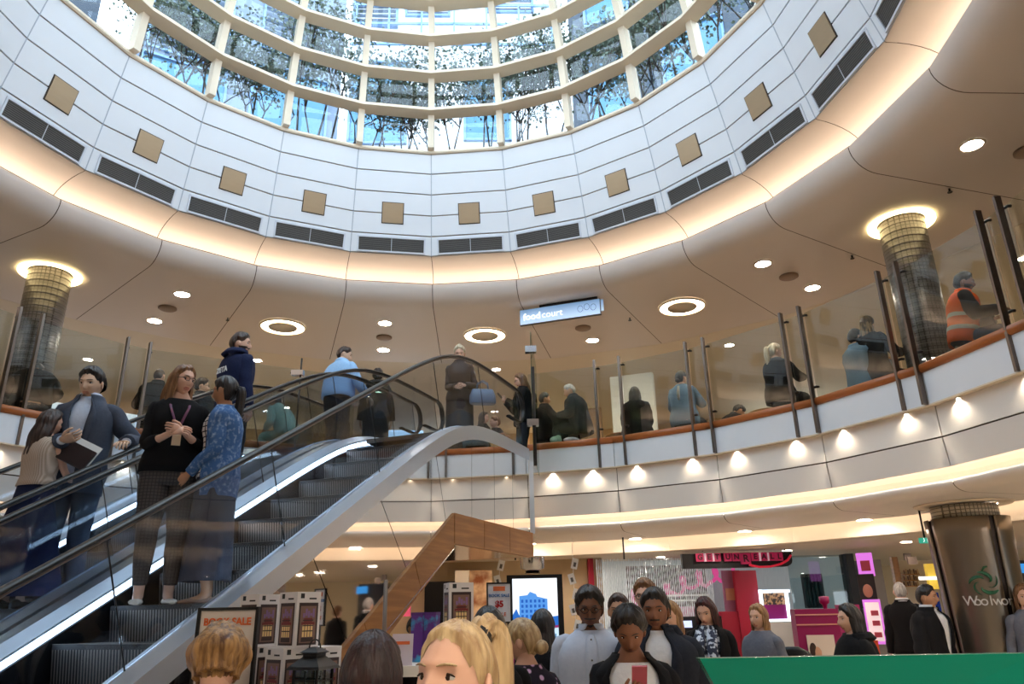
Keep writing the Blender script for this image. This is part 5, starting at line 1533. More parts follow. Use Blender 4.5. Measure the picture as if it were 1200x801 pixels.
# ------------------------------------------------------------------ cosmetics stand
YS = 14.3
crim = mat('crimson_panel', (168, 26, 52), .45, var=.06); fuch = mat('fuchsia_panel', (150, 20, 82), .4, var=.06)
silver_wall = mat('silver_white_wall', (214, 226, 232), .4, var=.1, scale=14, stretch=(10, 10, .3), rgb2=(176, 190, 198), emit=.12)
kb = thing('cosmetics_shop', 'bright cosmetics shop with silver white walls and crimson panels', 'shop', (at(850, 700, YS).x, YS, 0))
def kp(name, u0, v0, u1, v1, Y, th, m, to_floor=True): return panel(name, u0, v0, u1, v1, Y, th, m, kb, None, None, None, to_floor)
kp('back_wall', 690, 654, 1004, 770, YS + 1.2, .1, silver_wall)
kp('edge_panel', 692, 654, 698, 770, YS - .1, .3, crim)
kp('dark_interior', 737, 662, 832, 770, YS + .9, .05, mat('dark_display', (44, 38, 40), .4, kind='noise', scale=5, rgb2=(120, 84, 80), contrast=(.55, .7)))
kp('photo_panel', 848, 668, 869, 718, YS + .1, .05, mat('mauve_photo', (176, 112, 148), .5, var=.3, scale=5), False)
kp('photo_face', 851, 689, 862, 703, YS + .08, .03, mat('photo_skin', (206, 150, 120), .5), False)
kp('crimson_column', 866, 668, 892, 770, YS - .05, .3, crim)
kp('crimson_low_wall', 848, 716, 868, 770, YS + .0, .2, crim)
kp('counter_front', 893, 728, 940, 770, YS - .4, .5, mat('counter_grey', (188, 186, 182), .5))
for u0, v0, u1, v1, mm in ((891.5, 690.5, 925.5, 694, 0), (891.5, 690.5, 895, 728, 0), (922, 690.5, 925.5, 728, 0), (891.5, 725, 925.5, 728, 0)):
    kp('mirror_light', u0, v0, u1, v1, YS - .2, .04, glow('mirror_light', (226, 240, 255), 2.0), False)
kp('product_board', 895, 694, 922, 708, YS - .15, .03, mat('product_board', (190, 150, 110), .5, kind='noise', scale=18, rgb2=(60, 50, 52), contrast=(.45, .55)), False)
kp('magenta_board', 895, 708, 922, 725, YS - .15, .03, mat('magenta_board', (132, 24, 100), .4), False)
for k in range(5):
    kp('black_rack', 943.5 + k * 4.3, 672.5, 946.2 + k * 4.3, 712, YS - .3, .12, M['black'], False)
kp('rack_back', 943, 672, 966, 712, YS - .15, .03, mat('rack_back', (120, 122, 126), .4), False)
kp('glass_front', 930, 650, 1003, 770, YS - .6, .02, M['shopglass'])
kp('dark_frame', 1001, 648, 1010, 772, YS - .7, .3, M['black'])
kp('wall_shelf', 780, 696, 832, 698, YS + .6, .3, M['white'], False); kp('wall_shelf', 780, 702, 832, 704, YS + .6, .3, M['white'], False)
kp('arch_panel', 797, 710, 826, 724, YS + .55, .03, mat('arch_pink', (206, 140, 178), .5), False)
kp('counter_black', 782, 722, 848, 770, YS - .6, .5, M['black'])
kp('counter_screen', 795, 727, 811, 735, YS - .66, .04, glow('counter_screen', (190, 200, 250), 1.2), False)
pk = glow('pink_sign_script', (226, 84, 150), .55)
mb = MB(); o_ = at(800, 687, YS + .8) - kb.location
mb.tube([o_ + Vector((-.95 + 1.9 * i / 60 - .10 * math.sin(i * .62), 0, -.22 + .5 * i / 60 + .17 * math.cos(i * .62) * (1 - .4 * (i % 13 > 6)))) for i in range(61)], .035, 6)
obj('neon_script', mb, pk, kb)
# bead strings
mb = MB(); rg = random.Random(3)
zt = at(760, 654, YS - .2).z
for k in range(64):
    u = 699 + k * (133 / 63.0); p = at(u, 660, YS - .25 + .12 * (k % 2)); z0 = .15
    mb.tube([(p.x, p.y, zt), (p.x, p.y, z0)], .006 if k % 3 else .010, 5); dz_ = rg.uniform(-.06, .06)
    for q in range(18):
        z = lerp(zt - .08, z0 + .08, (q + .5) / 18) + dz_; mb.ball((p.x, p.y, z), (.011, .011, .06), 6)
o = obj('bead_curtain', mb, mat('silver_beads', (222, 232, 236), .3, .3, emit=.10), None); o['kind'] = 'stuff'; tag(o, 'shimmering curtain of silver bead strings at the front of the cosmetics shop', 'bead curtain')
# signboard with letter tiles
sb = thing('shop_signboard', 'black hanging signboard with pink letter tiles over the cosmetics shop', 'signboard', at(864, 656, YS - 1.3))
Lw = at(928, 656, YS - 1.3).x - at(799, 656, YS - 1.3).x; Lh = at(864, 647, YS - 1.3).z - at(864, 664.5, YS - 1.3).z
mb = MB()
prof = [(-Lw / 2, -Lh / 2), (Lw * .42, -Lh / 2)] + [(Lw * .42 + Lw * .08 * math.sin(a), -Lh * .1 - Lh * .4 * math.cos(a)) for a in (.4, .8, 1.2, 1.57)] + [(Lw * .5, Lh / 2), (-Lw / 2, Lh / 2)]
mb.add([Vector((x, y, z)) for y in (0, .12) for x, z in prof], [tuple(range(len(prof))), tuple(reversed(range(len(prof), 2 * len(prof))))] + [(i, (i + 1) % len(prof), len(prof) + (i + 1) % len(prof), len(prof) + i) for i in range(len(prof))])
obj('board', mb, M['black'], sb)
tile = mat('pink_letter_tile', (196, 40, 96), .4, emit=.12); tile_side = mat('tile_side', (236, 206, 222), .4, emit=.2); ltr = mat('tile_letter', (66, 12, 32), .5)
xs = [819.5, 830, 839.5, 852, 862, 873, 884, 894, 903.5, 912]
for k, (ch, u) in enumerate(zip('GETUNREALL', xs)):
    big = 1.35 if ch == 'R' else 1.0
    p = at(u, 652.5 + (2 if big > 1 else 0) - (u - 864) * .012, YS - 1.32) - sb.location; s_ = Lh * .52 * big
    mb = MB(); mb.box((0, -.03, 0), (s_ * .95, .05, s_ * 1.05)); o = obj('letter_tile', mb, tile, sb, p)
    words(ch, s_ * .95, ltr, o, (0, -.058, 0), (PI / 2, 0, 0), name='letter', bold=.004)
    if k in (1, 2, 7, 8): mb = MB(); mb.box((-s_ * .5, -.03, 0), (.03, .055, s_ * 1.05)); obj('tile_edge', mb, tile_side, o)
mb = MB(); mb.tube([at(u, v, YS - 1.36) - sb.location for u, v in ((878, 661.5), (890, 664), (903, 663.5), (915, 660.5), (923, 656), (927, 650))], .02, 6); obj('swoosh', mb, mat('red_tube', (200, 34, 60), .4, emit=.3), sb)
for u in (823.5, 920):
    p = at(u, 646, YS - 1.25) - sb.location; mb = MB(); mb.cyl((p.x, p.y, p.z), .012, 2.757 - (sb.location.z + p.z), 8); obj('hanger', mb, M['black'], sb)
for n_, u in enumerate((604, 731.5)):
    mb = MB(); p = at(u, 655 if n_ else 656, 12.6); mb.cyl((0, 0, 0), .014, 2.757 - p.z, 8); tag(obj('ceiling_rod', mb, M['black'], None, p), 'thin dark rod hanging from the ground floor ceiling, %s' % ('above the digital display' if n_ == 0 else 'left of the cosmetics signboard'), 'rod')
# fuchsia display stands
fs = thing('display_stand', 'fuchsia display stand with a framed portrait poster', 'stand', (at(960, 740, 8.2).x, 8.2, 0), R_(-10))
ft = at(960, 713, 8.2).z; fw = at(985, 740, 8.2).x - at(936, 740, 8.2).x
mb = MB(); mb.box((0, .15, ft / 2), (fw, .3, ft)); obj('body', mb, fuch, fs)
for dz in (.055, .15): mb = MB(); mb.box((0, -.004, ft - dz), (fw * 1.0, .01, .012)); obj('gold_line', mb, mat('gold_line', (220, 150, 130), .4), fs)
mb = MB(); mb.box((0, -.008, ft - .48), (fw * .62, .016, .46)); po_ = obj('poster', mb, mat('poster_cream', (228, 206, 186), .5), fs)
mb = MB(); mb.ball((-.05, -.012, ft - .42), (.062, .006, .085), 14); mb.tube([(-.05, -.01, ft - .47), (-.045, -.01, ft - .60)], .035, 8, 0, True, .2); obj('portrait', mb, mat('poster_skin', (214, 160, 126), .5), po_)
mb = MB(); mb.ball((-.085, -.012, ft - .40), (.05, .006, .11), 14); obj('portrait_hair', mb, mat('poster_hair', (58, 36, 30), .5), po_)
mb = MB(); mb.box((0, -.018, ft - .655), (fw * .4, .004, .016)); mb.box((-.03, -.018, ft - .69), (fw * .25, .004, .014)); o = obj('caption', mb, mat('caption_ink', (170, 110, 100), .5), po_); o['kind'] = 'stuff'
mb = MB(); mb.lathe((0.1, .1, ft), [(.02, 0), (.024, .04), (.05, .06), (.05, .12), (0, .125)], 14); tag(obj('cosmetic_pot', mb, fuch, None, (fs.location.x + .05, fs.location.y + .03, 0)), 'small fuchsia cosmetic pot on top of the fuchsia display stand', 'pot')
panel('fuchsia_board', 986, 708, 1012, 770, 8.9, .08, fuch, None, 'plain fuchsia panel behind the woman in the black hooded coat', 'panel', to_floor=True)
ch = thing('makeup_chair', 'black padded makeup chair back left of the fuchsia display stand', 'chair', (at(926, 760, 7.8).x, 7.8, 0), R_(160))
mb = MB(); rows = [rounded(Vector((0, .0, z)), Vector((1, 0, 0)), Vector((0, 1, 0)), a, .05, 16) for z, a in ((.62, .20), (.8, .25), (1.0, .26), (1.15, .23), (1.24, .16), (1.28, .08))]; mb.loft(rows); obj('backrest', mb, M['black'], ch)
mb = MB(); mb.box((0, .25, .58), (.46, .46, .09)); obj('seat', mb, M['black'], ch); mb = MB(); mb.cyl((0, .25, .03), .03, .52, 10); mb.cyl((0, .25, 0), .26, .03, 20); obj('pedestal', mb, M['chrome'], ch)

# ------------------------------------------------------------------ right hand background
pinkl = glow('pink_backlight', (222, 120, 220), .8)
t = thing('lit_poster', 'pink backlit poster high on the dark shop edge', 'poster', at(1014, 661, 12.6), R_(-25)); mb = MB(); mb.box((0, .02, 0), (.24, .04, .36)); obj('case', mb, pinkl, t); mb = MB(); mb.box((0, -.005, -.02), (.14, .01, .16)); obj('pictured_box', mb, mat('poster_red', (190, 70, 90), .5), t)
t = thing('lit_poster', 'tall pink backlit poster of red products near the floor', 'poster', at(1025, 728, 11.8), R_(-25)); mb = MB(); mb.box((0, .02, 0), (.24, .04, .62)); obj('case', mb, pinkl, t); mb = MB(); mb.box((0, -.002, -.0), (.19, .01, .54)); obj('print', mb, mat('poster_pale', (240, 216, 220), .5, emit=.4), t)
for z in (-.18, -.02, .12): mb = MB(); mb.box((.02, -.01, z), (.1, .01, .07)); obj('pictured_box', mb, mat('poster_red', (190, 70, 90), .5), t)
t = thing('portrait_poster', 'dark poster with a smiling face between the two pink posters', 'poster', at(1017, 692, 12.2), R_(-25)); mb = MB(); mb.box((0, .02, 0), (.24, .03, .5)); obj('board', mb, M['dark'], t); mb = MB(); mb.ball((0, 0, 0), (.07, .01, .10), 14); obj('face', mb, mat('poster_skin2', (196, 132, 106), .5), t)
panel('grey_pillar', 1022, 655, 1043, 780, 13.6, .4, mat('grey_paint', (128, 122, 114), .6), None, 'plain grey square pillar between the pink posters and the far shop', 'pillar', to_floor=True)
orange = panel('orange_bollard', 1020, 750, 1031, 775, 11.2, .2, mat('orange_plastic', (230, 84, 40), .4), None, 'orange box standing below the tall pink poster', 'box', to_floor=True)
fsx = thing('far_shop', 'pale far shop with shelves of bottles and a yellow display', 'shop', (at(1072, 700, 15.4).x, 15.4, 0))
panel('timber_fin', 1049, 652, 1056, 700, 15.0, .1, M['wood_trim'], fsx); panel('shelf_wall', 1056, 656, 1100, 720, 15.6, .1, M['cream'], fsx, to_floor=True)
panel('yellow_display', 1088, 660, 1101, 690, 15.0, .1, mat('yellow_display', (236, 196, 70), .5, emit=.4), fsx); panel('light_bar', 1078, 675, 1102, 679, 14.9, .05, glow('white_bar', (250, 246, 236), 1.4), fsx)
for r in range(3):
    panel('shelf', 1058, 672 + r * 7, 1078, 673 + r * 7, 15.3, .2, M['wood_trim'], fsx)
    for k in range(8):
        p = at(1060 + k * 2.3, 672 + r * 7, 15.35) - fsx.location; mb = MB(); mb.cyl((0, 0, 0), .016, .07 + .02 * (k % 2), 8); obj('pictured_bottle' if False else 'bottle', mb, mat('jar_%d' % (k % 3), ((120, 84, 60), (190, 160, 120), (90, 60, 48))[k % 3], .4), fsx, p)
panel('square_sign', 1060, 648, 1068, 656, 12.5, .03, mat('brown_sign', (84, 70, 60), .5), None, 'brown square hanging sign, the upper of two', 'sign'); panel('square_sign', 1064, 652, 1075, 661, 12.3, .03, mat('brown_sign', (84, 70, 60), .5), None, 'brown square hanging sign, the lower of two', 'sign')
panel('blue_board', 1086, 694, 1107, 770, 10.2, .06, mat('blue_board', (18, 62, 170), .45, var=.15, emit=.10), None, 'blue display board behind the man in the black coat', 'board', to_floor=True)
ex = thing('exit_sign', 'small green exit sign on a rod left of the big metal pillar', 'sign', at(1084, 633, 9.6)); mb = MB(); mb.box((0, 0, 0), (.14, .03, .065)); obj('case', mb, glow('exit_green', (60, 170, 140), .7), ex)
mb = MB(); mb.tube([(-.03, -.018, -.02), (-.015, -.018, 0), (-.02, -.018, .02)], .005, 5); mb.ball((-.02, -.018, .026), .006, 6); mb.box((.03, -.018, 0), (.02, .004, .045)); obj('running_figure', mb, glow('exit_white', (235, 255, 248), .9), ex)
mb = MB(); mb.cyl((0, 0, .03), .012, 2.757 - ex.location.z - .03, 8); obj('rod', mb, M['black'], ex)
for n_, (u0, u1) in enumerate(((1180, 1191), (1193, 1204))): panel('blue_screen', u0, 660, u1, 671, 14.0, .05, glow('blue_screen', (60, 140, 210), .9), None, 'small bright blue screen beyond the big metal pillar, %s of two' % ('left' if n_ == 0 else 'right'), 'screen')
panel('dark_shopfront', 1168, 656, 1230, 790, 14.4, .2, M['dark'], None, 'dark shopfront right of the big metal pillar', 'shopfront', to_floor=True)

# ------------------------------------------------------------------ big clad pillar
pc = pol(7.15, R_(64.2), 0)
pp = thing('supermarket_pillar', 'big tapered metal clad pillar with a green apple emblem', 'pillar', pc, 0); pp['kind'] = 'thing'
clad = mat('pillar_cladding', (150, 138, 124), .28, .85, var=.25, scale=3, stretch=(1, 1, .2)); darkv = mat('pillar_strip', (58, 50, 46), .4, .5)
a_view = math.atan2(-pc.y, -pc.x)
HT, RT1, RB1 = 2.58, .455, .36
def pr(z): return lerp(RB1, RT1, z / HT)
seam_a = [a_view - 1.05, a_view + .62]
angs = [a_view - 1.02, a_view + .60, a_view + .60 + 1.55, a_view - 1.02 - 1.55]
spans = [(-.93, .52), (.66, 2.1), (2.24, 3.9), (-2.24 - 0.0, -1.07)]
for (q0, q1) in spans:
    mb = MB(); rows = []
    for z in (0, .5, 1, 1.5, 2.0, 2.4, HT):
        rows.append([Vector((pr(z) * math.cos(a_view + lerp(q0, q1, k / 14)), pr(z) * math.sin(a_view + lerp(q0, q1, k / 14)), z)) for k in range(15)])
    mb.loft(rows, 0, False, False, True); o = obj('cladding_panel', mb, clad, pp); md = o.modifiers.new('thick', 'SOLIDIFY'); md.thickness = .012
mb = MB(); mb.lathe((0, 0, 0), [(RB1 - .02, 0), (RT1 - .02, HT - .01)], 40); obj('core', mb, darkv, pp)
mb = MB(); mb.cyl((0, 0, HT - .01), .36, .16, 40); obj('tiled_neck', mb, mat('neck_tile', (206, 196, 176), .3, rgb2=(120, 112, 100), kind='check', scale=12), pp)
mb = MB(); mb.lathe((0, 0, 2.745), [(.37, 0), (.52, -.005), (.54, .012), (.37, .012)], 40); obj('collar', mb, M['cream'], pp)
lt = mat('letter_white', (206, 204, 200), .4); gm = mat('emblem_green', (30, 92, 62), .4)
def onpil(da, z, d=.006): a = a_view + da; r = pr(z) + d; return Vector((r * math.cos(a), r * math.sin(a), z))
zt_ = at(1150, 704, 9.1).z
for k, chx in enumerate('WOOLWORTHS'):
    da = -.42 + k * .145 if True else 0
    da = -.30 + k * .155
    p = onpil(da, zt_); a = a_view + da
    words(chx if k == 0 else chx.lower(), .15, lt, pp, p, (PI / 2, 0, a + PI / 2), name='letter', depth=.001)
ze_ = at(1150, 684, 9.1).z
for k in range(5):      # curled peel of the apple
    pts = []
    for q in range(9):
        b = k * 2 * PI / 5 + .3 + q * .20; rr = .055 + .095 * (q / 8.0) ** .7
        pts.append(onpil(.10 + rr * 1.25 * math.cos(b) / pr(1.8) * .8, ze_ + rr * .85 * math.sin(b), .006))
    mb = MB(); mb.tube(pts, [.006, .014, .020, .024, .026, .026, .022, .016, .006], 8, 0, True, .25); obj('emblem_leaf', mb, gm, pp)
mb = MB(); mb.tube([onpil(.10, ze_ + .13), onpil(.16, ze_ + .17), onpil(.24, ze_ + .18)], [.008, .016, .006], 8, 0, True, .3); obj('emblem_stalk', mb, gm, pp)

# ------------------------------------------------------------------ green board in the foreground
gb = thing('green_board', 'glossy green board edge across the lower right corner', 'board', (1.45, 2.45, 0))
pL, pR = at(820, 771, 2.45), at(1215, 765, 2.3); q0 = at(838, 803, 2.45)
mb = MB()
f = [Vector((q0.x, q0.y, q0.z - .25)) + Vector((.12, 0, 0)), Vector((pR.x, pR.y, q0.z - .25)), pR, pL]
f = [p - gb.location for p in f]
mb.hexa([f[0], f[1], f[1] + Vector((0, .05, 0)), f[0] + Vector((0, .05, 0))], [f[3], f[2], f[2] + Vector((0, .05, 0)), f[3] + Vector((0, .05, 0))])
obj('panel', mb, mat('green_gloss', (24, 138, 114), .22, var=.12, scale=2.5), gb)
for x in (f[0].x + .12, f[1].x - .15): mb = MB(); mb.box((x, (f[0].y + f[1].y) / 2 + .03, f[0].z / 2), (.05, .05, f[0].z)); obj('leg', mb, M['steel'], gb)
# ------------------------------------------------------------------ the people
def atr(u, v, r):
    d = ray(u, v); a = d.x ** 2 + d.y ** 2; b = -(d.x * CX + d.y * CY); c = CX * CX + CY * CY - r * r
    return CAM + d * ((-b + math.sqrt(b * b - a * c)) / a)
def on_esc(u, v, a):
    d = ray(u, v); return CAM + d * (a / d.dot(WD))
def step_at(s):
    k = math.floor((s - (S_BOT + .213)) / RUN); z = .123 + RISE * k
    return min(F1, z)
def world(P, p):
    r = P.root; return Vector(r.location) + Matrix.Rotation(r.rotation_euler.z, 3, 'Z') @ Vector(p)
C = {}
def cl(name, rgb, rgb2=None, **k):
    if name not in C: C[name] = cloth(name, rgb, rgb2, **k)
    return C[name]
black_k = cl('black_knit', (12, 11, 13), (20, 19, 22)); black_w = cl('black_wool', (14, 13, 15), (23, 22, 25)); navy = cl('navy', (18, 24, 52), (28, 36, 68))
white_s = cl('white_cotton', (236, 236, 238), (216, 218, 224)); blue_s = cl('pale_blue_shirt', (168, 204, 238), (140, 182, 224)); palewhite = cl('pale_shirt', (206, 214, 230), (186, 196, 216))
grey_suit = cl('grey_suit', (78, 84, 98), (62, 68, 82)); charcoal = cl('charcoal', (30, 31, 37), (42, 44, 51)); grey_j = cl('grey_jumper', (112, 114, 124), (92, 94, 104))
denim = cl('denim_knit', (70, 104, 152), (150, 172, 204), scale=34, contrast=(.5, .72)); plaid = cl('plaid', (226, 214, 206), (60, 50, 52), kind='check', scale=13, bump=0)
beige = cl('beige_top', (196, 178, 162), (164, 146, 130), kind='lines', scale=22); check_t = cl('grey_check', (84, 78, 76), (62, 58, 58), kind='check', scale=22, bump=0)
leather = cl('brown_leather', (62, 50, 46), (80, 66, 60), rough=.38); olive = cl('dark_olive', (40, 36, 34), (56, 50, 46)); floral = cl('floral', (36, 30, 44), (214, 176, 214), kind='voronoi', scale=19, contrast=(.32, .2), bump=0)
leopard = cl('speckled_scarf', (58, 62, 78), (206, 212, 222), scale=30, contrast=(.5, .56), bump=0); orange = cl('hivis_orange', (236, 100, 36), (214, 84, 28)); reflect = cl('reflective_tape', (190, 188, 178), None)
steelblue = cl('steel_blue', (120, 146, 172), (98, 124, 150)); tealshirt = cl('teal_shirt', (170, 206, 204), (140, 184, 182)); darkgrey = cl('dark_grey_tee', (52, 54, 60), (64, 66, 74)); longblue = cl('grey_blue_skirt', (70, 72, 84), (54, 56, 66))
shoe_k = dict(m=mat('black_shoe', (18, 17, 18), .35)); shoe_w = dict(m=mat('pale_flat_shoe', (222, 214, 204), .5), flat=True); shoe_b = dict(m=mat('brown_shoe', (58, 40, 30), .4))
TR = lambda m, **k: dict(kind='trousers', m=m, **k)
SK = lambda m, **k: dict(kind='skirt', m=m, **k)

# --- on the nearer escalator
p = on_esc(178, 709, -4.24); p.z = 1.7387
W1 = person('woman in black jumper and checked trousers with glasses and long brown hair, on the escalator', p, 152, height=1.72, fem=True, lod=2, turn=-.55, nod=.02, tilt=-.08, lean=0.02, build=1.12,
    hands=(dict(at=(-.035, .245, 1.165), palm=(.9, -.3, .2), dir=(.85, .35, .15), curl=.55), dict(at=(.035, .25, 1.15), palm=(-.8, -.3, -.3), dir=(-.8, .45, .2), curl=.5)),
    top=dict(kind='sweater', m=black_k, hem=-.02, sleeve='three', neck=.525, loose=.012), bottom=TR(check_t, len=-.05, hem_r=.044), shoes=shoe_w, hair=('long', 'brown', dict(len=.40, wave=.014, part=.012, front=2.05, vol=.026)), glasses=True, stance=.0)
mb = MB()
for sx in (-1, 1):
    mb.tube([W1.sp(.53) + W1.xa * sx * .07 + W1.ya * .05, W1.sp(.45) + W1.xa * sx * .062 + W1.ya * .138, W1.sp(.37) + W1.xa * sx * .035 + W1.ya * .166, W1.sp(.27) + W1.xa * sx * .004 + W1.ya * .16], [(.009, .002)] * 4, 6, 0, True, None, (1, 0, 0))
obj('lanyard', mb, mat('lanyard_ribbon', (60, 66, 110), .6, rgb2=(150, 70, 80), scale=30), W1.root)
mb = MB(); c = W1.sp(.20) + W1.ya * .205; mb.box(c, (.058, .006, .085)); obj('badge', mb, mat('badge_card', (230, 206, 176), .5), W1.root)
p = on_esc(238, 705, -3.96); p.z = 1.7387
W2 = person('woman in blue patterned cardigan over a plaid shirt, black ponytail, facing left on the escalator', p, 252, height=1.65, fem=True, lod=2, turn=.55, nod=-.03, build=1.08, hands=(dict(at=(-.10, .20, .92), curl=.4), dict(at=(.12, .20, .92), curl=.4)), skin='tan',
    top=dict(kind='cardigan', m=denim, inner=plaid, hem=-.16, gap=.95, vneck=.9, open=True, off=.02, neck=.545), bottom=SK(longblue, len=.76, flare=.03), shoes=dict(m=mat('nude_shoe', (150, 112, 92), .45), flat=True), hair=('pony', 'black', dict(len=.42, vol=.030, up=-.06, line=.06)), glasses=True)
# --- on the farther escalator
g = on_esc(60, 479, -5.62); s_ = (g - Vector((0, 0, g.z))).dot(HD); zz = step_at(s_)
W3 = person('woman in sleeveless beige top and long navy skirt holding a phone on the escalator', (g.x, g.y, zz), 22, height=(g.z - zz), fem=True, lod=2, turn=.35, nod=.1, hands=(dict(at=(-.06, .36, 1.03), palm=(.6, 0, .8), curl=.6), dict(at=(.10, .36, 1.02), palm=(-.6, 0, .8), curl=.7)), skin='fair',
    top=dict(kind='top', m=beige, hem=.10, sleeve='none', neck=.525), bottom=SK(navy, len=.82, flare=.19), shoes=shoe_k, hair=('long', 'darkbrown', dict(len=.34, wave=.006, back=.02, vol=.03, spread=2.2)))
g = on_esc(112, 434, -5.55); s_ = (g - Vector((0, 0, g.z))).dot(HD); zz = step_at(s_)
M1 = person('man in grey suit with black hair holding a dark folder on the escalator', (g.x, g.y, zz), 172, height=(g.z - zz), lod=2, turn=.12, nod=.16, build=.94, hands=(dict(at=(-.36, .16, 1.13), palm=(0, 0, -1), curl=.5), dict(at=(.03, .27, 1.12), palm=(-.2, -.6, .6), dir=(-.9, .2, .2), curl=.55)), skin='light',
    top=dict(kind='blazer', m=grey_suit, inner=palewhite, collar=palewhite, hem=-.14, gap=.13, vneck=.30, open=True, cuff=palewhite, off=.022), bottom=TR(grey_suit), shoes=shoe_k, hair=('short', 'black', dict(thick=.022, line=.072)))
fol = thing('folder', 'dark leather folder with papers held by the man in the grey suit', 'folder', world(M1, Vector((-.07, .245, 1.16))), R_(-172) + 0)
rot = Matrix.Rotation(-.45, 3, 'Y') @ Matrix.Rotation(.25, 3, 'X')
mb = MB(); mb.box((0, .012, 0), (.25, .022, .17), 0, 0, rot); obj('cover', mb, mat('folder_leather', (34, 18, 20), .4), fol)
mb = MB(); mb.box((-.03, -.014, .03), (.24, .008, .19), 0, 0, rot); obj('papers', mb, M['white'], fol)
g = on_esc(282, 391, -5.75); s_ = (g - Vector((0, 0, g.z))).dot(HD); zz = step_at(s_)
M2 = person('bearded man in navy hooded top with white lettering, riding up ahead of the others', (g.x, g.y, zz), 38, height=(g.z - zz), lod=1, turn=.75, hands=('down', 'down'), build=1.05, skin='fair', beard='full',
    top=dict(kind='hoodie', m=navy, hem=-.06, hood=True, off=.028), bottom=TR(charcoal), shoes=shoe_k, hair=('short', 'darkbrown', dict(thick=.022)))
words('ZETA', .085, M['white'], M2.root, M2.sp(.36) + Vector((-.02, -.158 * M2.s, 0)), (PI / 2, 0, 0), bold=.003)
# --- at the top landing
p = atz(399, 404, F1 + 1.76)
M3 = person('man in pale blue shirt and dark trousers at the top of the escalators', p, 28, F1, 1.76, lod=1, turn=.8, nod=.15, hands=(dict(at=(-.12, .40, 1.02), curl=.5), dict(at=(.33, .25, .98), palm=(0, 0, -1), curl=.4)), build=1.12, lean=.1,
    top=dict(kind='shirt', m=blue_s, hem=.02, collar=blue_s, loose=.03, off=.026), bottom=TR(charcoal), shoes=shoe_k, hair=('short', 'darkbrown', {}), skin='light')
p = atz(443, 431, F1 + 1.66)
person('person in dark olive coat with dark hair seen from behind at the top landing', p, 350, F1, 1.66, True, lod=1, top=dict(kind='sweater', m=olive, hem=-.45, off=.04, hood=True), bottom=TR(charcoal), shoes=shoe_k, hair=('lowbun', 'black', {}))
p = atz(539, 405, F1 + 1.72)
W4 = person('woman in brown leather dress with pale hair in a top knot, looking down', p, 184, F1, 1.72, True, lod=1, nod=.38, turn=-.1, hands=(dict(at=(-.10, .22, 1.06), palm=(0, -1, -.2), curl=.5), dict(at=(.02, .24, 1.04), palm=(-.5, -.6, -.2), curl=.5)),
    top=dict(kind='dress', m=leather, hem=-.05, off=.018, neck=.575), bottom=SK(leather, len=.66, flare=.01, pleat=.002, off=.016), shoes=shoe_k, hair=('topbun', 'platinum', dict(r=.027)))
hb = thing('handbag', 'grey blue leather handbag on the arm of the woman in the leather dress', 'handbag', world(W4, Vector((-.34, .14, .80))), R_(-170))
mb = MB(); rows = [rounded(Vector((0, 0, z)), Vector((1, 0, 0)), Vector((0, 1, 0)), a, b, 18, 3) for z, a, b in ((0, .17, .07), (.02, .185, .08), (.12, .18, .075), (.20, .15, .05), (.215, .14, .02))]; mb.loft(rows); obj('bag_body', mb, mat('bag_leather', (104, 122, 146), .35), hb)
for sy in (-1, 1): mb = MB(); mb.tube([Vector((-.08, sy * .03, .20)), Vector((-.07, sy * .03, .29)), Vector((0, sy * .03, .33)), Vector((.07, sy * .03, .29)), Vector((.08, sy * .03, .20))], .008, 8); obj('handle', mb, mat('bag_leather', (104, 122, 146), .35), hb)
mb = MB(); mb.tube([Vector((-.05, -.075, .14)), Vector((-.05, -.095, .10)), Vector((.05, -.095, .10)), Vector((.05, -.075, .14))], .005, 6); obj('buckle', mb, M['chrome'], hb)
p = atz(612, 437, F1 + 1.68)
W5 = person('person in dark jacket holding a phone behind the tall glass screen', p, 262, F1, 1.68, True, lod=1, nod=.25, hands=('phone', 'phone'), top=dict(kind='jacket', m=black_w, inner=charcoal, off=.022), bottom=TR(charcoal), shoes=shoe_k, hair=('long', 'brown', dict(len=.22)), glasses=True)
def phone(P, k, label, m=None, off=(0, .03, .03)):
    S_, E_, Wr, fd, palm, sd, hc = P.arms[k]
    t = thing('phone', label, 'phone', world(P, Wr + fd * .075 + Vector(palm).normalized() * .028 + Vector(off)), P.root.rotation_euler.z)
    q = Matrix.Rotation(-.7, 3, 'X'); mb = MB(); mb.box((0, 0, 0), (.07, .009, .14), 0, 0, q); obj('case', mb, m or M['black'], t)
    mb = MB(); mb.box(q @ Vector((0, -.006, 0)), (.062, .002, .125), 0, 0, q); obj('screen', mb, mat('phone_glass', (40, 44, 52), .1), t)
phone(W5, 0, 'dark phone held by the person behind the tall glass screen')
phone(W3, 1, 'black phone held by the woman in the sleeveless beige top', None, (0, 0, .01))

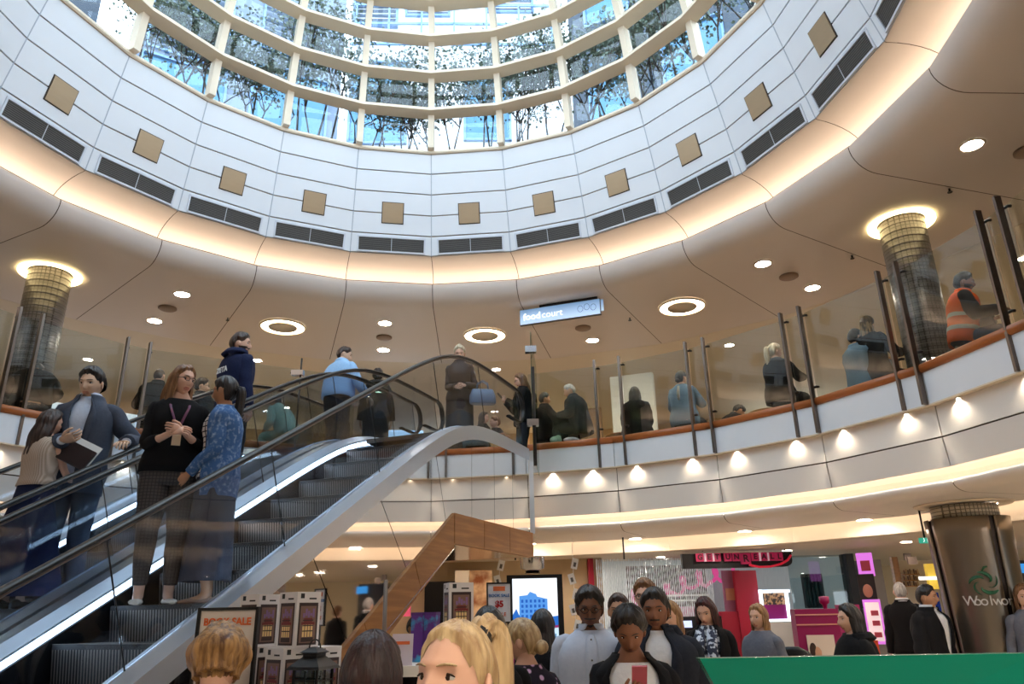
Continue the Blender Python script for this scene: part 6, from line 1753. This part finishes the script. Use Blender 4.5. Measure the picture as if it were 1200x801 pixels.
# --- seated along the balcony ledge
stool_n = [0]
def sitter(u, v, R, label, face, where, **k):
    P_ = atr(u, v, R); h = k.pop('height', 1.70); s = h / 1.72
    seat = max(.42, P_.z - F1 - .905 * s * (0.92 if k.get('lean', 0) > .3 else 1.0))
    a = R_(face)
    pos = Vector((P_.x, P_.y, F1))
    ln_ = k.get('lean', 0)
    pos -= Vector((math.sin(a), math.cos(a), 0)) * (.66 * s * math.sin(ln_))
    q = person(label, pos, face, None, h, pose='sit', seat=seat, lod=k.pop('lod', 1), **k)
    t = thing('bar_stool', 'bar stool under the %s' % where, 'stool', (pos.x, pos.y, F1), -a, 'bar stools along the balcony')
    mb = MB(); mb.cyl((0, .06, seat - .03), .17, .05, 20); obj('seat', mb, M['dark'], t)
    mb = MB(); mb.cyl((0, .06, .02), .025, seat - .05, 10); obj('column', mb, M['steel'], t); mb = MB(); mb.cyl((0, .06, 0), .2, .02, 24); obj('base', mb, M['steel'], t)
    return q
coat = lambda m, **k: dict(kind='sweater', m=m, hem=-.12, off=.035, **k)
sitter(637, 461, 6.62, 'dark haired person in dark top sitting opposite the white haired man', 75, 'dark haired person facing the white haired man', top=coat(black_w), bottom=TR(charcoal), shoes=shoe_k, hair=('short', 'black', {}), skin='tan', hands=('table', 'table'), height=1.62)
sitter(669, 449, 6.6, 'white haired man in black jacket sitting behind the glass, facing left', 292, 'white haired man', lean=.25, turn=-.2, nod=.1, top=coat(charcoal, collar=charcoal), bottom=TR(charcoal), shoes=shoe_k, hair=('short', 'grey', dict(thick=.014)), hands=('table', 'table'), build=1.2)
sitter(743, 453, 6.6, 'person with black hair in a black padded coat sitting with back to the glass', 15, 'person in the black padded coat', top=coat(black_w), bottom=TR(black_w), shoes=shoe_k, hair=('long', 'black', dict(len=.26, vol=.028)), hands=('lap', 'lap'), build=1.3, fem=True, nod=.15)
q = sitter(797, 435, 6.6, 'person in steel blue jacket with dark hair in a low bun, back to the glass', 35, 'person in the steel blue jacket', top=coat(steelblue), bottom=TR(charcoal), shoes=shoe_k, hair=('lowbun', 'black', {}), hands=('table', 'table'), build=1.15, fem=True, turn=.3)
mb = MB(); mb.tube([q.sp(.52) - q.ya * .13, q.sp(.40) - q.ya * .172, q.sp(.28) - q.ya * .168], [(.02, .006), (.026, .006), (.018, .006)], 8, 0, True, None, (1, 0, 0)); obj('scarf', mb, cl('bright_scarf', (60, 170, 170), (226, 150, 120), scale=40), q.root)
sitter(862, 471, 7.6, 'dark haired person bent low over a table behind the wooden rail', 70, 'dark haired person bent low', lean=.55, top=coat(charcoal), bottom=TR(charcoal), shoes=shoe_k, hair=('short', 'black', {}), hands=('table', 'table'), skin='tan', nod=.3)
sitter(906, 403, 6.6, 'woman with a pale blonde ponytail in black jacket, back to the glass', 55, 'woman with the blonde ponytail', top=coat(black_w), bottom=TR(charcoal), shoes=shoe_k, hair=('pony', 'platinum', dict(len=.26, vol=.034, up=-.01)), hands=('table', 'table'), fem=True, turn=.35, build=1.12)
sitter(1000, 387, 6.56, 'dark haired person half hidden behind the woman with the faded long hair', 70, 'half hidden dark haired person', top=coat(steelblue), bottom=TR(charcoal), shoes=shoe_k, hair=('short', 'black', {}), hands=('table', 'table'), skin='tan')
sitter(1014, 371, 6.62, 'woman with long hair fading from dark to blonde, back to the glass', 62, 'woman with the faded long hair', top=coat(black_w), bottom=TR(navy), shoes=shoe_k, hair=('long', 'darkbrown', dict(len=.42, tip='ombre', vol=.028, front=1.6, z0=.02)), hands=('table', 'table'), fem=True)
q = sitter(1125, 321, 6.62, 'man in orange high visibility vest sitting in profile behind the right hand glass', 118, 'man in the orange vest', lean=.18, top=dict(kind='vest', m=orange, hem=-.08, off=.034, sleeve_m=cl('dark_sleeve', (34, 32, 34))), bottom=TR(navy), shoes=shoe_b, hair=('short', 'black', dict(thick=.022)), hands=('table', 'table'), skin='brown', beard='full', build=1.1)
for h_ in (.06, .22):
    mb = MB(); rows = [rounded(q.sp(h_ + d_), q.xa, q.ya, (interp(TORSO_M, h_)[0] * 1.1 + .045) * q.s, (interp(TORSO_M, h_)[1] * 1.1 + .045) * q.s, 26, 2.5) for d_ in (0, .05)]; mb.loft(rows, 0, True, False); obj('reflective_band', mb, reflect, q.root)
sitter(46, 420, 6.62, 'person in black jacket leaning away behind the left balcony glass', -35, 'person in the black jacket at far left', lean=.55, nod=.5, top=coat(black_w), bottom=TR(charcoal), shoes=shoe_k, hair=('short', 'black', {}), hands=('table', 'table'), build=1.25)
sitter(188, 432, 6.6, 'balding man in black jacket sitting beyond the left balcony, behind the woman with glasses', -20, 'balding man', top=coat(black_w), bottom=TR(charcoal), shoes=shoe_k, hair=('bald', 'darkbrown', {}), hands=('table', 'table'), turn=.4, lean=.15)
sitter(237, 445, 6.7, 'curly dark haired person in dark top sitting beyond the escalators, near the hooded man', 40, 'curly dark haired person', top=coat(black_w), bottom=TR(charcoal), shoes=shoe_k, hair=('short', 'darkbrown', dict(thick=.03)), hands=('table', 'table'), turn=.5, glasses=True)
sitter(325, 462, 6.6, 'person in pale teal shirt leaning over a table, seen through the escalator glass', 300, 'person in the pale teal shirt', lean=.5, top=dict(kind='shirt', m=tealshirt, hem=-.06, off=.026), bottom=TR(tealshirt), shoes=shoe_k, hair=('short', 'black', {}), hands=('table', 'table'), skin='tan')
sitter(566, 483, 6.9, 'dark haired woman sitting low behind the top of the escalator', 110, 'dark haired woman behind the escalator top', top=coat(black_w), bottom=TR(charcoal), shoes=shoe_k, hair=('long', 'darkbrown', dict(len=.2)), hands=('table', 'table'), fem=True, height=1.6)
sitter(581, 488, 7.0, 'warmly lit person facing the dark haired woman behind the escalator top', 250, 'warmly lit person', top=coat(olive), bottom=TR(charcoal), shoes=shoe_k, hair=('short', 'brown', {}), hands=('table', 'table'), fem=True, height=1.6)
# tables for them
for n_, (r, a, lab) in enumerate(((7.25, 24, 'between the white haired man and the black padded coat'), (7.2, 44, 'in front of the person in steel blue'), (7.25, 57, 'in front of the blonde ponytail'), (7.25, 76, 'in front of the man in the orange vest'), (7.3, -50, 'beyond the left balcony glass'), (7.4, -30, 'seen through the escalator glass'), (7.6, 8, 'behind the escalator top'))):
    t = thing('cafe_table', 'round cafe table %s' % lab, 'table', pol(r, R_(a), F1), 0, 'cafe tables')
    mb = MB(); mb.cyl((0, 0, .88), .32, .03, 28); obj('table_top', mb, M['wood_trim'], t); mb = MB(); mb.cyl((0, 0, .02), .03, .87, 10); obj('column', mb, M['steel'], t); mb = MB(); mb.cyl((0, 0, 0), .22, .02, 24); obj('foot', mb, M['steel'], t)
t = thing('parcel', 'pale green wrapped parcel on the wooden rail beside the white haired man', 'bag', pol(6.06, R_(16.6), 4.172)); mb = MB(); mb.ball((0, 0, .06), (.10, .055, .065), 14); mb.ball((.04, 0, .10), (.05, .04, .04), 12); obj('wrap', mb, cl('pale_green_plastic', (176, 206, 190), (150, 186, 170)), t)
t = thing('parcel', 'pale lilac wrapped parcel on the wooden rail, right of the green one', 'bag', pol(6.06, R_(19.0), 4.172)); mb = MB(); mb.ball((0, 0, .042), (.13, .05, .044), 14); obj('wrap', mb, cl('pale_lilac_plastic', (206, 206, 220), (180, 180, 200)), t)

# --- ground floor crowd
def walker(u, v, Y, label, face, **k):
    p = at(u, v, Y); return person(label, (p.x, p.y, 0), face, None, p.z, **k)
G1 = walker(259, 724, 2.6, 'woman with a highlighted brown bob and dark grey top, seen from behind', 350, fem=True, lod=2, nod=.5, tilt=-.05, top=dict(kind='tee', m=darkgrey, hem=-.1, sleeve='short', neck=.55), bottom=TR(charcoal), shoes=shoe_k, hair=('bob', 'bob', dict(len=.072, vol=.036, front=2.3)))
walker(436, 741, 2.25, 'woman with long reddish dark hair seen from behind, beside the timber boards', 10, fem=True, lod=2, top=dict(kind='sweater', m=black_w, hem=-.1, off=.022), bottom=TR(charcoal), shoes=shoe_k, hair=('long', 'maroon', dict(len=.40, vol=.026, spread=1.5)))
walker(536, 722, 1.62, 'blonde woman with a high ponytail close by, face turned left', 211, fem=True, lod=2, turn=-.05, nod=-.20, top=dict(kind='sweater', m=grey_j, hem=-.1), bottom=TR(charcoal), shoes=shoe_k, hair=('pony', 'blonde', dict(len=.34, vol=.046, up=.03, high=.042, thick=.011, line=.080)))
walker(573, 711, 4.0, 'woman with black hair in a black top standing behind the blonde ponytail', 350, fem=True, top=dict(kind='sweater', m=black_k, hem=-.1), bottom=TR(charcoal), shoes=shoe_k, hair=('long', 'black', dict(len=.36, vol=.022)), build=1.05)
walker(616, 724, 4.3, 'woman with blonde hair in a low bun and a floral blouse', 325, fem=True, nod=.22, turn=-.5, top=dict(kind='blouse', m=floral, hem=-.1, off=.02), bottom=TR(charcoal), shoes=shoe_k, hair=('lowbun', 'blonde', dict(r=.045)), build=1.1)
walker(635, 714, 5.6, 'woman with long straight black hair and black coat in front of the digital display', 8, fem=True, top=dict(kind='sweater', m=black_w, hem=-.3, off=.025), bottom=TR(charcoal), shoes=shoe_k, hair=('long', 'black', dict(len=.50, vol=.018)))
walker(690, 690, 5.2, 'man with glasses and moustache in a pale shirt with open collar', 186, nod=.1, hands=('down', 'down'), top=dict(kind='shirt', m=palewhite, hem=-.12, collar=palewhite, neck=.56, loose=.02, off=.022), bottom=TR(charcoal), shoes=shoe_k, hair=('short', 'black', dict(thick=.024)), skin='dark', glasses=True, beard='goatee', build=1.08)
walker(724, 697, 6.3, 'man half hidden behind the man in the pale shirt', 190, top=dict(kind='shirt', m=white_s, collar=white_s), bottom=TR(charcoal), shoes=shoe_k, hair=('short', 'darkbrown', {}), skin='tan')
G9 = walker(735, 708, 4.15, 'woman in black blazer and white top looking down at a pink phone', 183, fem=True, nod=.42, turn=.12, hands=(dict(at=(-.16, .26, 1.10), palm=(.4, -.4, .8), curl=.5), dict(at=(.05, .30, 1.285), palm=(-.5, -.2, .85), curl=.6)), top=dict(kind='blazer', m=black_w, inner=white_s, gap=.5, vneck=.62, open=True, off=.024, ineck=.52, vbase=.22), bottom=TR(charcoal), shoes=shoe_k, hair=('lowbun', 'black', dict(thick=.028, r=.03)), skin='brown', build=1.15)
phone(G9, 1, 'pink phone held by the woman in the black blazer', mat('pink_phone', (190, 84, 100), .4), (0, .02, .03))
walker(766, 692, 4.95, 'man in dark padded jacket over a white shirt, behind the woman with the phone', 190, turn=.1, top=dict(kind='jacket', m=cl('dark_padded', (30, 34, 44), (44, 48, 58)), inner=white_s, collar=cl('dark_padded', (30, 34, 44)), gap=.09, vneck=.30, open=True, off=.035, hood=True), bottom=TR(charcoal), shoes=shoe_k, hair=('short', 'black', dict(thick=.02)), skin='brown', beard='moustache', build=1.1)
walker(755, 681, 6.8, 'tall man with glasses and brown hair behind the man in the padded jacket', 200, top=dict(kind='shirt', m=palewhite, collar=palewhite), bottom=TR(charcoal), shoes=shoe_k, hair=('short', 'brown', dict(thick=.024)), glasses=True)
walker(785, 704, 6.3, 'woman with light brown hair half hidden behind the padded jacket', 215, fem=True, top=dict(kind='sweater', m=charcoal), bottom=TR(charcoal), shoes=shoe_k, hair=('long', 'lightbrown', dict(len=.24)))
walker(742, 716, 5.9, 'dark haired woman glimpsed between the pale shirt and the phone holder', 20, fem=True, top=dict(kind='sweater', m=black_k), bottom=TR(charcoal), shoes=shoe_k, hair=('long', 'black', dict(len=.3)))
q = walker(826, 698, 7.2, 'woman with long dark red hair and a speckled grey scarf, looking down', 205, fem=True, nod=.3, turn=.15, top=dict(kind='coat', m=black_w, inner=leopard, gap=.5, vneck=.6, open=True, off=.03, hem=-.3), bottom=TR(charcoal), shoes=shoe_k, hair=('long', 'red', dict(len=.30, vol=.03, front=2.1)))
mb = MB()
for k in range(3): mb.tube([q.sp(.50 + .018 * k) + q.xa * (.085 - .01 * k) * math.sin(a) + q.ya * (.082 - .008 * k) * math.cos(a) + q.ya * .01 for a in [2 * PI * j / 16 for j in range(17)]], .026, 8, 0, False)
for sx in (-1, 1): mb.tube([q.sp(.52) + q.xa * sx * .05 + q.ya * .10, q.sp(.40) + q.xa * sx * .055 + q.ya * .17, q.sp(.2) + q.xa * sx * .06 + q.ya * .17, q.sp(.02) + q.xa * sx * .06 + q.ya * .17], [(.045, .018)] * 4, 10, 0, True, None, (1, 0, 0))
obj('scarf', mb, leopard, q.root)
walker(888, 707, 7.5, 'woman with light brown hair in a grey jumper, facing left', 235, fem=True, turn=-.1, top=dict(kind='sweater', m=grey_j, hem=-.12, off=.026, loose=.02), bottom=TR(charcoal), shoes=shoe_k, hair=('long', 'lightbrown', dict(len=.17, part=.01)), build=1.1)
walker(995, 707, 6.6, 'woman with black hair in a black hooded coat, facing left in profile', 268, fem=True, top=dict(kind='sweater', m=black_w, hem=-.25, off=.034, hood=True), bottom=TR(charcoal), shoes=shoe_k, hair=('long', 'black', dict(len=.24)), build=1.1)
walker(1053, 682, 11.6, 'grey haired man in black suit walking away, left of the blue board', 20, lod=0, stance=.35, top=dict(kind='jacket', m=black_w, inner=white_s, collar=white_s), bottom=TR(black_w), shoes=shoe_k, hair=('bald', 'grey', {}))
walker(1082, 686, 9.0, 'man in black coat with white collar, left of the big metal pillar', 150, lod=1, turn=-.3, top=dict(kind='coat', m=black_w, inner=white_s, collar=white_s, off=.035, hem=-.25, gap=.10, vneck=.3), bottom=TR(charcoal), shoes=shoe_k, hair=('short', 'black', {}), skin='tan')
walker(1196, 684, 8.6, 'person in pale grey jacket with brown hair at the right edge, past the metal pillar', 200, fem=True, top=dict(kind='sweater', m=grey_j), bottom=TR(charcoal), shoes=shoe_k, hair=('long', 'brown', dict(len=.2)))
walker(485, 722, 9.0, 'dark haired shop worker standing at the low shop counter', 130, lod=0, fem=True, top=dict(kind='sweater', m=black_k), bottom=TR(charcoal), shoes=shoe_k, hair=('short', 'black', {}), skin='tan')
walker(1189, 690, 12.6, 'person in dark clothes far off, between the metal pillar and the blue screens', 20, lod=0, top=dict(kind='sweater', m=black_k), bottom=TR(charcoal), shoes=shoe_k, hair=('short', 'brown', {}))
finish_people()
# ------------------------------------------------------------------ trees and buildings outside the lantern
leaf_m = mat('tree_leaf', (66, 84, 70), .5, var=.3, scale=6, rgb2=(128, 146, 128)); bark_m = mat('tree_bark', (46, 38, 34), .8)
def tree_meshes(seed):
    rg = random.Random(seed); tr = MB(); lf = MB()
    tips = []
    def branch(p, d, L, r, lev):
        n = 3; pts = [p]; dd = d.copy()
        for k in range(n):
            dd = (dd + Vector((rg.uniform(-.22, .22), rg.uniform(-.22, .22), rg.uniform(-.05, .18)))).normalized(); pts.append(pts[-1] + dd * L / n)
        tr.tube(pts, [r, r * .85, r * .7, r * .5], 5)
        if lev == 0: tips.append(pts[-1]); tips.append(pts[-2]); return
        for k in range(3 if lev > 1 else 3):
            a = rg.uniform(0, 2 * PI); e = rg.uniform(.35, .8)
            nd = (dd * math.cos(e) + Vector((math.cos(a), math.sin(a), .2)) * math.sin(e)).normalized()
            branch(pts[-1 - (k % 2)] if lev < 2 else pts[-1], nd, L * (.36 if lev == 2 else .7), r * .55, lev - 1)
    for k in range(4):
        a = k * PI / 2 + rg.uniform(-.5, .5); branch(Vector((.12 * math.cos(a), .12 * math.sin(a), 0)), Vector((.12 * math.cos(a), .12 * math.sin(a), 1)).normalized(), 1.38, .018, 2)
    for t in tips:
        for k in range(32):
            c = t + Vector((rg.gauss(0, .14), rg.gauss(0, .14), rg.gauss(.02, .12)))
            a = Vector((rg.uniform(-1, 1), rg.uniform(-1, 1), rg.uniform(-1, .6))).normalized(); b = a.orthogonal().normalized()
            b = (b * math.cos(k) + a.cross(b) * math.sin(k)); L = rg.uniform(.035, .06); w = L * .38
            lf.add([c, c + a * L * .5 + b * w, c + a * L, c + a * L * .5 - b * w], [(0, 1, 2, 3)])
    t_ = tr.mesh('trunk'); t_.materials.append(bark_m); l_ = lf.mesh('foliage'); l_.materials.append(leaf_m); return t_, l_
TM = [tree_meshes(11), tree_meshes(23), tree_meshes(37)]
mb = MB(); ring_surface(mb, [(4.75, 8.3), (4.75, 8.62), (7.3, 8.62), (7.3, 8.3)]); struct('planter_roof', mb, mat('planter_soil', (84, 72, 60), .9), (CX, CY, 0))
mb = MB(); ring_surface(mb, [(5.9, 8.28), (18, 8.28)]); struct('roof_terrace', mb, mat('roof_concrete', (176, 174, 172), .8), (CX, CY, 0))
tang = [-50, -41, -33, -25, -17, -9.5, -2, 5.5, 13, 20.5, 28, 36, 44.5, 53]
for n_, a in enumerate(tang):
    r = 6.25 + .16 * ((n_ * 7) % 3 - 1); sc = (1.0, 1.06, .94, 1.1, 1.02, .95, .92, 1.02, 1.06, 1.12, 1.1, 1.15, 1.1, 1.15)[n_]
    t = thing('planted_tree', 'small bushy tree outside the round glazing, %s from left' % ORD[n_], 'tree', pol(r, R_(a), 8.62), n_ * 1.3, 'trees outside the round glazing'); sc *= 1.42; t.scale = (sc, sc, sc)
    tm, lm_ = TM[n_ % 3]; obj('trunk', tm, None, t); o = obj('foliage', lm_, None, t); o['kind'] = 'stuff'
# buildings
slat_m = mat('louvre_blue', (84, 104, 128), .5); wht = mat('white_facade', (226, 230, 236), .5, var=.05, scale=.6); bglass = mat('blue_facade_glass', (86, 142, 180), .12, .2, var=.4, scale=.5); darkb = mat('dark_facade', (58, 74, 92), .3, var=.3, scale=.4); rail_m = mat('blue_rail', (120, 158, 200), .5)
def building(label, a, r, w, h, m, wins, z0=8.3, depth=3.0, extra=None):
    t = thing('office_building', label, 'building', pol(r, R_(a), z0), -R_(a))
    mb = MB(); mb.box((0, depth / 2, h / 2), (w, depth, h)); obj('wall', mb, m, t)
    for (x, z, ww, hh, kind) in wins:
        z += 3.6
        mb = MB()
        for sx in (-1, 1): mb.box((x + sx * ww / 2, -.03, z), (.06, .10, hh + .06))
        for sz in (-1, 1): mb.box((x, -.03, z + sz * hh / 2), (ww, .10, .06))
        f = obj('window', mb, rail_m, t)
        if kind == 'louvre':
            mb = MB(); n = int(hh / .16)
            for k in range(n): mb.box((x, -.02, z - hh / 2 + (k + .5) * hh / n), (ww, .03, hh / n * .55), 0, 0, Matrix.Rotation(.5, 3, 'X'))
            o = obj('slats', mb, slat_m, f); o['kind'] = 'stuff'
            mb = MB(); mb.box((x, .02, z), (ww, .03, hh)); obj('pane', mb, darkb, f)
        else:
            mb = MB(); mb.box((x, .0, z), (ww, .03, hh)); obj('pane', mb, bglass if kind == 'glass' else darkb, f)
    if extra: extra(t)
    return t
def rails(t):
    for z in (8.0, 8.7, 9.35):
        mb = MB(); mb.box((0, -.16, z), (5.6, .05, .07)); obj('balcony_rail', mb, rail_m, t)
    for k in range(7): mb = MB(); mb.box((-2.7 + k * .9, -.16, 8.65), (.05, .05, 1.4)); obj('rail_post', mb, rail_m, t)
building('white office block with blue louvred windows beyond the trees at centre', -2, 10.6, 5.8, 16, wht, [(-2.2, 5.9, 1.2, 1.6, 'louvre'), (-.75, 6.2, 1.2, 1.4, 'louvre'), (1.55, 6.4, 1.3, 1.5, 'louvre'), (-.75, 9.2, 1.2, 1.6, 'louvre'), (1.5, 9.4, 1.2, 1.6, 'louvre'), (-2.2, 9.0, 1.2, 1.6, 'louvre'), (-2.0, 2.6, 1.5, 2.6, 'glass'), (.9, 2.4, 1.2, 2.0, 'glass')], extra=rails)
building('grey office block with blue louvred windows left of the white block', -31, 10.8, 5.0, 15, mat('grey_blue_facade', (120, 138, 160), .45, var=.15, scale=.6), [(-1.3, 3.6, 1.8, 2.2, 'louvre'), (1.1, 4.4, 1.5, 1.7, 'louvre'), (-1.2, 7.2, 1.8, 1.7, 'louvre'), (1.1, 7.4, 1.5, 1.7, 'louvre'), (1.2, 1.9, 1.9, 2.4, 'glass'), (-1.3, 1.2, 1.9, 2.2, 'glass')])
building('dark glass tower at the far left beyond the lantern', -67, 10.8, 7.6, 14, darkb, [(-1.4, 3, 1.8, 2.0, 'glass'), (1.2, 3.2, 1.8, 2.0, 'glass'), (-1.4, 6, 1.8, 2, 'dark'), (1.2, 6, 1.8, 2, 'louvre')])
building('dark slate office block with glass bays right of the white block', 28, 10.2, 4.6, 16, darkb, [(-1.2, 2.2, 1.2, 2.0, 'glass'), (.9, 2.2, 1.5, 2.0, 'glass'), (-1.2, 5.4, 1.2, 2.2, 'glass'), (.9, 5.6, 1.5, 2.2, 'glass')])
building('pale panel clad block behind the trees to the right', 55, 10.8, 5.0, 13, mat('pale_panel_facade', (168, 180, 192), .5, var=.1, scale=.5), [(-1.0, 2.5, 1.6, 2.0, 'glass'), (1.2, 3.0, 1.4, 2.0, 'dark'), (-1.0, 5.5, 1.6, 2.0, 'louvre')])
# ------------------------------------------------------------------ food court furnishings
fcw = thing('food_counter', 'white food counter with a red stripe beyond the left balcony', 'counter', pol(11.5, R_(-46), F1), R_(46))
mb = MB(); mb.box((0, 0, .6), (5.0, .6, 1.2)); obj('body', mb, M['white'], fcw); mb = MB(); mb.box((0, -.31, 1.05), (5.0, .02, .08)); obj('red_stripe', mb, ink_r, fcw)
mb = MB(); mb.box((0, 0, 1.9), (5.0, .3, .5)); obj('lit_fascia', mb, glow('counter_fascia', (206, 222, 240), .9), fcw)
for sx in (-2.4, 2.4): mb = MB(); mb.box((sx, .2, 1.1), (.1, .1, 2.2)); obj('upright', mb, M['steel'], fcw)
lp_ = thing('lit_wall_panel', 'bright white lit wall panel with teal lettering behind the balcony glass', 'panel', pol(10.5, R_(20.5), F1), -R_(20.5))
mb = MB(); mb.box((0, .1, 1.5), (.95, .2, 3.0)); obj('panel_face', mb, mat('lit_white_panel', (236, 240, 236), .5, emit=.12), lp_)
mb = MB(); mb.tube([Vector((-.30 + .60 * i / 40 - .05 * math.sin(i * .7), -.01, 1.12 - .42 * i / 40 + .11 * math.cos(i * .7))) for i in range(41)], .012, 6)
obj('teal_script', mb, mat('teal_ink', (70, 160, 168), .5), lp_)
bp = thing('brown_panel', 'plain brown door panel left of the bright white lit panel', 'panel', pol(10.4, R_(15.0), F1), -R_(15)); mb = MB(); mb.box((0, .05, 1.15), (.62, .1, 2.3)); obj('leaf', mb, mat('brown_door', (150, 122, 92), .6), bp); mb = MB(); mb.tube([(.25, -.03, 1.0), (.25, -.03, 1.25)], .012, 8); obj('handle', mb, M['chrome'], bp)
mb = MB(); mb.box((0, .1, .55), (1.1, .4, 1.1)); 
gs = thing('gold_stand', 'gold latticed display stand seen through the escalator glass', 'stand', pol(9.2, R_(-.5), F1), 0)
for k in range(4):
    for r in range(4): mb = MB(); mb.box((-.3 + k * .2, 0, .3 + r * .28), (.16, .12, .2)); obj('block', mb, mat('gold_block', (214, 172, 70), .35, .4, emit=.08), gs)
mb = MB(); mb.box((0, .1, .75), (.84, .04, 1.4)); obj('back_frame', mb, M['dark'], gs); mb = MB(); mb.box((0, .05, .05), (.9, .3, .1)); obj('base', mb, M['dark'], gs)
gc = thing('display_cabinet', 'pale blue glass display cabinet seen through the escalator glass', 'cabinet', pol(8.6, R_(-9), F1), R_(9)); mb = MB(); mb.box((0, .2, .45), (1.2, .5, .9)); obj('base', mb, mat('cabinet_base', (120, 140, 150), .4), gc); mb = MB(); mb.box((0, .2, 1.2), (1.16, .46, .6)); obj('glass_case', mb, M['shopglass'], gc); mb = MB(); mb.box((0, .2, 1.51), (1.2, .5, .03)); obj('lit_top', mb, glow('cabinet_light', (190, 220, 240), 2.0), gc)
for n_, (a, w_) in enumerate(((-24, 2.2), (-6, 3.0), (8, 2.6), (33, 3.2), (52, 3.0), (70, 3.0))):  # stalls put in as lamps, their glowing boards brighten the food court
    t = thing('stall_front', 'added stall front lighting the food court from the back, %s from the left' % ORD[n_], 'stall', pol(15.6, R_(a), F1), -R_(a), 'added food stalls')
    mb = MB(); mb.box((0, .3, .55), (w_, .5, 1.1)); obj('counter', mb, mat('stall_counter_%d' % (n_ % 3), ((150, 104, 64), (190, 170, 140), (110, 70, 48))[n_ % 3], .5), t)
    mb = MB(); mb.box((0, .5, 2.3), (w_, .2, .45)); obj('fill_light_board', mb, glow('fill_board_glow_%d' % (n_ % 2), ((255, 222, 176), (226, 236, 246))[n_ % 2], 2.6), t)
    for sx in (-1, 1): mb = MB(); mb.box((sx * w_ / 2, .5, 1.3), (.12, .2, 2.6)); obj('upright', mb, M['wood_trim'], t)
pf = thing('picture_frame', 'small black framed picture left of the woman in the leather dress', 'picture', pol(9.0, R_(2.3), F1 + .9), 0); mb = MB(); mb.box((0, 0, .35), (.42, .05, .7)); obj('frame', mb, M['black'], pf); mb = MB(); mb.box((0, -.03, .35), (.36, .01, .62)); obj('print', mb, M['white'], pf); mb = MB(); mb.box((0, .02, -.45), (.05, .05, .9)); obj('stand', mb, M['black'], pf)
# security camera on a rod left of the blue shirt
sc = thing('security_camera', 'small white box camera on a thin rod left of the man in the blue shirt', 'camera', at(349, 437, 9.6)); mb = MB(); mb.box((0, 0, 0), (.16, .09, .07)); obj('camera_body', mb, M['chrome'], sc); mb = MB(); mb.cyl((-.085, 0, 0), .02, .01, 10); obj('lens', mb, M['black'], sc); mb = MB(); mb.cyl((.03, .03, F1 - sc.location.z), .012, sc.location.z - F1 + .22, 8); obj('rod', mb, M['steel_dark'], sc)
# ------------------------------------------------------------------ lettering becomes plain meshes
_dg = bpy.context.evaluated_depsgraph_get(); _dg.update()
_txt = [o for o in bpy.data.objects if o.type == 'FONT']
_new = []
for o in _txt:
    me = bpy.data.meshes.new_from_object(o.evaluated_get(_dg))
    _new.append((o.name, me, o.parent, o.location.copy(), o.rotation_euler.copy()))
for o in _txt: bpy.data.objects.remove(o)
for nm, me, par, lo, ro in _new:
    o = bpy.data.objects.new(nm, me); COL.objects.link(o); o.parent = par; o.location = lo; o.rotation_euler = ro
